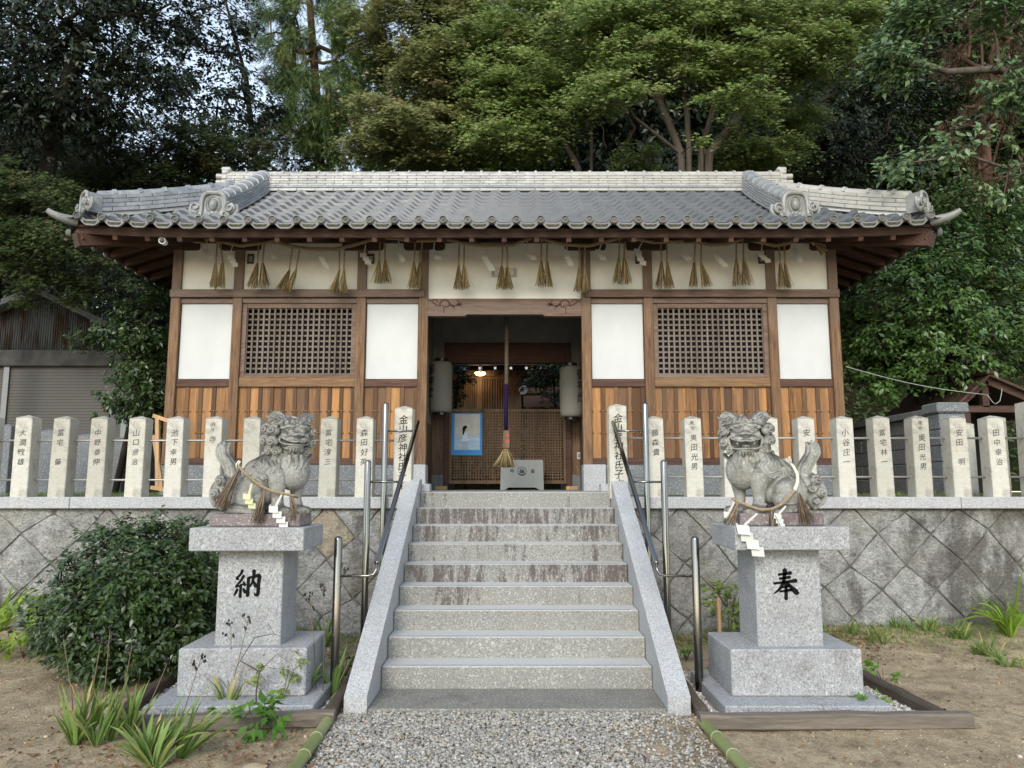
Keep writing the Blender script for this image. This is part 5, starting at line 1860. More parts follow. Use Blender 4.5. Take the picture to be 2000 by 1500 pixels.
tas_lab = ['pair of straw tassels on the narrow plaster nearest the shutter shed', 'pair of straw tassels right beside the framed vent, above the first lattice window',
           'pair of straw tassels blown askew above the middle of the first lattice window', 'pair of straw tassels with stray straws, above the end of the first lattice window',
           'pair of straw tassels above the white panel just left of the entrance', 'pair of straw tassels against the left entrance post',
           'pair of straw tassels on the entrance plaster, left of the wall lamp', 'pair of straw tassels in front of the flat wall lamp',
           'pair of straw tassels on the entrance plaster, right of the wall lamp', 'pair of straw tassels against the right entrance post',
           'pair of straw tassels above the white panel just right of the entrance', 'pair of straw tassels at the start of the lattice window with pale upright bars',
           'two straw tassels hanging apart above the lattice window with pale upright bars', 'pair of straw tassels at the end of the lattice window with pale upright bars',
           'pair of straw tassels on the last narrow plaster near the leafy hillside']
for i, (ux, vt, kx, vk, ex, ve) in enumerate(TAS):
    Y = RYD + 0.02
    c = at((ux[0] + ux[1]) / 2, vt, Y)
    t = thing('straw_tassel', tas_lab[i], 'tassel', (c.x, c.y, c.z), 'straw tassels hung from the sacred rope')
    for q in (0, 1):
        a, b = at(ux[q], vt - 3, Y), at(kx[q], vk, Y + 0.01)
        b.z += 0.012 * ((i * 7 + q * 3) % 3 - 1)
        e = at(ex[q], ve, Y + 0.02)
        cd = MB()
        twisted(cd, [a, (a + b) / 2, b], 0.0125, 2, 0.045, 5)
        cd.build('cord', M['rope'], t, 180)
        bd = MB()
        d = e - b
        straw_bundle(bd, b, d, d.length, 0.055 + 0.012 * ((i + q) % 3), 64, 100 + i * 2 + q, 0.0032, 0.3, 0.026)
        bd.lathe(b - Vector((0, 0, 0.012)), [(0.012, 0), (0.015, 0.008), (0.013, 0.02), (0.008, 0.026)], 8)
        bd.build('straw_bundle', M['straw'], t, 180)

STR = [(404, 470, 1.05, -0.1), (455, 478, 1.05, 0.25), (531, 472, 1.0, 0.1), (632, 488, 0.9, 0.05), (714, 478, 1.1, 0.1), (779, 470, 1.0, 0.05), (849, 472, 1.05, 0.12), (950, 484, 1.1, 0.05), (1030, 470, 1.1, -0.05), (1107, 479, 1.0, 0.0),
       (1176, 473, 1.05, 0.35), (1255, 472, 1.15, 0.5), (1332, 474, 1.05, 0.05), (1403, 480, 1.05, 0.2), (1488, 478, 1.05, 0.08), (1552, 470, 1.0, 0.0)]
st_lab = ['nearest the shutter shed, before the first tassels', 'just after the first straw tassels', 'just after the second pair of tassels', 'bunched, before the fourth pair of tassels',
          'twisted and curling, over the post left of the entrance', 'just left of the tassels on the left entrance post', 'at the left edge of the entrance plaster', 'just left of the wall lamp', 'just right of the wall lamp', 'near the right edge of the entrance plaster',
          'swung aside on the first plaster right of the entrance', 'wide and bright, covering a framed vent right of the entrance', 'after the tassels starting the pale barred window', 'between the two tassels hanging apart and the next pair', 'brightest and whitest, beside the post ending the pale barred window', 'on the last narrow plaster near the leafy hillside']
for i, (u, v, sc_, tl) in enumerate(STR):
    c = at(u, v, RYD + 0.03)
    mb = MB()
    streamer(mb, c, (1, 0, 0), (0, -1, 0), sc_ * 1.35, 3 + (i % 2), -tl, random.Random(40 + i))
    o = mb.build('paper_streamer', M['paper'])
    tag(o, 'white zigzag paper streamer ' + st_lab[i], 'paper streamer', 'paper streamers hung from the sacred rope')

# ------------------------------------------------------------------ inside the entrance
# bell rope
BX = at(989, 700, 11.65).x
br = thing('bell_rope', 'plaited bell rope with purple sleeve, wooden block and straw tassel in the entrance', 'bell rope', (BX, 11.65, 4.3))
BY = 11.65
zz = lambda v: at(989, v, BY).z
mb = MB()
twisted(mb, [(BX, BY, 4.86), (BX + 0.004, BY, zz(680)), (BX, BY, zz(751))], 0.030, 4, 0.13, 6)
mb.build('plaited_cord', M['rope_dark'], br, 180)
MB().tube([(BX, BY, zz(749)), (BX - 0.004, BY, zz(800)), (BX - 0.006, BY, zz(842))], [0.028, 0.031, 0.030], 12).build('sleeve', M['purple'], br, 180)
wb_ = MB().hexa([(BX - 0.058, BY - 0.05, zz(876)), (BX + 0.052, BY - 0.05, zz(876)), (BX + 0.052, BY + 0.05, zz(876)), (BX - 0.058, BY + 0.05, zz(876)), (BX - 0.050, BY - 0.05, zz(841)), (BX + 0.050, BY - 0.05, zz(841)), (BX + 0.050, BY + 0.05, zz(841)), (BX - 0.050, BY + 0.05, zz(841))], 0.008).build('block', M['wood_screen'], br)
write_chars(MB(), [('奉', BX + 0.022, zz(851), 0.062), ('納', BX + 0.022, zz(862), 0.062)], lambda a, b: (a, BY - 0.0515, b)).build('inscription', M['red'], wb_)
mb = MB()
straw_bundle(mb, (BX - 0.005, BY, zz(875)), (-0.05, 0, -1), zz(875) - zz(912), 0.115, 260, 77, 0.0042, 0.2, 0.06)
mb.tube([(BX - 0.05, BY - 0.03, zz(879)), (BX, BY - 0.048, zz(879)), (BX + 0.05, BY - 0.03, zz(879))], 0.008, 6)
mb.build('tassel', M['straw'], br, 180)

M['lantern_paper'] = m_plain('dimmed_lantern_paper', (0.23, 0.215, 0.185), 0.7, 0.2, var=0.05)  # entrance shade put into the paper colour
# two paper lanterns on strings
for s, (u, v0, v1, Y, lb) in enumerate(((862, 707, 806, 12.9, 'long white paper lantern hanging in the entrance above the poster side'), (1115, 716, 815, 12.9, 'long white paper lantern hanging in the entrance on the offering box side'))):
    tp, bt = at(u, v0, Y), at(u, v1, Y)
    cx = tp.x
    zt, zb2 = tp.z, bt.z
    L = thing('paper_lantern', lb, 'lantern', (cx, Y, zb2), 'paper lanterns in the entrance')
    R = 0.193
    prof = []
    H = zt - zb2
    for k in range(49):
        f = k / 48
        e = min(f, 1 - f) * H
        r_ = R * (0.74 + 0.26 * min(1.0, math.sqrt(max(0, 1 - (1 - min(e / 0.085, 1)) ** 2))))
        r_ += 0.0032 * (1 if k % 2 else -1)
        prof.append((r_, f * H))
    body = MB().lathe((cx, Y, zb2), prof, 28).build('paper_body', M['lantern_paper'], L, 180)
    for za_, zb__ in ((zb2 - 0.05, zb2 + 0.004), (zt - 0.004, zt + 0.06)):
        MB().lathe((cx, Y, za_), [(0.105, 0), (0.115, 0.006), (0.115, zb__ - za_ - 0.006), (0.105, zb__ - za_)], 24).build('cap', M['black'], L, 40)
    mb = MB()
    for dx in (-0.075, 0.075):
        mb.tube([(cx + dx, Y, zt + 0.05), (cx + dx * 0.6, Y, zt + 0.16), (cx, Y, zt + 0.19)], 0.003, 5)
    mb.tube([(cx, Y, zt + 0.185), (cx - 0.02, Y, 4.86)], 0.003, 5)
    mb.tube([(cx - 0.06 * (1 - 2 * s), Y, zt + 0.16), (cx - 0.06 * (1 - 2 * s), Y, 4.86)], 0.003, 5)
    mb.tube([(cx, Y, zb2 - 0.05), (cx - 0.02, Y, LAND + 0.07)], 0.003, 5)
    mb.build('string', M['black'], L, 180)
    # brushed characters wrapped round the outward side of the lantern
    chars = '御神燈' if s == 0 else '御神燈'
    base = math.radians(-150 if s == 0 else -38)
    fn = lambda a, b: (cx + (R + 0.005) * math.cos(base + a / R), Y + (R + 0.005) * math.sin(base + a / R), b)
    mb = MB()
    for k, ch in enumerate(chars):
        write_chars(mb, [(ch, 0.0, zt - 0.14 - k * 0.20, 0.19)], fn, 0.0)
    mb.build('inscription', M['ink'], body)
for u, lb in ((862, 'small pale wooden block on the floor under the lantern by the poster'), (1117, 'small pale wooden block on the floor under the lantern by the wall socket')):
    c = at(u, 953, 12.9)
    tag(MB().box(c.x - 0.10, c.x + 0.10, 12.83, 12.97, LAND, LAND + 0.062, 0.004).build('wooden_block', M['wood_new']), lb, 'block', 'wooden blocks holding the lantern strings')

# lattice screen closing the rear opening
SY = 13.36
sx0, sx1 = at(877, 870, SY).x, at(1106, 870, SY).x
sz0, sz1 = at(1000, 945, SY).z, at(1000, 799, SY).z
scr = thing('lattice_screen', 'waist high brown wooden lattice screen across the back of the entrance', 'screen', ((sx0 + sx1) / 2, SY, LAND))
mb = MB()
mb.box(sx0, sx0 + 0.05, SY - 0.02, SY + 0.02, sz0, sz1, 0.003)
mb.box(sx1 - 0.05, sx1, SY - 0.02, SY + 0.02, sz0, sz1, 0.003)
mb.box(sx0 + 0.051, sx1 - 0.051, SY - 0.02, SY + 0.02, sz1 - 0.05, sz1, 0.003)
mb.box(sx0 + 0.051, sx1 - 0.051, SY - 0.02, SY + 0.02, sz0, sz0 + 0.06, 0.003)
mb.build('frame', M['wood_screen'], scr)
mb = MB()
n = 41
for i in range(1, n):
    q = sx0 + 0.05 + (sx1 - sx0 - 0.1) * i / n
    mb.box(q - 0.009, q + 0.009, SY - 0.014, SY - 0.001, sz0 + 0.06, sz1 - 0.05)
n = 25
for i in range(1, n):
    q = sz0 + 0.06 + (sz1 - sz0 - 0.11) * i / n
    mb.box(sx0 + 0.05, sx1 - 0.05, SY - 0.0005, SY + 0.012, q - 0.009, q + 0.009)
mb.build('lattice', M['wood_screen'], scr)
for q in (sx0 + 0.02, sx1 - 0.10, (sx0 + sx1) / 2):
    MB().box(q, q + 0.08, SY - 0.06, SY + 0.06, LAND, sz0 - 0.002).build('foot', M['dark'], scr)

# poster on the screen
PYY = SY - 0.022
p0, p1 = at(881.5, 889, PYY), at(942, 807, PYY)
po = thing('poster', 'poster with a blue border showing a woman in pale robes beside water', 'poster', ((p0.x + p1.x) / 2, PYY, p0.z))
MB().box(p0.x, p1.x, PYY - 0.002, PYY + 0.004, p0.z, p1.z).build('backing', M['blue'], po)
w_, h_ = p1.x - p0.x, p1.z - p0.z
ph0 = (p0.x + 0.095 * w_, p0.z + 0.125 * h_)
pw, phh = 0.83 * w_, 0.855 * h_


def m_poster():
    t = NT('poster_print')
    gz = t.sep(2)
    n = t.noise(9, 5, 0.6)
    c = t.mix(t.ramp(n, [(0.35, 0.0), (0.7, 1.0)]), (0.38, 0.37, 0.35), (0.50, 0.50, 0.48))
    k = t.math('MULTIPLY', t.math('SUBTRACT', gz, 0.0), 1.0)
    c = t.mix(t.ramp(k, [(0.0, 1.0), (0.345, 1.0), (0.355, 0.0)], 'LINEAR'), c, (0.30, 0.42, 0.56))
    w = t.noise(14, 4, 0.5, (0.25, 1, 2.2))
    c = t.mix(t.math('MULTIPLY', t.ramp(w, [(0.5, 0.0), (0.6, 1.0)]), t.math('MULTIPLY', t.ramp(k, [(0.30, 1.0), (0.36, 0.0)]), 0.6)), c, (0.50, 0.56, 0.62))
    return t.done(c, 0.5, 0.4)


fnp = lambda a, b: (ph0[0] + a * pw, PYY - 0.0035, ph0[1] + b * phh)
sheet = MB()
sheet.box(ph0[0], ph0[0] + pw, PYY - 0.0032, PYY - 0.0022, ph0[1], ph0[1] + phh)
sh = sheet.build('print', m_poster(), po)


def flat(poly, mat, name, dy):
    m = MB()
    m.add([(ph0[0] + a * pw, PYY - 0.0035 - dy, ph0[1] + b * phh) for a, b in poly], [tuple(range(len(poly)))])
    return m.build(name, mat, sh)


flat([(0.28, 0.0), (0.56, 0.0), (0.54, 0.12), (0.50, 0.25), (0.33, 0.25), (0.29, 0.1)], m_plain('print_skirt', (0.30, 0.36, 0.46), 0.5, var=0.2, scale=60), 'printed_skirt', 0.0003)
flat([(0.31, 0.245), (0.50, 0.245), (0.62, 0.275), (0.62, 0.30), (0.51, 0.31), (0.52, 0.40), (0.47, 0.50), (0.36, 0.50), (0.31, 0.42)], m_plain('print_robe', (0.52, 0.58, 0.66), 0.5, var=0.15, scale=60), 'printed_robe', 0.0006)
flat([(0.42, 0.49), (0.48, 0.49), (0.52, 0.54), (0.52, 0.60), (0.49, 0.63), (0.42, 0.62), (0.41, 0.55)], m_plain('print_skin', (0.50, 0.36, 0.29), 0.5), 'printed_face', 0.0006)
flat([(0.33, 0.40), (0.37, 0.44), (0.41, 0.52), (0.43, 0.58), (0.50, 0.61), (0.49, 0.66), (0.42, 0.68), (0.34, 0.65), (0.31, 0.58), (0.33, 0.5), (0.31, 0.43)], M['ink'], 'printed_hair', 0.0009)

# offering box
OY = 12.62
o0, o1 = at(977, 953, OY), at(1062, 898, OY)
ob_ = thing('offering_box', 'grey metal offering box with round crest standing before the lattice screen', 'offering box', ((o0.x + o1.x) / 2, OY, LAND))
x0, x1, z0, z1 = o0.x, o1.x, LAND, o1.z
fr = [(x0, z0), (x0 + 0.075, z0), (x0 + 0.135, z0 + 0.04), (x1 - 0.135, z0 + 0.04), (x1 - 0.075, z0), (x1, z0), (x1 - 0.012, z1), (x0 + 0.012, z1)]
bd = MB().prism(fr, lambda a, b, d: (a, d, b), OY, OY + 0.012)
bd.prism(fr, lambda a, b, d: (a, d, b), OY + 0.40, OY + 0.412)
bd.box(x0 + 0.014, x0 + 0.026, OY + 0.013, OY + 0.399, z0, z1)
bd.box(x1 - 0.026, x1 - 0.014, OY + 0.013, OY + 0.399, z0, z1)
bd.box(x0 + 0.027, x1 - 0.027, OY + 0.013, OY + 0.399, z0 + 0.05, z0 + 0.06)
bdo = bd.build('body', M['box_grey'], ob_)
mb = MB()
for k in range(7):
    yy = OY + 0.03 + k * 0.053
    mb.box(x0 + 0.027, x1 - 0.027, yy, yy + 0.028, z1 - 0.02, z1 - 0.003)
mb.build('slats', M['box_grey'], ob_)
cx, cz = x0 + (x1 - x0) * 0.50, z0 + (z1 - z0) * 0.62
mb = MB()
for r0_, r1_ in ((0.066, 0.074),):
    n = 40
    vs = [(cx + r_ * math.cos(2 * math.pi * k / n), OY - 0.0012, cz + r_ * math.sin(2 * math.pi * k / n)) for r_ in (r0_, r1_) for k in range(n)]
    mb.add(vs, [(k, (k + 1) % n, n + (k + 1) % n, n + k) for k in range(n)])
mb2 = []
for a, L_ in ((0, .052), (0.55, .056), (-0.55, .056), (1.05, .05), (-1.05, .05)):
    dx, dz = math.sin(a), math.cos(a)
    mb2.append([(cx + dx * 0.012, cz - 0.040 + dz * 0.014, 0.003), (cx + dx * L_ * 0.72, cz - 0.040 + dz * L_ * 1.0, 0.0085), (cx + dx * L_ * 1.02, cz - 0.040 + dz * L_ * 1.72, 0.002)])
mb2.append([(cx - 0.055, cz - 0.03, 0.003), (cx - 0.03, cz - 0.05, 0.006), (cx, cz - 0.056, 0.007), (cx + 0.03, cz - 0.05, 0.006), (cx + 0.055, cz - 0.03, 0.003)])
n0 = len(mb.v)
for st in mb2:
    m_ = MB()
    P = [Vector((q[0], OY - 0.0012, q[1])) for q in st]
    vs, fs = [], []
    for i, q in enumerate(st):
        d = (P[min(i + 1, len(P) - 1)] - P[max(i - 1, 0)]).normalized()
        nrm = Vector((-d.z, 0, d.x))
        vs += [P[i] + nrm * q[2], P[i] - nrm * q[2]]
    for i in range(len(P) - 1):
        fs.append((2 * i, 2 * i + 1, 2 * i + 3, 2 * i + 2))
    mb.add(vs, fs)
mb.build('crest', M['ink'], bdo)
write_chars(MB(), [('奉', cx - 0.165, cz, 0.075), ('奏', cx + 0.175, cz, 0.075)], lambda a, b: (a, OY - 0.0012, b)).build('inscription', M['ink'], bdo)
c = at(1131, 890, RY - 0.002)
so = thing('wall_socket', 'small cream wall socket on the boards behind the lantern over the floor block', 'socket', (c.x, RY, c.z))
MB().box(c.x - 0.036, c.x + 0.036, RY - 0.008, RY + 0.009, c.z - 0.06, c.z + 0.06, 0.004).build('plate', M['panel'], so)
MB().box(c.x - 0.014, c.x + 0.014, RY - 0.010, RY - 0.0082, c.z - 0.03, c.z + 0.03).build('outlets', M['granite_dark'], so)

# ------------------------------------------------------------------ inner shrine seen through the entrance
IY = 18.0
ins = thing('inner_shrine', 'inner shrine with slatted doors and white rafter tips, lit by a lamp', 'shrine', (0, IY, LAND))
q0, q1 = at(878, 800, IY), at(1024, 700, IY)
zf = LAND + 0.55
MB().box(q0.x - 0.5, q1.x + 0.02, IY - 0.1, IY + 2.2, 1.2, zf, 0.01).build('stone_base', M['granite'], ins)
for k in range(3):
    MB().box(q0.x + 0.2, q1.x - 0.1, IY - 0.1 - 0.28 * (3 - k), IY - 0.105, 1.2, LAND + 0.14 * (k + 1), 0.006).build('stone_step', M['granite'], ins)
zt = at(940, 735, IY).z
cut = [at(u, 740, IY).x for u in (893, 931, 942, 987, 1000, 1018)]
for a, b in ((cut[0] - 0.45, cut[0]), (cut[1], cut[2]), (cut[3], cut[5])):
    MB().box(a, b, IY + 0.0, IY + 0.1, zf, zt, 0.004).build('door_post', M['wood_inner'], ins)
for a, b in ((cut[0], cut[1]), (cut[2], cut[3])):
    mb = MB()
    n = 9
    for k in range(n):
        q = a + (b - a) * (k + 0.5) / n
        mb.box(q - 0.019, q + 0.019, IY + 0.03, IY + 0.06, zf + 0.9, zt - 0.06)
    mb.build('door_slats', M['wood_inner'], ins)
    MB().box(a + 0.001, b - 0.001, IY + 0.025, IY + 0.07, zf, zf + 0.9).build('door_board', M['wood_inner'], ins)
    MB().box(a + 0.001, b - 0.001, IY + 0.025, IY + 0.07, zt - 0.06, zt - 0.001).build('door_rail', M['wood_inner'], ins)
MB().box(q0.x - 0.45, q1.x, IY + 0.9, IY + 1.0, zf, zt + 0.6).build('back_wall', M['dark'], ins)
z2 = at(940, 722, IY).z
MB().box(q0.x - 0.5, q1.x + 0.6, IY - 0.06, IY + 0.12, zt + 0.002, z2 - 0.02, 0.005).build('lintel', M['wood_inner'], ins)
z3 = at(940, 717, IY - 1.0).z
MB().box(q0.x - 1.0, at(1062, 710, IY - 1.0).x, IY - 1.0, IY - 0.9, z3 + 0.05, at(940, 704, IY - 1.0).z, 0.004).build('eave_board', M['wood_dark'], ins)
MB().hexa([(q0.x - 1, IY - 1.05, z3 + 0.2), (q1.x + 0.6, IY - 1.05, z3 + 0.2), (q1.x + 0.6, IY + 1.2, z3 + 1.1), (q0.x - 1, IY + 1.2, z3 + 1.1), (q0.x - 1, IY - 1.05, z3 + 0.26), (q1.x + 0.6, IY - 1.05, z3 + 0.26), (q1.x + 0.6, IY + 1.2, z3 + 1.16), (q0.x - 1, IY + 1.2, z3 + 1.16)]).build('roof', M['granite_dark'], ins)
for u in (907, 937, 967, 998, 1028, 1057):
    c = at(u, 719, IY - 1.03)
    MB().box(c.x - 0.028, c.x + 0.028, IY - 1.03, IY - 0.1, c.z - 0.028, c.z + 0.030).build('rafter', M['wood_dark'], ins)
    MB().box(c.x - 0.026, c.x + 0.026, IY - 1.034, IY - 1.0305, c.z - 0.026, c.z + 0.028).build('white_tip', M['white'], ins)
c = at(938, 728, IY - 0.35)
lp = thing('lamp', 'lit warm ceiling lamp glowing in front of the inner shrine doors', 'lamp', (c.x, c.y, c.z))
em = bpy.data.materials.new('lamp_glass')
em.use_nodes = True
em.node_tree.nodes["Principled BSDF"].inputs["Emission Color"].default_value = (1.0, 0.62, 0.25, 1)
em.node_tree.nodes["Principled BSDF"].inputs["Emission Strength"].default_value = 9.0
MB().lathe((c.x, c.y, c.z - 0.06), [(0.07, 0), (0.105, 0.02), (0.125, 0.05), (0.11, 0.06)], 20).build('glass', em, lp, 40)
MB().lathe((c.x, c.y, c.z), [(0.13, 0), (0.13, 0.012), (0.05, 0.05), (0.05, 0.2)], 20).build('holder', M['white'], lp, 40)
pl = bpy.data.lights.new('lamp_light', 'POINT')
pl.energy = 5
pl.color = (1.0, 0.65, 0.32)
pl.shadow_soft_size = 0.1
plo = bpy.data.objects.new('lamp_light', pl)
COL.objects.link(plo)
plo.location = (0, 0, -0.14)
plo.parent = lp
# dark board wall with a low roof to the right of the inner shrine
sr = thing('side_shrine', 'small dark roofed side shrine beside the inner shrine, seen through the entrance', 'shrine', (1.0, 17.5, LAND))
a, b = at(1022, 756, 17.5), at(1115, 756, 17.5)
MB().box(a.x - 0.02, b.x + 0.3, 17.3, 17.36, at(0, 768, 17.3).z, at(0, 757, 17.3).z, 0.01).build('ridge', M['wood_dark'], sr)
MB().hexa([(a.x, 17.0, at(0, 795, 17).z), (b.x + 0.3, 17.0, at(0, 795, 17).z), (b.x + 0.3, 17.4, at(0, 770, 17.4).z - .05), (a.x, 17.4, at(0, 770, 17.4).z - .05), (a.x, 17.0, at(0, 793, 17).z), (b.x + 0.3, 17.0, at(0, 793, 17).z), (b.x + 0.3, 17.4, at(0, 770, 17.4).z), (a.x, 17.4, at(0, 770, 17.4).z)]).build('roof', M['wood_dark'], sr)
MB().box(a.x + 0.1, b.x + 0.2, 17.2, 18.0, LAND - 0.1, at(0, 796, 17.2).z).build('wall', M['wood_dark'], sr)
MB().lathe((a.x - 0.0, 17.33, at(0, 762, 17.3).z), [(0.10, -0.02), (0.11, 0.0), (0.10, 0.03), (0.02, 0.03)], 18, (-0.3, -1, 0)).build('ridge_cap', M['granite_dark'], sr, 40)

# ------------------------------------------------------------------ neighbours of the hall: shed, block wall, gabled roof, timber frame, wires


def m_corrugated():
    t = NT('rusty_corrugated_sheet')
    n = t.noise(7, 6, 0.65, (1, 1, 0.12))
    c = t.mix(t.ramp(n, [(0.46, 0.0), (0.58, 1.0)]), (0.075, 0.083, 0.086), (0.035, 0.019, 0.013))
    return t.done(c, 0.75, 0.3)


def m_shutter():
    t = NT('painted_shutter')
    n = t.noise(1.6, 6, 0.6, (1, 1, 1))
    g = t.ramp(t.math('MULTIPLY', t.math('ADD', t.sep(2), t.math('MULTIPLY', n, 0.5)), 0.35), [(0.80, 0.0), (0.95, 1.0)])
    c = t.mix(t.math('MULTIPLY', g, t.ramp(t.noise(0.9, 4), [(0.45, 0.0), (0.6, 1.0)])), (0.062, 0.056, 0.049), (0.055, 0.025, 0.018))  # shutter colour darkened to hold the shade under the trees
    return t.done(c, 0.6, 0.4)


shx = 14.0
shed = thing('storage_shed', 'old storage shed with rusty corrugated gable over a grey roller shutter', 'shed', (-8.6, shx, 1.39))
xl, xr = -11.5, at(243, 800, shx).x
zl0, zl1 = at(100, 716, shx).z, at(100, 684, shx).z
MB().box(xl, xr + 0.1, shx - 0.05, shx + 0.25, zl0, zl1, 0.02).build('lintel', m_plain('stained_shaded_concrete', (0.060, 0.058, 0.054), 0.9, 0.2, var=0.4, scale=4), shed)  # concrete tone carries the tree shade as well
mb = MB()
z = 1.42
while z < zl0 - 0.02:
    mb.hexa([(xl, shx + 0.034, z), (xr - 0.02, shx + 0.034, z), (xr - 0.02, shx + 0.075, z), (xl, shx + 0.075, z), (xl, shx + 0.042, z + 0.0535), (xr - 0.02, shx + 0.042, z + 0.0535), (xr - 0.02, shx + 0.075, z + 0.0535), (xl, shx + 0.075, z + 0.0535)])
    z += 0.0555
mb.box(xl, xr - 0.02, shx + 0.05, shx + 0.07, 1.40, zl0 - 0.01)
mb.build('roller_shutter', m_shutter(), shed)
for x in (at(6, 800, shx).x, xr):
    MB().box(x - 0.05, x + 0.05, shx + 0.0, shx + 0.029, 1.39, zl0 - 0.002).build('shutter_guide', M['box_grey'], shed)
ap = at(85, 578, shx)
ed = at(262, 668, shx)
mb = MB()
x = xl
while x < ed.x:
    zt_ = ap.z - abs(x - ap.x) * (ap.z - ed.z) / (ed.x - ap.x) if x > ap.x else ap.z - (ap.x - x) * 0.3
    if zt_ > zl1:
        mb.tube([(x, shx + 0.06, zl1 + 0.001), (x, shx + 0.06, zt_)], 0.022, 8)
    x += 0.0445
mb.box(xl, ed.x, shx + 0.07, shx + 0.09, zl1, zl1 + 0.5)
mb.build('gable_sheet', m_corrugated(), shed, 180)
MB().beam((ap.x - 0.02, shx - 0.12, ap.z + 0.06), (ed.x + 0.4, shx - 0.12, ed.z - 0.1), 0.32, 0.10).build('roof_edge', m_plain('dull_tin', (0.07, 0.074, 0.07), 0.6, 0.4, var=0.3), shed)
MB().beam((ap.x - 0.02, shx - 0.12, ap.z + 0.06), (xl - 0.3, shx - 0.12, ap.z - 1.2), 0.32, 0.10).build('roof_edge', M['granite_dark'], shed)
MB().box(xl, xr, shx + 0.3, shx + 4, 1.39, zl1).build('shed_body', M['granite_dark'], shed)

# wall of rough stone blocks with a capped end pillar
bw = thing('block_wall', 'dark rough stone block wall with a capped end pillar behind the fence', 'wall', (6.0, 10.5, 1.39))
mb = MB()
for j in range(5):
    y = 10.85 - (0.3 if j % 2 else 0.0)
    while y < 14.2:
        a, b = max(y, 10.85), min(y + 0.88, 14.2)
        if b - a > 0.05:
            mb.box(5.98 + 0.004 * j, 6.2, a + 0.004, b - 0.004, 1.39 + j * 0.222 + 0.003, 1.39 + (j + 1) * 0.222 - 0.003, 0.010, (j * 37 % 10) / 10)
        y += 0.88
mb.build('blocks', M['granite_dark'], bw)
mb = MB()
for j in range(5):
    mb.box(5.86, 6.22, 10.5, 10.84, 1.39 + j * 0.222 + 0.003, 1.39 + (j + 1) * 0.222 - 0.003, 0.012, 0.5)
mb.build('pillar', M['granite_dark'], bw)
MB().box(5.82, 6.26, 10.46, 10.88, 2.502, 2.645, 0.02).build('pillar_cap', M['granite_dark'], bw)
MB().box(5.93, 6.24, 10.89, 14.2, 2.502, 2.60, 0.01).build('coping', M['granite_dark'], bw)

# little gabled roof at the right
gy = 11.6
gr = thing('gabled_shelter', 'small dark wooden shelter with a gabled board roof at the frame edge', 'shelter', (7.9, gy, 1.39))
ap, lo = at(1925, 741, gy), at(1866, 795, gy)
sl_ = (ap.z - lo.z) / (ap.x - lo.x)
for s_ in (-1, 1):
    e = Vector((ap.x + s_ * (ap.x - lo.x) * 1.05 if s_ < 0 else ap.x + 1.2, gy, 0))
    e.z = ap.z - abs(e.x - ap.x) * (sl_ if s_ < 0 else 0.45)
    MB().beam((ap.x, gy, ap.z - 0.02), (e.x, gy, e.z - 0.02), 0.05, 0.10).build('barge_board', M['wood_dark'], gr)
    MB().hexa([(ap.x, gy - 0.12, ap.z + 0.035), (e.x, gy - 0.12, e.z + 0.035), (e.x, gy + 2.2, e.z + 0.035), (ap.x, gy + 2.2, ap.z + 0.035), (ap.x, gy - 0.12, ap.z + 0.075), (e.x, gy - 0.12, e.z + 0.075), (e.x, gy + 2.2, e.z + 0.075), (ap.x, gy + 2.2, ap.z + 0.075)]).build('roof_boards', M['wood_dark'], gr)
MB().box(ap.x - 0.08, ap.x + 0.08, gy - 0.15, gy + 2.2, ap.z + 0.06, ap.z + 0.12, 0.01).build('ridge_board', M['wood_dark'], gr)
MB().box(ap.x - 0.05, ap.x + 0.05, gy + 0.03, gy + 0.12, ap.z - 0.42, ap.z - 0.05).build('king_post', M['wood_dark'], gr)
MB().box(lo.x + 0.12, ap.x + 1.2, gy + 0.03, gy + 0.13, ap.z - 0.50, ap.z - 0.40).build('tie_beam', M['wood_dark'], gr)
for x in (lo.x + 0.2, ap.x + 1.0):
    MB().box(x - 0.05, x + 0.05, gy + 0.05, gy + 0.15, 1.39, ap.z - 0.40).build('post', M['wood_dark'], gr)
MB().box(lo.x + 0.2, ap.x + 1.1, gy + 1.8, gy + 1.9, 1.39, ap.z - 0.4).build('back_boards', M['dark'], gr)

mb = MB()
a, b = at(1652, 716, 11.05), at(1928, 771, gy - 0.1)
pts = [a.lerp(b, q / 14) - Vector((0, 0, 0.06 * math.sin(math.pi * q / 14))) for q in range(15)]
mb.tube(pts, 0.006, 5)
c0 = b
mb.tube([c0, at(1932, 776, gy - 0.1), at(1939, 786, gy - 0.1), at(1945, 789, gy - 0.1), at(1953, 783, gy - 0.1), at(1956, 768, gy - 0.1), at(1957, 759, gy - 0.1)], 0.006, 5)
tag(mb.build('wire', m_plain('grey_wire', (0.30, 0.32, 0.30), 0.6), None, 180), 'thin grey wire running from the hall corner to the gabled shelter', 'wire')
tf = thing('timber_rack', 'pale new timber rack standing beside the hall corner post', 'timber rack', (-4.6, 10.6, 1.39))
ty = 10.55
for (u0, v0, u1, v1, w) in ((300, 812, 330, 822, .06), (308, 818, 308, 955, .055), (301, 850, 316, 955, .045), (296, 952, 328, 957, .08)):
    MB().beam(at(u0, v0, ty), at(u1, v1, ty), 0.05, w, up=(0, -1, 0.01)).build('bar', M['wood_new'], tf)
# ------------------------------------------------------------------ trees and plants


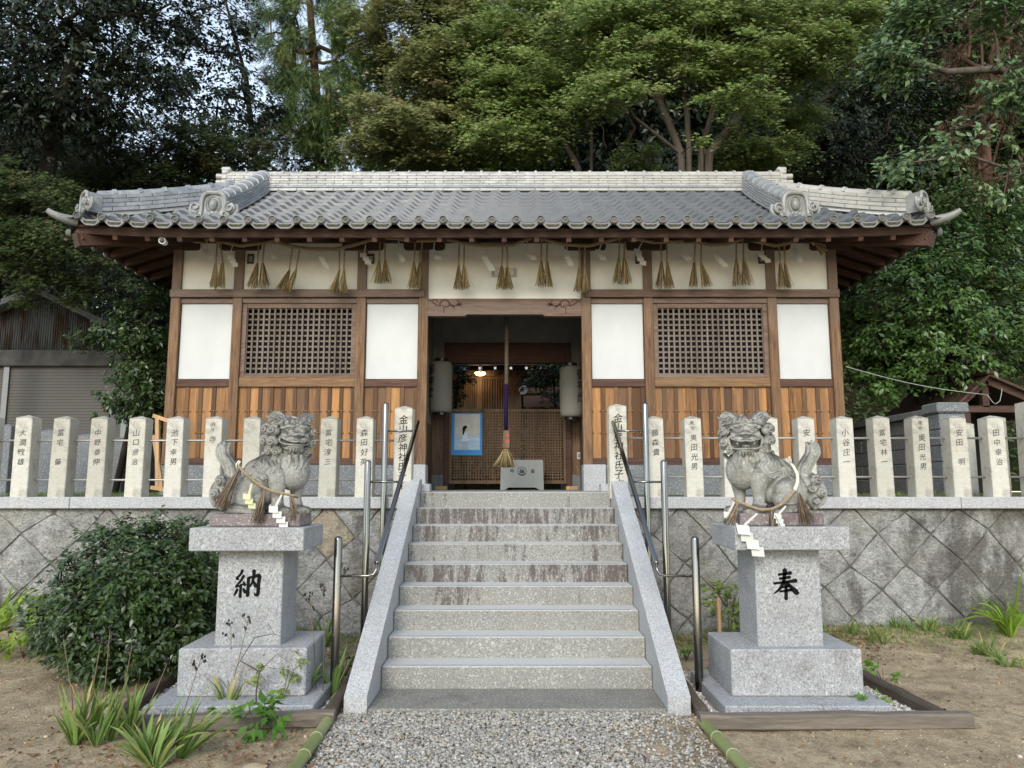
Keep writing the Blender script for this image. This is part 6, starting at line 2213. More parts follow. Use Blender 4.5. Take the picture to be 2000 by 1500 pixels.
def m_leaf(name, c0, c1, c2=None, rough=0.45, trans=0.25, spec=0.5, c2_at=0.82):
    t = NT(name)
    tv = t.attr()
    st = [(0.0, c0), (0.75, c1)] + ([(c2_at, c1), (1.0, c2)] if c2 else [])
    c = t.ramp(tv, st)
    n = t.noise(1.1, 3)
    c = t.mix(t.math('MULTIPLY', t.ramp(n, [(0.35, 0.0), (0.65, 1.0)]), 0.3), c, t.mix(0.5, c, [x * 0.5 for x in c0]))
    t.done(c, rough, spec)
    if trans > 0:
        tr_ = t.n.new("ShaderNodeBsdfTranslucent")
        t.link(c, tr_.inputs[0])
        mx = t.n.new("ShaderNodeMixShader")
        mx.inputs[0].default_value = trans
        t.link(t.b.outputs[0], mx.inputs[1])
        t.link(tr_.outputs[0], mx.inputs[2])
        t.link(mx.outputs[0], t.out.inputs[0])
    return t.m


M['bark'] = m_wood('grey_brown_bark', (0.13, 0.10, 0.08), (0.05, 0.038, 0.03), (0.16, 0.15, 0.13), 0.35, 'z', 0.5, rough=0.95)
M['bark_red'] = m_wood('reddish_bark', (0.16, 0.085, 0.055), (0.06, 0.035, 0.026), None, 0, 'z', 0.5, rough=0.95)
M['bark_dark'] = m_plain('dark_bark', (0.030, 0.025, 0.020), 0.95, 0.1, var=0.3, scale=8)
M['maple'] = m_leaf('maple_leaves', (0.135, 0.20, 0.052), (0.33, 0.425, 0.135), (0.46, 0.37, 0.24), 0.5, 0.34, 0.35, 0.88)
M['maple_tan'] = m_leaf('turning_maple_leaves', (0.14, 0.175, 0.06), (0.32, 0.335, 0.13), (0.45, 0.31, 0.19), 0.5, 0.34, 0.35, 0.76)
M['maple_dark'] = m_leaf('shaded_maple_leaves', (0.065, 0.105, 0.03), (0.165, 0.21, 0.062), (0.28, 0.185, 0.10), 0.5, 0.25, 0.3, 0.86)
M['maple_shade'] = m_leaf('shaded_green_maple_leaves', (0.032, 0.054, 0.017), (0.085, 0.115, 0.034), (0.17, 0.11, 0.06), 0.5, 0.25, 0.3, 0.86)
M['evergreen'] = m_leaf('dark_evergreen_leaves', (0.010, 0.018, 0.009), (0.030, 0.045, 0.020), None, 0.42, 0.08, 0.4)
M['evergreen_mid'] = m_leaf('mid_evergreen_leaves', (0.036, 0.062, 0.022), (0.095, 0.14, 0.045), None, 0.4, 0.12, 0.4)
M['camellia'] = m_leaf('glossy_camellia_leaves', (0.028, 0.066, 0.016), (0.105, 0.185, 0.042), (0.30, 0.20, 0.03), 0.32, 0.10, 0.55, 0.985)
M['bush'] = m_leaf('glossy_bush_leaves', (0.018, 0.038, 0.009), (0.055, 0.092, 0.022), (0.10, 0.15, 0.045), 0.36, 0.06, 0.55, 0.9)
M['cedar'] = m_leaf('cedar_needles', (0.058, 0.105, 0.034), (0.165, 0.245, 0.08), (0.36, 0.24, 0.10), 0.6, 0.2, 0.3, 0.84)
M['dead'] = m_leaf('dead_cedar_needles', (0.05, 0.030, 0.020), (0.12, 0.068, 0.042), None, 0.8, 0.15, 0.2)
M['oak'] = m_leaf('pale_evergreen_leaves', (0.045, 0.09, 0.03), (0.17, 0.25, 0.10), (0.27, 0.34, 0.17), 0.34, 0.15, 0.5, 0.9)

BROAD = (np.array([(0, 0, 0), (-.24, .42, .05), (0, 1, -.10), (.24, .42, .05), (0, .45, -.01)]), [(0, 3, 2, 4), (0, 4, 2, 1)])
_mv, _mf = [(0, 0.32, 0)], []
for a in (0, 52, -52, 108, -108):
    r_ = math.radians(a)
    L = (0.70, 0.60, 0.60, 0.42, 0.42)[(0, 52, -52, 108, -108).index(a)]
    d = np.array([math.sin(r_), math.cos(r_)])
    q = np.array([d[1], -d[0]])
    b = len(_mv)
    _mv += [tuple(np.array([0, .32]) + d * L * .42 + q * .115) + (0.02,), tuple(np.array([0, .32]) + d * L) + (-.10,), tuple(np.array([0, .32]) + d * L * .42 - q * .115) + (0.02,)]
    _mf.append((0, b, b + 1, b + 2))
MAPLE = (np.array(_mv), _mf)
NEEDLE = (np.array([(-.035, 0, 0), (.035, 0, 0), (.02, 1, -.12), (-.02, 1, -.12), (0, .1, .03), (.16, .72, .10), (.12, .76, .10), (-.02, .16, .03), (0, .1, .03), (-.02, .16, .03), (-.12, .76, .10), (-.16, .72, .10)]),
          [(0, 1, 2, 3), (4, 5, 6, 7), (8, 9, 10, 11)])


def unit(a):
    return a / np.maximum(np.linalg.norm(a, axis=-1, keepdims=True), 1e-9)


def leaf_mesh(name, pos, nrm, tan, size, tmpl, tint, mat, parent):
    tv, tf = tmpl
    nrm = unit(nrm)
    tan = unit(tan - nrm * (tan * nrm).sum(-1, keepdims=True))
    bi = np.cross(tan, nrm)
    k = len(tv)
    V = pos[:, None, :] + size[:, None, None] * (bi[:, None, :] * tv[None, :, 0:1] + tan[:, None, :] * tv[None, :, 1:2] + nrm[:, None, :] * tv[None, :, 2:3])
    F = (np.arange(len(pos)) * k)[:, None, None] + np.array(tf)[None]
    return array_mesh(name, V.reshape(-1, 3), F.reshape(-1, 4), mat, parent, np.repeat(tint, k))


def skeleton(trunks, targets, r0, seed, power=0.5, jit=0.06, steps=3, rmin=0.006):
    """limbs joining spray centres to the trunks; returns cone segments (p0, p1, r0, r1)"""
    r = np.random.default_rng(seed)
    N, par = [], []
    for tk in trunks:
        prev = -1
        for p in tk:
            N.append(np.array(p, float))
            par.append(prev)
            prev = len(N) - 1
    base = np.array([np.array(p, float) for tk in trunks for p in tk])
    d = np.min(np.linalg.norm(targets[:, None] - base[None], axis=2), axis=1)
    for t in targets[np.argsort(d)]:
        A = np.array(N)
        v = t - A
        L = np.linalg.norm(v, axis=1)
        cost = L + np.maximum(0, -v[:, 2] * 0.9) + np.where(np.arange(len(A)) < 1, 0.5, 0)
        j = int(np.argmin(cost))
        p0 = A[j]
        n = max(1, min(steps, int(L[j] / 0.25)))
        prev = j
        for q in range(1, n + 1):
            f = q / n
            p = p0 + (t - p0) * f
            if q < n:
                p = p + r.normal(0, jit, 3) * L[j] + np.array([0, 0, 0.10 * L[j] * math.sin(math.pi * f)])
            N.append(p)
            par.append(prev)
            prev = len(N) - 1
    cnt = np.ones(len(N))
    for i in range(len(N) - 1, -1, -1):
        if par[i] >= 0:
            cnt[par[i]] += cnt[i]
    mx = cnt.max()
    rad = np.maximum(r0 * (cnt / mx) ** power, rmin)
    N = np.array(N)
    idx = [i for i in range(len(N)) if par[i] >= 0]
    P = np.array([par[i] for i in idx])
    I = np.array(idx)
    return N[P], N[I], np.minimum(rad[P], rad[I] * 1.7), rad[I]


def limb_mesh(name, seg, mat, parent, n=6):
    p0, p1, r0, r1 = seg
    d = unit(p1 - p0)
    ref = np.where(np.abs(d[:, 2:3]) > 0.9, np.array([[1.0, 0, 0]]), np.array([[0, 0, 1.0]]))
    s = unit(np.cross(d, ref))
    q = np.cross(d, s)
    a = np.arange(n) * 2 * math.pi / n
    ring = s[:, None] * np.cos(a)[None, :, None] + q[:, None] * np.sin(a)[None, :, None]
    A = (p0 - d * r0[:, None] * 0.3)[:, None] + ring * r0[:, None, None]
    B = (p1 + d * r1[:, None] * 0.3)[:, None] + ring * r1[:, None, None]
    V = np.concatenate([A, B], 1).reshape(-1, 3)
    k = np.arange(n)
    F = np.stack([k, (k + 1) % n, n + (k + 1) % n, n + k], 1)
    F = (np.arange(len(p0)) * 2 * n)[:, None, None] + F[None]
    return array_mesh(name, V, F.reshape(-1, 4), mat, parent, np.full(len(V), 0.5), True)


def in_lobes(r, lobes, n, shell=0.45):
    """n points spread through a union of ellipsoids [(centre, radii)], denser to the outside"""
    vol = np.array([a[0] * a[1] * a[2] for _, a in lobes])
    ch = r.choice(len(lobes), n, p=vol / vol.sum())
    d = unit(r.normal(size=(n, 3)))
    rad = shell + (1 - shell) * r.random(n) ** 0.6
    C = np.array([c for c, _ in lobes], float)[ch]
    R = np.array([a for _, a in lobes], float)[ch]
    return C + d * R * rad[:, None]


def tree(name, label, cat, base, trunks, lobes, n_spray, n_leaf, spray, leaf, kind, mat, bark, r0, seed, group=None, droop=0.3, tint_shift=0.0, shell=0.45, power=0.5, nside=6, offs=1.0):
    r = np.random.default_rng(seed)
    root = thing(name, label, cat, base, group)
    T = in_lobes(r, lobes, n_spray, shell)
    ctr = np.average(np.array([c for c, _ in lobes], float), axis=0)
    if kind == 'maple':
        T = T + r.normal(0, 1.0, T.shape) * np.array([.24, .24, .10])
    seg = skeleton(trunks, T, r0, seed + 1, power, rmin=min(0.006, r0 * 0.35))
    limb_mesh('trunk', seg, M[bark], root, nside)
    out = T - np.array(trunks[0][-1], float) * 0.4 - ctr * 0.6
    out[:, 2] *= 0.5
    out = unit(out)
    rep = np.repeat(np.arange(n_spray), n_leaf)
    n = len(rep)
    o = out[rep]
    if kind == 'maple':                       # flat tiers of small leaves
        a = r.random(n) * 2 * math.pi
        w = np.abs(r.normal(0, .62, n)) * spray * r.uniform(0.5, 1.4, n_spray)[rep]
        loc = np.stack([np.cos(a) * w, np.sin(a) * w, r.normal(0, 0.11 * spray, n)], 1)
        tl = r.normal(0, .22, (n_spray, 2))[rep]
        loc[:, 2] += (loc[:, :2] * tl).sum(1) - (loc[:, :2] * o[:, :2]).sum(1) * droop - droop * 0.35 * (w ** 2) / spray
        pos = T[rep] + loc
        nrm = np.stack([r.normal(0, .38, n), r.normal(-0.65, .40, n), np.ones(n)], 1)
        tan = unit(loc * np.array([1, 1, 0]) + r.normal(0, spray * .4, (n, 3))) + np.array([0, 0, -0.35])
        size = leaf * r.uniform(0.7, 1.25, n)
    elif kind == 'needle':
        a = r.random(n)
        dirs = unit(o + r.normal(0, .45, (n, 3)) + np.array([0, 0, -droop]))
        pos = T[rep] + dirs * (a * spray)[:, None] + r.normal(0, spray * .12, (n, 3))
        nrm = unit(r.normal(0, 1, (n, 3)) + np.array([0, -0.2, .6]))
        tan = dirs + r.normal(0, .35, (n, 3)) + np.array([0, 0, -0.25])
        size = leaf * r.uniform(0.6, 1.3, n)
    else:                                      # rosettes of broad leaves at the twig ends
        nt = max(1, n_leaf // 9)
        tw = r.normal(0, spray * .55, (n_spray, nt, 3))
        tw[..., 2] *= 0.75
        g = r.integers(0, nt, n)
        c = T[rep] + tw[rep, g]
        rdir = unit(tw[rep, g] + o * spray * 0.6 + r.normal(0, spray * .5, (n, 3)))
        pos = c + rdir * (leaf * 0.25) + r.normal(0, leaf * .35, (n, 3))
        tan = rdir + r.normal(0, .35, (n, 3)) + np.array([0, 0, -droop])
        nrm = np.array([0, -0.35, 1.0]) + o * 0.4 + r.normal(0, .45, (n, 3))
        size = leaf * r.uniform(0.65, 1.25, n)
    tint = np.clip(r.beta(2, 2.4, n) * 0.85 + r.normal(0, 0.13, n_spray)[rep] + tint_shift, 0, 1)
    if kind == 'maple' or kind == 'needle':    # turning colour gathers on outer sprays
        hot = r.random(n_spray) < 0.22
        tint = np.clip(tint + hot[rep] * r.uniform(0, .45, n), 0, 1)
    leaf_mesh('crown', pos, nrm, tan, size, {'maple': MAPLE, 'needle': NEEDLE, 'broad': BROAD}[kind], tint, M[mat], root)
    return root


def lobe(u, v, Y, ru, rv, ry):
    """an ellipsoid at depth Y with radii given in photograph pixels across and up, metres deep"""
    k = Y / 1500.0 * 1.03
    return (tuple(at(u, v, Y)), (ru * k, ry, rv * k))


def gz(x, y):
    return float(hill_z(np.array([x]), np.array([y]))[0]) if y > 16.2 else 1.39


def stem(pts):
    return [tuple(at(*p)) for p in pts]


def root_at(u, Y):
    x = (u - 1000) / 1500.0 * Y
    return (x, Y, gz(x, Y) - 0.1)


# --- left: dark broadleaf evergreens, maples below, a cedar
b0 = root_at(40, 14.2)
tree('evergreen_oak', 'large dark broadleaf evergreen filling the upper left corner', 'tree', b0, [[b0, tuple(at(60, 480, 14.2)), tuple(at(110, 250, 14.0)), tuple(at(160, 60, 13.8))], [tuple(at(60, 480, 14.2)), tuple(at(-40, 200, 14)), tuple(at(-60, -60, 14))]],
     [lobe(60, 120, 13.6, 250, 150, 1.6), lobe(210, 60, 14.2, 150, 130, 1.4), lobe(320, 170, 14.4, 70, 45, 0.9), lobe(330, 20, 14.4, 80, 50, 0.9), lobe(-20, 250, 13.6, 170, 90, 1.4), lobe(150, -110, 14, 260, 130, 1.6)], 360, 100, 0.36, 0.125, 'broad', 'evergreen', 'bark_dark', 0.15, 21, droop=0.75)
b0 = root_at(500, 19)
tree('evergreen_oak', 'open dark broadleaf evergreen with sky between its leaves, left of the tall cedar', 'tree', b0, [[b0, tuple(at(500, 330, 19)), tuple(at(480, 150, 19)), tuple(at(440, 0, 19))]],
     [lobe(420, 40, 18.5, 90, 70, 1.2), lobe(480, 190, 18.5, 62, 60, 1.0), lobe(375, 130, 18.5, 45, 60, 1.0), lobe(330, 40, 18.5, 60, 40, 1.0), lobe(360, 215, 18.5, 60, 30, 1.0), lobe(430, 205, 18.5, 40, 26, 1.0), lobe(300, 205, 18.5, 50, 30, 1.0), lobe(460, 265, 18.5, 70, 40, 1)], 115, 80, 0.33, 0.14, 'broad', 'evergreen', 'bark_dark', 0.08, 22, droop=0.7)
b0 = root_at(330, 17)
tree('maple', 'dull green maple with reddish tips above the left end of the roof', 'tree', b0, [[b0, tuple(at(340, 420, 17)), tuple(at(300, 330, 17))], [tuple(at(340, 420, 17)), tuple(at(400, 300, 17.2)), tuple(at(430, 260, 17))], [b0, tuple(at(220, 380, 16.8)), tuple(at(180, 290, 16.6))]],
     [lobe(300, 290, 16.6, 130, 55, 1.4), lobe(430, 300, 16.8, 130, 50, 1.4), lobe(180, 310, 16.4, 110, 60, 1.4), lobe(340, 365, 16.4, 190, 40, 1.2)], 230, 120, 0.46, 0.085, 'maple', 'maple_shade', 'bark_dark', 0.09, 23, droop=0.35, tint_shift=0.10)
b0 = root_at(-40, 13.2)
tree('maple', 'shady maple spreading over the rusty shed at the left edge', 'tree', b0, [[b0, tuple(at(0, 500, 13.2)), tuple(at(60, 400, 13))], [tuple(at(0, 500, 13.2)), tuple(at(120, 480, 12.8))]],
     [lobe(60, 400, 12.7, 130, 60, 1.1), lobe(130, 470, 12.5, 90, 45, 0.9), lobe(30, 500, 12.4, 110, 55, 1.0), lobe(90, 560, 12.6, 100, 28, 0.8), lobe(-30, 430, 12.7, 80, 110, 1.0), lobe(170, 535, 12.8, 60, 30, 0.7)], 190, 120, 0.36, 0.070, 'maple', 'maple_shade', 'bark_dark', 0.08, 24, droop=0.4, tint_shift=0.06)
b0 = root_at(640, 21)
tree('cedar', 'tall cedar with a straight trunk and drooping sprays, standing against the open sky', 'tree', b0, [[b0, tuple(at(622, 250, 21)), tuple(at(612, 100, 21)), tuple(at(600, -60, 21)), tuple(at(596, -200, 21))]],
     [lobe(620, 300, 20.6, 75, 45, 1.0), lobe(560, 40, 20.6, 75, 60, 1.0), lobe(680, 50, 20.6, 70, 70, 1.0), lobe(650, 190, 20.5, 85, 65, 1.1), lobe(560, 130, 20.6, 45, 70, .9), lobe(600, 230, 20.3, 65, 60, 0.9), lobe(690, 130, 20.6, 60, 40, 1.0), lobe(605, -80, 20.8, 120, 70, 1.2), lobe(540, 250, 20.6, 35, 30, .8)], 380, 130, 0.46, 0.20, 'needle', 'cedar', 'bark_red', 0.15, 25, droop=0.55, power=0.42, shell=0.3)

# --- centre: layered maples
b0 = root_at(800, 20)
tree('maple', 'tan and green maple beside the cedar, above the left half of the ridge', 'tree', b0, [[b0, tuple(at(800, 300, 20)), tuple(at(760, 180, 20)), tuple(at(740, 90, 20))], [tuple(at(800, 300, 20)), tuple(at(860, 180, 20)), tuple(at(900, 60, 20))]],
     [lobe(800, 60, 19.6, 120, 75, 1.5), lobe(745, 250, 19.2, 75, 60, 1.3), lobe(870, 150, 19.4, 110, 70, 1.5), lobe(830, 260, 19.2, 100, 55, 1.4), lobe(900, 20, 19.6, 110, 60, 1.4)], 480, 130, 0.50, 0.11, 'maple', 'maple_tan', 'bark', 0.10, 26, droop=0.3, tint_shift=0.05)
b0 = root_at(1160, 19)
tree('maple', 'green maple with dark leaning stems rising behind the middle of the ridge', 'tree', b0, [[b0, tuple(at(1130, 330, 19)), tuple(at(1085, 250, 19)), tuple(at(1040, 180, 19))], [b0, tuple(at(1155, 320, 19)), tuple(at(1155, 240, 19)), tuple(at(1120, 120, 19))], [b0, tuple(at(1205, 320, 19)), tuple(at(1240, 250, 18.8)), tuple(at(1180, 160, 19))]],
     [lobe(1010, 180, 18.4, 120, 50, 1.3), lobe(1090, 60, 18.8, 150, 70, 1.5), lobe(960, 100, 18.6, 90, 60, 1.3), lobe(990, 270, 18.3, 100, 38, 1.1), lobe(1120, 180, 18.2, 80, 30, 1.0)], 470, 130, 0.50, 0.105, 'maple', 'maple', 'bark', 0.085, 27, droop=0.3)
b0 = root_at(1345, 17)
tree('maple', 'broad bright green maple with many spreading grey stems, right of the ridge centre', 'tree', b0,
     [[b0, tuple(at(1330, 300, 17)), tuple(at(1290, 200, 17)), tuple(at(1230, 120, 16.8)), tuple(at(1170, 70, 16.8))], [b0, tuple(at(1345, 280, 17)), tuple(at(1340, 200, 17)), tuple(at(1310, 100, 17)), tuple(at(1290, 20, 17))],
      [b0, tuple(at(1370, 290, 17)), tuple(at(1400, 190, 17)), tuple(at(1430, 110, 17))], [b0, tuple(at(1385, 300, 17)), tuple(at(1450, 220, 16.8)), tuple(at(1540, 140, 16.8))], [tuple(at(1330, 300, 17)), tuple(at(1240, 230, 16.8)), tuple(at(1160, 190, 16.6))]],
     [lobe(1190, 50, 16.4, 120, 45, 1.2), lobe(1330, 40, 16.4, 130, 60, 1.4), lobe(1480, 50, 16.4, 140, 60, 1.4), lobe(1560, 110, 16.2, 120, 40, 1.1), lobe(1420, 130, 16.0, 100, 36, 1.0), lobe(1250, 105, 16.0, 90, 28, 1.0),
      lobe(1180, 185, 15.8, 80, 26, .8), lobe(1460, 205, 15.8, 80, 22, .8), lobe(1345, 262, 15.6, 26, 10, .4), lobe(1650, 40, 16.4, 60, 50, 1.0)], 600, 130, 0.44, 0.098, 'maple', 'maple', 'bark', 0.10, 28, droop=0.28, tint_shift=0.03, shell=0.3)
b0 = root_at(1480, 18.5)
tree('young_maple', 'small maple with bent bare stems low behind the right end of the ridge', 'tree', b0, [[b0, tuple(at(1450, 310, 18.5)), tuple(at(1480, 250, 18.5)), tuple(at(1520, 200, 18.5))], [b0, tuple(at(1490, 300, 18.5)), tuple(at(1560, 240, 18.4))]],
     [lobe(1470, 300, 18.2, 90, 22, .8), lobe(1540, 225, 18.2, 70, 22, .8), lobe(1250, 312, 18.6, 50, 16, .6)], 120, 120, 0.40, 0.09, 'maple', 'maple', 'bark', 0.055, 29, droop=0.3)

# --- right: dark evergreen mass, dead cedar, glossy camellia, overhanging oak boughs
b0 = root_at(1620, 20.5)
tree('evergreen_oak', 'very dark evergreen behind the right end of the roof', 'tree', b0, [[b0, tuple(at(1620, 250, 20.5)), tuple(at(1600, 100, 20.5))]],
     [lobe(1580, 280, 20, 110, 90, 1.5), lobe(1700, 300, 20, 110, 100, 1.5), lobe(1640, 150, 20.4, 130, 90, 1.6), lobe(1790, 200, 20.4, 120, 130, 1.6), lobe(1500, 250, 20.6, 90, 70, 1.4)], 330, 85, 0.42, 0.13, 'broad', 'evergreen', 'bark_dark', 0.22, 30, droop=0.5)
b0 = root_at(1930, 15.5)
tree('dead_cedar', 'cedar with rust brown dead sprays at the upper right', 'tree', b0, [[b0, tuple(at(1930, 400, 15.5)), tuple(at(1920, 200, 15.5)), tuple(at(1915, -40, 15.5))]],
     [lobe(1920, 90, 15.2, 60, 90, 1.0), lobe(1905, 230, 15.2, 50, 80, .8), lobe(1960, 340, 15.2, 40, 80, .8), lobe(1970, 150, 15.2, 40, 90, .9)], 70, 45, 0.42, 0.18, 'needle', 'dead', 'bark_red', 0.11, 31, droop=0.9, power=0.4, shell=0.25)
b0 = root_at(1880, 13)
tree('camellia', 'big glossy dark green camellia beside the right wall of the hall', 'tree', b0, [[b0, tuple(at(1850, 650, 12.8)), tuple(at(1800, 560, 12.8))], [b0, tuple(at(1900, 620, 12.8)), tuple(at(1930, 480, 12.8))], [b0, tuple(at(1760, 680, 12.7))]],
     [lobe(1760, 600, 12.4, 110, 90, 0.9), lobe(1880, 520, 12.4, 110, 110, 1.0), lobe(1950, 640, 12.2, 100, 110, 1.0), lobe(1740, 700, 12.3, 100, 75, 0.8), lobe(1850, 690, 12.2, 110, 75, 0.9), lobe(1930, 420, 12.6, 80, 70, .9), lobe(1690, 640, 12.5, 55, 70, .6)], 330, 90, 0.26, 0.095, 'broad', 'camellia', 'bark_dark', 0.12, 32, droop=0.35, tint_shift=0.02)
b0 = (7.9, 10.6, 1.39)
tree('overhanging_oak', 'oak outside the frame whose pale leafy boughs reach in from the upper right', 'tree', b0, [[b0, tuple(at(2060, 400, 10.5)), tuple(at(2060, 150, 10.4)), tuple(at(2040, -40, 10.3))], [tuple(at(2060, 300, 10.4)), tuple(at(1970, 330, 10.2)), tuple(at(1880, 300, 10.0)), tuple(at(1830, 310, 9.9))], [tuple(at(2055, 180, 10.4)), tuple(at(1950, 135, 10.2)), tuple(at(1850, 140, 10)), tuple(at(1790, 120, 10))]],
     [lobe(1800, 30, 9.9, 70, 45, .5), lobe(1750, 110, 9.9, 50, 40, .45), lobe(1780, 140, 9.9, 40, 15, .3), lobe(1830, 290, 9.9, 55, 16, .3), lobe(1755, 325, 9.9, 35, 20, .3), lobe(1980, 170, 10, 40, 40, .4), lobe(1960, 20, 10, 40, 50, .4), lobe(1955, 380, 10, 30, 20, .3), lobe(1985, 290, 10, 22, 22, .3)], 110, 50, 0.20, 0.115, 'broad', 'oak', 'bark', 0.055, 33, droop=0.35, power=0.55, shell=0.2)
b0 = (-6.35, 12.4, 1.39)
tree('camellia', 'upright glossy camellia between the shed and the left hall wall', 'shrub', b0, [[b0, tuple(at(270, 760, 12.4)), tuple(at(285, 620, 12.4)), tuple(at(300, 560, 12.4))]],
     [lobe(290, 580, 12.2, 38, 35, .4), lobe(240, 655, 12.1, 60, 32, .5), lobe(290, 690, 12.1, 50, 55, .5), lobe(265, 770, 12.0, 50, 45, .5), lobe(300, 800, 12.0, 35, 50, .4), lobe(190, 665, 12.2, 35, 16, .3)], 150, 70, 0.17, 0.085, 'broad', 'bush', 'bark_dark', 0.05, 34, droop=0.3, tint_shift=-0.08)
# foliage seen through the entrance
b0 = (-0.95, 16.2, 1.3)
tree('garden_shrub', 'leafy shrub seen past the poster side lantern, beside the inner shrine doors', 'shrub', b0, [[b0, tuple(at(890, 790, 16)), tuple(at(895, 730, 16))]],
     [lobe(893, 730, 15.9, 26, 26, .3), lobe(884, 775, 15.9, 16, 30, .3)], 34, 60, 0.14, 0.07, 'broad', 'evergreen', 'bark_dark', 0.03, 35, tint_shift=-0.1)
b0 = (1.2, 16.4, 1.3)
tree('garden_shrub', 'leafy shrub seen over the side shrine roof, beside the other lantern', 'shrub', b0, [[b0, tuple(at(1085, 790, 16.3)), tuple(at(1080, 730, 16.3))]],
     [lobe(1085, 720, 16.2, 30, 22, .3), lobe(1050, 745, 16.2, 32, 14, .3), lobe(1090, 775, 16, 22, 24, .3)], 48, 60, 0.14, 0.07, 'broad', 'evergreen', 'bark_dark', 0.03, 36, tint_shift=-0.05)

# --- the wood behind: copies of three background trees down the slope
wood = []
protos = []
for k, (mt, kd, lf, sp) in enumerate((('evergreen', 'broad', 0.17, 0.62), ('evergreen_mid', 'broad', 0.17, 0.60), ('maple_dark', 'maple', 0.125, 0.75))):
    b0 = (0.0, 0.0, 0.0)
    protos.append(tree('woodland_tree', 'dark leafy tree of the crowded wood on the hillside behind the shrine', 'tree', b0, [[b0, (0.1, 0, 3.2), (0.0, 0.1, 6.0), (0.2, 0, 10.0)]],
                       [((0, 0, 8.6), (2.6, 2.6, 2.4)), ((1.2, .4, 5.6), (2.2, 2.2, 2.0)), ((-1.3, -.3, 5.8), (2.2, 2.2, 2.0)), ((0, -.4, 3.0), (2.4, 2.4, 1.8)), ((0, 0, 1.0), (1.8, 1.8, 1.0))], 400, 80, sp, lf, kd, mt, 'bark_dark', 0.17, 50 + k, 'trees of the wood behind the shrine'))
r = random.Random(12)
spots = []
for row, (Y, n, jx) in enumerate(((24, 11, 1.0), (28, 12, 1.2), (33, 13, 1.5), (39, 13, 2.0), (47, 14, 2.5))):
    for i in range(n):
        f = -1 + 2 * (i + 0.5 * (row % 2)) / (n - 1)
        spots.append((f * Y * 0.86 + r.gauss(0, jx), Y + r.gauss(0, 1.0), row))
spots += [(-9.8, 19.0, 9), (-7.4, 19.5, 9), (-12.6, 20.5, 9), (-8.3, 17.6, 9)]
first = [True, True, True]
for (x, y, row) in spots:
    u = 1000 + 1500 * x / y
    k = r.choice((0, 0, 1)) if u > 1450 or u < 520 else r.choice((0, 1, 1, 2))
    s = r.uniform(0.85, 1.25)
    if u >= 800:
        s *= 1.25
    if row == 9:
        s = 0.62 + 0.05 * abs(x + 9)
    elif 60 < u < 800:
        s *= 0.36 if row < 3 else 0.4       # the wood is low where the sky shows
    p = protos[k]
    if first[k]:
        o = p
        first[k] = False
    else:
        o = p.copy()
        COL.objects.link(o)
        for ch in p.children:
            c_ = ch.copy()
            COL.objects.link(c_)
            c_.parent = o
    o.location = (x, y, gz(x, y) - 0.2)
    o.scale = (s, s, s * r.uniform(0.95, 1.25))
    o.rotation_euler.z = r.uniform(0, 6.28)

# low undergrowth on the slope between the trunks: one uncounted mass
rg = np.random.default_rng(9)
n = 60000
x = rg.uniform(-24, 24, n)
y = 16.6 + rg.random(n) ** 1.3 * 20
z = hill_z(x, y) + rg.random(n) ** 2 * 1.1
pos = np.stack([x, y, z], 1)
o = leaf_mesh('undergrowth', pos, np.stack([rg.normal(0, .5, n), rg.normal(-.3, .5, n), np.ones(n)], 1), rg.normal(0, 1, (n, 3)), rg.uniform(.10, .22, n), BROAD, rg.beta(2, 3, n), M['evergreen_mid'], None)
stuff(o, 'dark undergrowth of broad leaves covering the wooded slope', 'undergrowth')
# ------------------------------------------------------------------ foreground: bush, irises, gravel, timbers, bamboo, litter
b0 = (-3.05, 6.35, 0.0)
tree('round_bush', 'round dense dark green bush with glossy leaves before the retaining wall', 'bush', b0, [[b0, (-3.05, 6.35, 0.3), (-3.0, 6.4, 0.7)], [b0, (-3.3, 6.3, 0.5)], [b0, (-2.8, 6.3, 0.5)]],
     [((-3.02, 6.35, 0.72), (0.60, 0.55, 0.52)), ((-3.22, 6.3, 0.45), (0.55, 0.5, 0.42)), ((-2.78, 6.3, 0.55), (0.46, 0.45, 0.5)), ((-2.68, 6.4, 0.95), (0.34, 0.34, 0.26)), ((-2.98, 6.25, 0.35), (0.60, 0.5, 0.36))], 860, 30, 0.075, 0.056, 'broad', 'bush', 'bark_dark', 0.035, 61, droop=0.0, shell=0.62)

M['lime'] = m_leaf('lime_leaves', (0.11, 0.19, 0.02), (0.30, 0.40, 0.05), (0.36, 0.38, 0.10), 0.45, 0.35, 0.35, 0.9)
M['grassy'] = m_leaf('iris_blades', (0.075, 0.135, 0.032), (0.20, 0.295, 0.075), (0.46, 0.37, 0.14), 0.5, 0.25, 0.35, 0.86)
M['lily'] = m_leaf('daylily_blades', (0.10, 0.19, 0.02), (0.26, 0.37, 0.05), None, 0.45, 0.3, 0.35)
M['fresh'] = m_leaf('fresh_weed_leaves', (0.05, 0.13, 0.015), (0.14, 0.27, 0.035), None, 0.42, 0.3, 0.35)
M['drystem'] = m_plain('dry_stem', (0.16, 0.12, 0.075), 0.9, 0.1)
M['seed'] = m_plain('black_seed', (0.012, 0.011, 0.010), 0.35)
M['redtip'] = m_leaf('reddish_new_leaves', (0.10, 0.15, 0.03), (0.24, 0.30, 0.06), (0.28, 0.09, 0.04), 0.42, 0.25, 0.4, 0.86)


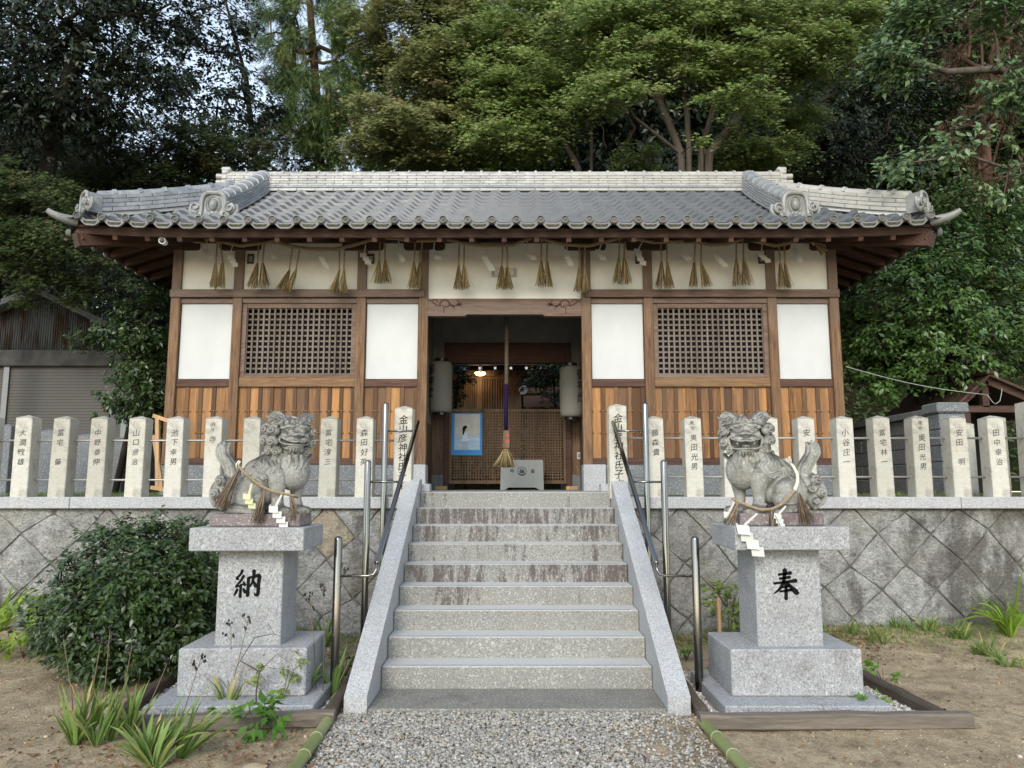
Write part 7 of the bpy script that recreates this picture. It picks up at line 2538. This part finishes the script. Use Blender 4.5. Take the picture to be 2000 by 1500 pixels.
def blade_mesh(name, bases, dirs, length, width, bend, tint, mat, parent, seed, segs=6):
    """long folded blades: bases (N,3), dirs (N,3) launch direction, arching over by bend"""
    r = np.random.default_rng(seed)
    N = len(bases)
    dirs = unit(dirs)
    side = unit(np.cross(dirs, np.array([0, 0, 1.0])) + r.normal(0, .25, (N, 3)))
    s = np.linspace(0, 1, segs + 1)
    horiz = unit(dirs * np.array([1, 1, 0]) + 1e-6)
    P = bases[:, None] + dirs[:, None] * (s[None, :, None] * length[:, None, None]) + horiz[:, None] * (bend * length)[:, None, None] * (s ** 2)[None, :, None] * 0.7
    P[:, :, 2] -= (bend * length)[:, None] * (s ** 2.4)[None] * 0.9
    wprof = np.array([0.75, 1.0, 1.0, 0.92, 0.75, 0.45, 0.02]) if segs == 6 else np.linspace(1, 0.02, segs + 1)
    W = side[:, None] * (width[:, None] * wprof[None])[..., None] * 0.5
    fold = np.cross(side, dirs)[:, None] * (width[:, None] * wprof[None])[..., None] * 0.18
    V = np.stack([P - W + fold, P, P + W + fold], 2)
    k = 3 * (segs + 1)
    F = []
    for i in range(segs):
        a = 3 * i
        F += [(a, a + 1, a + 4, a + 3), (a + 1, a + 2, a + 5, a + 4)]
    F = (np.arange(N) * k)[:, None, None] + np.array(F)[None]
    tt = np.clip(tint[:, None] + (s[None] ** 2) * 0.5 * r.random((N, 1)) + (r.random((N, 1)) < 0.08) * 0.5, 0, 1)
    return array_mesh(name, V.reshape(-1, 3), F.reshape(-1, 4), mat, parent, np.repeat(tt, 3, 1).ravel(), True)


def iris(label, u, v, n, L, lean, seed, fans=3, stalks=0, name='iris', mat='grassy', width=0.029, spread=0.5, bend=0.22, group='iris clumps at the pedestal foot', sl=None):
    r = np.random.default_rng(seed)
    d = (v - 750) / 1500
    c = at(u, v, 1.0)
    t = (0.0 - EYE) / (c.z - EYE)
    x, y = c.x * t, 1.0 * t
    z = float(ground_z(x, y))
    root = thing(name, label, 'plant', (x, y, z), group)
    fc = r.normal(0, 0.05, (fans, 2))
    f = r.integers(0, fans, n)
    k = r.uniform(-1, 1, n)
    fa = r.uniform(-0.5, 0.5, fans)
    base = np.stack([x + fc[f, 0] + k * 0.02, y + fc[f, 1], np.full(n, z - 0.01)], 1)
    dr = np.stack([k * spread * np.cos(fa[f]) + lean, k * spread * np.sin(fa[f]) + r.normal(0, .16, n), np.ones(n)], 1)
    ln = L * r.uniform(0.55, 1.05, n) * (1 - 0.25 * np.abs(k))
    blade_mesh('blades', base, dr, ln, width * r.uniform(.7, 1.15, n), bend * r.uniform(0.1, 1.5, n), np.clip(r.beta(2, 2, n), 0, 1), M[mat], root, seed)
    rs = random.Random(seed)
    for q in range(stalks):
        b = Vector((x + rs.gauss(0, .06), y + rs.gauss(0, .05), z))
        h = (sl or L * 1.35) * rs.uniform(0.8, 1.1)
        tip = b + Vector((lean * h * 0.6 + rs.gauss(0, .10), rs.gauss(0, .05), h))
        mb = MB()
        mb.tube([b, b.lerp(tip, .5) + Vector((0.01, 0, 0.0)), tip], [0.0035, 0.003, 0.002], 5)
        ends = [tip]
        for w in range(3):
            p = b.lerp(tip, rs.uniform(.82, .97))
            e = p + Vector((rs.uniform(-.035, .035), rs.uniform(-.02, .02), rs.uniform(.02, .05)))
            mb.tube([p, e], 0.0018, 4)
            ends.append(e)
        st = mb.build('seed_stalk', M['drystem'], root, 180)
        sd_ = MB()
        for e in ends:
            for w in range(3):
                sd_.ball(e + Vector((rs.gauss(0, .006), rs.gauss(0, .006), rs.gauss(0, .008))), (0.0065, 0.0065, 0.010), 7, 5)
        sd_.build('seeds', M['seed'], st, 180)
    return root


iris('tallest iris clump with dry seed stalks, left of the long front timber', 152, 1447, 50, 0.46, 0.02, 1, 4, 3, sl=0.62)
iris('iris clump leaning right with yellowing blades, in front of the left timber', 215, 1442, 50, 0.42, 0.05, 2, 3, 2, sl=0.55)
iris('low splayed iris clump in front of the left pedestal', 285, 1482, 50, 0.37, -0.25, 3, 2, 0, spread=0.9)
iris('iris clump with long blades slanting right, in front of the left pedestal', 318, 1482, 50, 0.48, 0.45, 4, 3, 1, spread=0.6, sl=0.6)
iris('iris tuft against the front of the left pedestal', 462, 1385, 26, 0.38, 0.0, 5, 2, 2, sl=0.6)
iris('pale green iris between the left pedestal and the handrail', 628, 1365, 22, 0.50, -0.05, 6, 2, 2, sl=0.85)
iris('iris growing by the wall behind the left pedestal corner', 640, 1262, 26, 0.40, 0.0, 7, 3, 2, sl=0.75)
iris('daylily with long arching bright leaves at the right frame edge', 1985, 1255, 40, 0.80, 0.05, 8, 3, 0, 'daylily', 'lily', 0.036, 0.7, 0.6, 'daylilies by the wall')
iris('daylily with arching leaves at the left frame edge', -10, 1250, 30, 0.75, 0.1, 9, 3, 0, 'daylily', 'lily', 0.034, 0.6, 0.5, 'daylilies by the wall')
k = 0
for u, v, L, n, lb in ((1660, 1252, .24, 14, 'thin grass tuft at the wall foot, nearest the right pedestal'), (1712, 1262, .26, 20, 'upright green grass tuft at the wall foot beside brown leaf litter'), (1765, 1248, .22, 20, 'grass tuft at the wall foot below the clean diamond stones'),
                       (1815, 1250, .26, 26, 'spreading grass tuft at the wall foot under the dark stains'), (1880, 1260, .30, 34, 'dense grass tuft at the wall foot near the daylily'), (1925, 1285, .26, 40, 'nearest grass tuft, in front of the daylily'), (1960, 1300, .22, 36, 'grass tuft spilling onto the dirt at the right frame edge')):
    k += 1
    iris(lb, u, v, n * 2, L, 0.0, 70 + k, 4, 0, 'grass_tuft', 'grassy', 0.014, 0.6, 0.35, 'grass tufts along the wall foot')


def leafy(name, label, u, v, h, rx, n, leaf, mat, seed, stems=4, group=None, droop=0.2, ry=None, z0=0.15):
    c = at(u, v, 1.0)
    t = -EYE / (c.z - EYE)
    x, y = c.x * t, t
    z = float(ground_z(x, y))
    r = random.Random(seed)
    b0 = (x, y, z)
    tr_ = [[b0, (x + r.uniform(-rx, rx) * .5, y + r.uniform(-.1, .1), z + h * .7)] for _ in range(stems)]
    return tree(name, label, 'plant', b0, tr_, [((x, y, z + h * (z0 + 1) / 2), (rx, ry or rx * .8, h * (1 - z0) / 2))], max(6, n // 14), 14, rx * .22, leaf, 'broad', mat, 'bark', 0.0045, seed, group, droop=droop, shell=0.3)


leafy('hydrangea', 'lime green leafy plant at the left edge behind the dirt path', 45, 1285, 0.55, 0.50, 640, 0.085, 'lime', 81, 5, droop=0.5)
leafy('weed', 'bright green broad leaved weed in front of the left timber', 505, 1440, 0.24, 0.17, 120, 0.078, 'fresh', 82, 4, 'leafy weeds around the pedestals', 0.3)
leafy('weed', 'low green weed at the right corner of the left timber', 445, 1405, 0.10, 0.09, 40, 0.04, 'fresh', 83, 3, 'leafy weeds around the pedestals', 0.2)
leafy('weed', 'low rosette weed growing from the plinth edge of the right pedestal', 1700, 1390, 0.07, 0.13, 46, 0.06, 'fresh', 84, 4, 'leafy weeds around the pedestals', 0.1)
leafy('weed', 'green weed among the white pebbles beside the right pedestal', 1725, 1330, 0.13, 0.14, 50, 0.07, 'fresh', 85, 4, 'leafy weeds around the pedestals', 0.1)
leafy('weed', 'patch of small green weeds beneath the left handrail posts', 675, 1320, 0.20, 0.16, 160, 0.04, 'fresh', 86, 6, 'leafy weeds around the pedestals', 0.1)
leafy('weed', 'patch of small weeds beneath the right handrail posts', 1340, 1290, 0.16, 0.15, 120, 0.038, 'fresh', 87, 6, 'leafy weeds around the pedestals', 0.1)
leafy('azalea', 'small shrub with yellow green and reddish leaves behind the right pedestal', 1425, 1262, 0.62, 0.22, 300, 0.07, 'redtip', 88, 4, None, 0.2, z0=0.3)
leafy('young_shrub', 'thin shrub with small yellowish leaves before the left pedestal', 545, 1385, 0.40, 0.22, 300, 0.042, 'redtip', 89, 4, None, 0.2, z0=0.1)
# bare sapling in front of the left pedestal
c = at(500, 1398, 1.0)
t = -EYE / (c.z - EYE)
x, y = c.x * t, t
sp_ = thing('bare_sapling', 'bare twiggy sapling in front of the left pedestal', 'plant', (x, y, 0))
tg = np.array([(x + dx, y + dy, h) for dx, dy, h in ((-.12, 0, .35), (-.03, 0, .50), (.09, .02, .52), (.13, -.02, .40), (.2, 0, .34), (-.16, .02, .28), (.05, 0, .60), (.17, 0, .50))])
limb_mesh('twigs', skeleton([[(x, y, 0), (x - .005, y, .16), (x + .01, y, .28)]], tg, 0.0055, 4, 0.6, 0.07, 4, 0.0014), M['bark'], sp_)

# timbers edging the beds
TIM = [((-2.44, 5.03, .03), (-1.13, 5.13, .035), .095, 'grey timber edging in front of the left pedestal'), ((1.17, 5.045, .045), (2.88, 5.065, .045), .095, 'long weathered timber edging in front of the right pedestal'),
       ((2.74, 5.13, .04), (2.70, 6.3, .04), .09, 'dark timber edging along the outer side of the white pebbles'), ((-2.52, 5.12, .04), (-2.62, 6.1, .04), .09, 'dark timber edging beside the foot of the round bush'),
       ((-1.19, 5.25, .03), (-1.235, 6.6, .03), .08, 'dark rotting timber along the left side wall of the stairs'), ((1.245, 5.25, .03), (1.30, 6.6, .03), .08, 'dark rotting timber along the right side wall of the stairs')]
for a, b, s_, lb in TIM:
    m = MB()
    a, b = Vector(a), Vector(b)
    n = 9
    rt = random.Random(int(a.x * 100))
    d = (b - a)
    sd2 = d.cross(Vector((0, 0, 1))).normalized()
    rings = []
    for q in range(n + 1):
        p = a + d * (q / n) + Vector((0, 0, rt.gauss(0, .003)))
        w = s_ / 2 * rt.uniform(.93, 1.04)
        c = 0.012
        rings.append([p + sd2 * i + Vector((0, 0, j)) for i, j in ((-w, -w + c), (-w + c, -w), (w - c, -w), (w, -w + c), (w, w - c), (w - c, w), (-w + c, w), (-w, w - c))])
    vs = [p for rg_ in rings for p in rg_]
    fs = [(q * 8 + k, q * 8 + (k + 1) % 8, (q + 1) * 8 + (k + 1) % 8, (q + 1) * 8 + k) for q in range(n) for k in range(8)] + [tuple(range(8))[::-1], tuple(n * 8 + k for k in range(8))]
    m.add(vs, fs)
    o = m.build('timber_edging', M['wood_grey' if 'dark' not in lb else 'wood_rot'] if 'wood_rot' in M else M['wood_grey'], None, 30)
    tag(o, lb, 'timber', 'timbers edging the beds')

# bamboo poles edging the gravel path


def m_bamboo():
    t = NT('green_bamboo')
    n = t.noise(6, 6, 0.6, (1, 0.3, 1))
    c = t.mix(t.ramp(n, [(0.4, 0.0), (0.62, 1.0)]), (0.145, 0.175, 0.055), (0.22, 0.245, 0.10))
    c = t.mix(t.ramp(t.attr(), [(0.6, 0.0), (0.9, 1.0)]), c, (0.42, 0.40, 0.28))
    return t.done(c, 0.42, 0.45)


M['bamboo'] = m_bamboo()
for (a, b, lb) in (((-1.16, 5.05, .034), (-1.12, 3.6, .034), 'green bamboo pole edging the gravel path on the iris side'), ((1.20, 5.06, .034), (1.24, 3.6, .034), 'green bamboo pole edging the gravel path on the pebble bed side')):
    a, b = Vector(a), Vector(b)
    m = MB()
    d = (b - a).normalized()
    L = (b - a).length
    t = 0
    while t < L:
        t1 = min(t + 0.30, L)
        m.tube([a + d * t, a + d * (t + .012), a + d * (t + (t1 - t) * .5), a + d * (t1 - .012), a + d * t1], [.037, .0345, .0335, .0345, .037], 16, True, 0.3)
        m.tube([a + d * (t1 - .004), a + d * (t1 + .003)], [.0382, .0382], 16, True, 1.0)
        t = t1
    tag(m.build('bamboo_pole', M['bamboo'], None, 40), lb, 'bamboo pole', 'bamboo poles edging the path')

# gravel of the path and white pebbles round the pedestals


def m_gravel(name, stops):
    t = NT(name)
    c = t.ramp(t.attr(), stops)
    n = t.noise(180, 3)
    c = t.mix(t.math('MULTIPLY', t.ramp(n, [(0.4, 0.0), (0.6, 1.0)]), 0.25), c, (0.12, 0.11, 0.10))
    return t.done(c, 0.85, 0.3)


M['gravel'] = m_gravel('grey_gravel', [(0.0, (0.16, 0.15, 0.135)), (0.4, (0.31, 0.295, 0.265)), (0.7, (0.44, 0.42, 0.37)), (0.9, (0.33, 0.26, 0.185)), (1.0, (0.58, 0.56, 0.52))])
M['grit'] = m_gravel('dirt_grit', [(0.0, (0.20, 0.155, 0.10)), (0.93, (0.48, 0.385, 0.25)), (1.0, (0.66, 0.60, 0.5))])
M['pebble'] = m_gravel('pale_pebbles', [(0.0, (0.22, 0.20, 0.18)), (0.4, (0.42, 0.40, 0.37)), (0.8, (0.62, 0.60, 0.56)), (1.0, (0.72, 0.71, 0.68))])
ICO = bmesh.new()
bmesh.ops.create_icosphere(ICO, subdivisions=1, radius=1.0)
ICO.verts.ensure_lookup_table()
ICV = np.array([v.co[:] for v in ICO.verts])
ICF = np.array([[v.index for v in f.verts] for f in ICO.faces])
ICO.free()


def pebbles(name, label, cat, x, y, z, s, mat, seed):
    r = np.random.default_rng(seed)
    n = len(x)
    nv = len(ICV)
    V = ICV[None] * (1 + r.normal(0, .22, (n, nv, 1)))
    V = V * np.stack([r.uniform(.75, 1.3, n), r.uniform(.7, 1.1, n), r.uniform(.45, .8, n)], 1)[:, None]
    a = r.random(n) * 6.28
    b = r.normal(0, .35, n)
    ca, sa, cb, sb = np.cos(a)[:, None], np.sin(a)[:, None], np.cos(b)[:, None], np.sin(b)[:, None]
    X, Y, Z = V[..., 0], V[..., 1], V[..., 2]
    X, Z = X * cb + Z * sb, -X * sb + Z * cb
    X, Y = X * ca - Y * sa, X * sa + Y * ca
    V = np.stack([X, Y, Z], -1) * s[:, None, None] + np.stack([x, y, z], 1)[:, None]
    F = (np.arange(n) * nv)[:, None, None] + ICF[None]
    o = array_mesh(name, V.reshape(-1, 3), F.reshape(-1, 3), mat, None, np.repeat(r.random(n), nv), False, 3)
    return stuff(o, label, cat)


rg = np.random.default_rng(5)
n = 26000
x = rg.uniform(-1.13, 1.17, n)
y = rg.uniform(3.3, 5.37, n)
dens = 1.0 - 0.75 * np.clip((x - 0.55 + 0.25 * np.sin(y * 3)) / 0.5, 0, 1) * np.clip(1.3 - (5.4 - y) * 0.3, 0, 1)
dens *= 1 - 0.6 * np.clip((-x - 0.8) / 0.3, 0, 1) * (y < 4.7)
keep = rg.random(n) < dens
x, y = x[keep], y[keep]
s = rg.uniform(.007, .0155, len(x))
z = ground_z(x, y) + 0.004 + rg.random(len(x)) * 0.014 * dens[keep]
pebbles('gravel', 'loose grey gravel covering the path at the foot of the stairs', 'gravel', x, y, z, s, M['gravel'], 3)
n = 9000
x, y = rg.uniform(1.22, 2.72, n), rg.uniform(5.12, 6.5, n)
inside = ~((x > 1.37) & (x < 2.51) & (y > 5.21) & (y < 6.26))
x, y = x[inside], y[inside]
pebbles('pebbles', 'pale pebbles filling the bed around the right pedestal', 'pebbles', x, y, ground_z(x, y) + rg.random(len(x)) * .018, rg.uniform(.007, .016, len(x)), M['pebble'], 4)
n = 7000
x, y = rg.uniform(-2.56, -1.2, n), rg.uniform(5.14, 6.2, n)
inside = ~((x > -2.44) & (x < -1.29) & (y > 5.21) & (y < 6.26))
x, y = x[inside], y[inside]
pebbles('pebbles', 'grey and white pebbles filling the bed around the left pedestal', 'pebbles', x, y, ground_z(x, y) + rg.random(len(x)) * .018, rg.uniform(.007, .016, len(x)), M['pebble'], 5)
# scattered grit over the dirt
n = 16000
x, y = rg.uniform(-4.5, 4.5, n), rg.uniform(3.4, 8.0, n)
sel = (np.abs(x) > 1.15)
x, y = x[sel], y[sel]
pebbles('grit', 'fine grit and small stones strewn over the dirt', 'grit', x, y, ground_z(x, y) + 0.001, rg.uniform(.0018, .0065, len(x)) * (1 + (rg.random(len(x)) < .02) * 1.6), M['grit'], 6)

# fallen leaves and plant litter
M['litter'] = m_leaf('fallen_leaves', (0.10, 0.045, 0.025), (0.25, 0.125, 0.06), (0.38, 0.24, 0.11), 0.8, 0.0, 0.2, 0.8)
x = np.concatenate([rg.normal(2.75, .45, 1400), rg.uniform(-4.3, 4.3, 1100), rg.normal(2.3, 1.0, 900), rg.normal(-1.9, .6, 500)])
y = np.concatenate([rg.normal(7.5, .28, 1400), rg.uniform(3.5, 8.0, 1100), rg.normal(7.75, .2, 900), rg.normal(4.7, .28, 500)])
n = len(x)
pos = np.stack([x, y, ground_z(x, y) + rg.uniform(.004, .022, n)], 1)
o = leaf_mesh('leaf_litter', pos, np.stack([rg.normal(0, .3, n), rg.normal(0, .3, n), np.ones(n)], 1), rg.normal(0, 1, (n, 3)) * np.array([1, 1, .1]), rg.uniform(.02, .055, n), BROAD, rg.random(n), M['litter'], None)
stuff(o, 'brown fallen leaves lying on dirt and gravel', 'leaf litter')
# short grass and moss along the wall foot and on the terrace edge
n = 9000
x = np.concatenate([rg.uniform(-4.5, -1.3, 3000), rg.uniform(1.4, 4.8, 3500), rg.uniform(-6.4, -4.9, 1500), rg.uniform(5.0, 6.0, 1000)])
y = np.concatenate([rg.normal(7.75, .22, 6500), rg.uniform(8.5, 11.5, 2500)])
y[:6500] = np.minimum(y[:6500], 8.0)
z = np.where(y < 8.05, ground_z(x, np.minimum(y, 8.0)), 1.385)
bs = np.stack([x, y, z], 1)
o = blade_mesh('short_grass', bs, np.stack([rg.normal(0, .4, n), rg.normal(0, .4, n), np.ones(n)], 1), rg.uniform(.03, .10, n), rg.uniform(.004, .008, n), rg.uniform(.1, .6, n), rg.beta(2, 2, n) * .8, M['grassy'], None, 8, 3)
stuff(o, 'short sparse grass along the wall foot and on the terrace', 'grass')

# stones and stakes
for (u, v, sx, lb) in ((497, 1503, .075, 'flat tan stone at the bottom edge beside the bamboo pole'), (1560, 1282, .03, 'small dark stone on the base block of the right pedestal')):
    c = at(u, v, 1.0)
    t = -EYE / (c.z - EYE)
    if sx < 0.05:
        p = Vector((2.28, 5.98, 0.393 + .012))
    else:
        p = Vector((c.x * t, t, 0.01))
    m = MB()
    rs = random.Random(int(u))
    m.v = [tuple(p + Vector((q[0] * sx * rs.uniform(.85, 1.15), q[1] * sx * .7 * rs.uniform(.85, 1.1), q[2] * sx * .42 * rs.uniform(.8, 1.1)))) for q in ICV]
    m.f = [tuple(f) for f in ICF]
    m.t = [0.6] * len(m.v)
    o = m.build('stone', M['grit'] if sx > .05 else M['granite_dark'], None, 60)
    tag(o, lb, 'stone')
sk = thing('plant_stake', 'orange brown wooden stake with a cross piece behind the right pedestal', 'stake', (2.42, 6.9, 0), None)
MB().box(2.40, 2.43, 6.88, 6.91, -.05, .72, .002).build('upright', M['wood_new'], sk)
MB().box(2.36, 2.47, 6.862, 6.879, .60, .635, .002).build('cross_piece', M['wood_new'], sk)
sk = thing('plant_stake', 'orange brown wooden stake half hidden by the leaves behind the right pedestal', 'stake', (1.77, 6.8, 0), None)
MB().box(1.76, 1.79, 6.78, 6.81, -.05, .55, .002).build('upright', M['wood_new'], sk)
MB().box(1.73, 1.82, 6.762, 6.779, .10, .13, .002).build('cross_piece', M['wood_new'], sk)
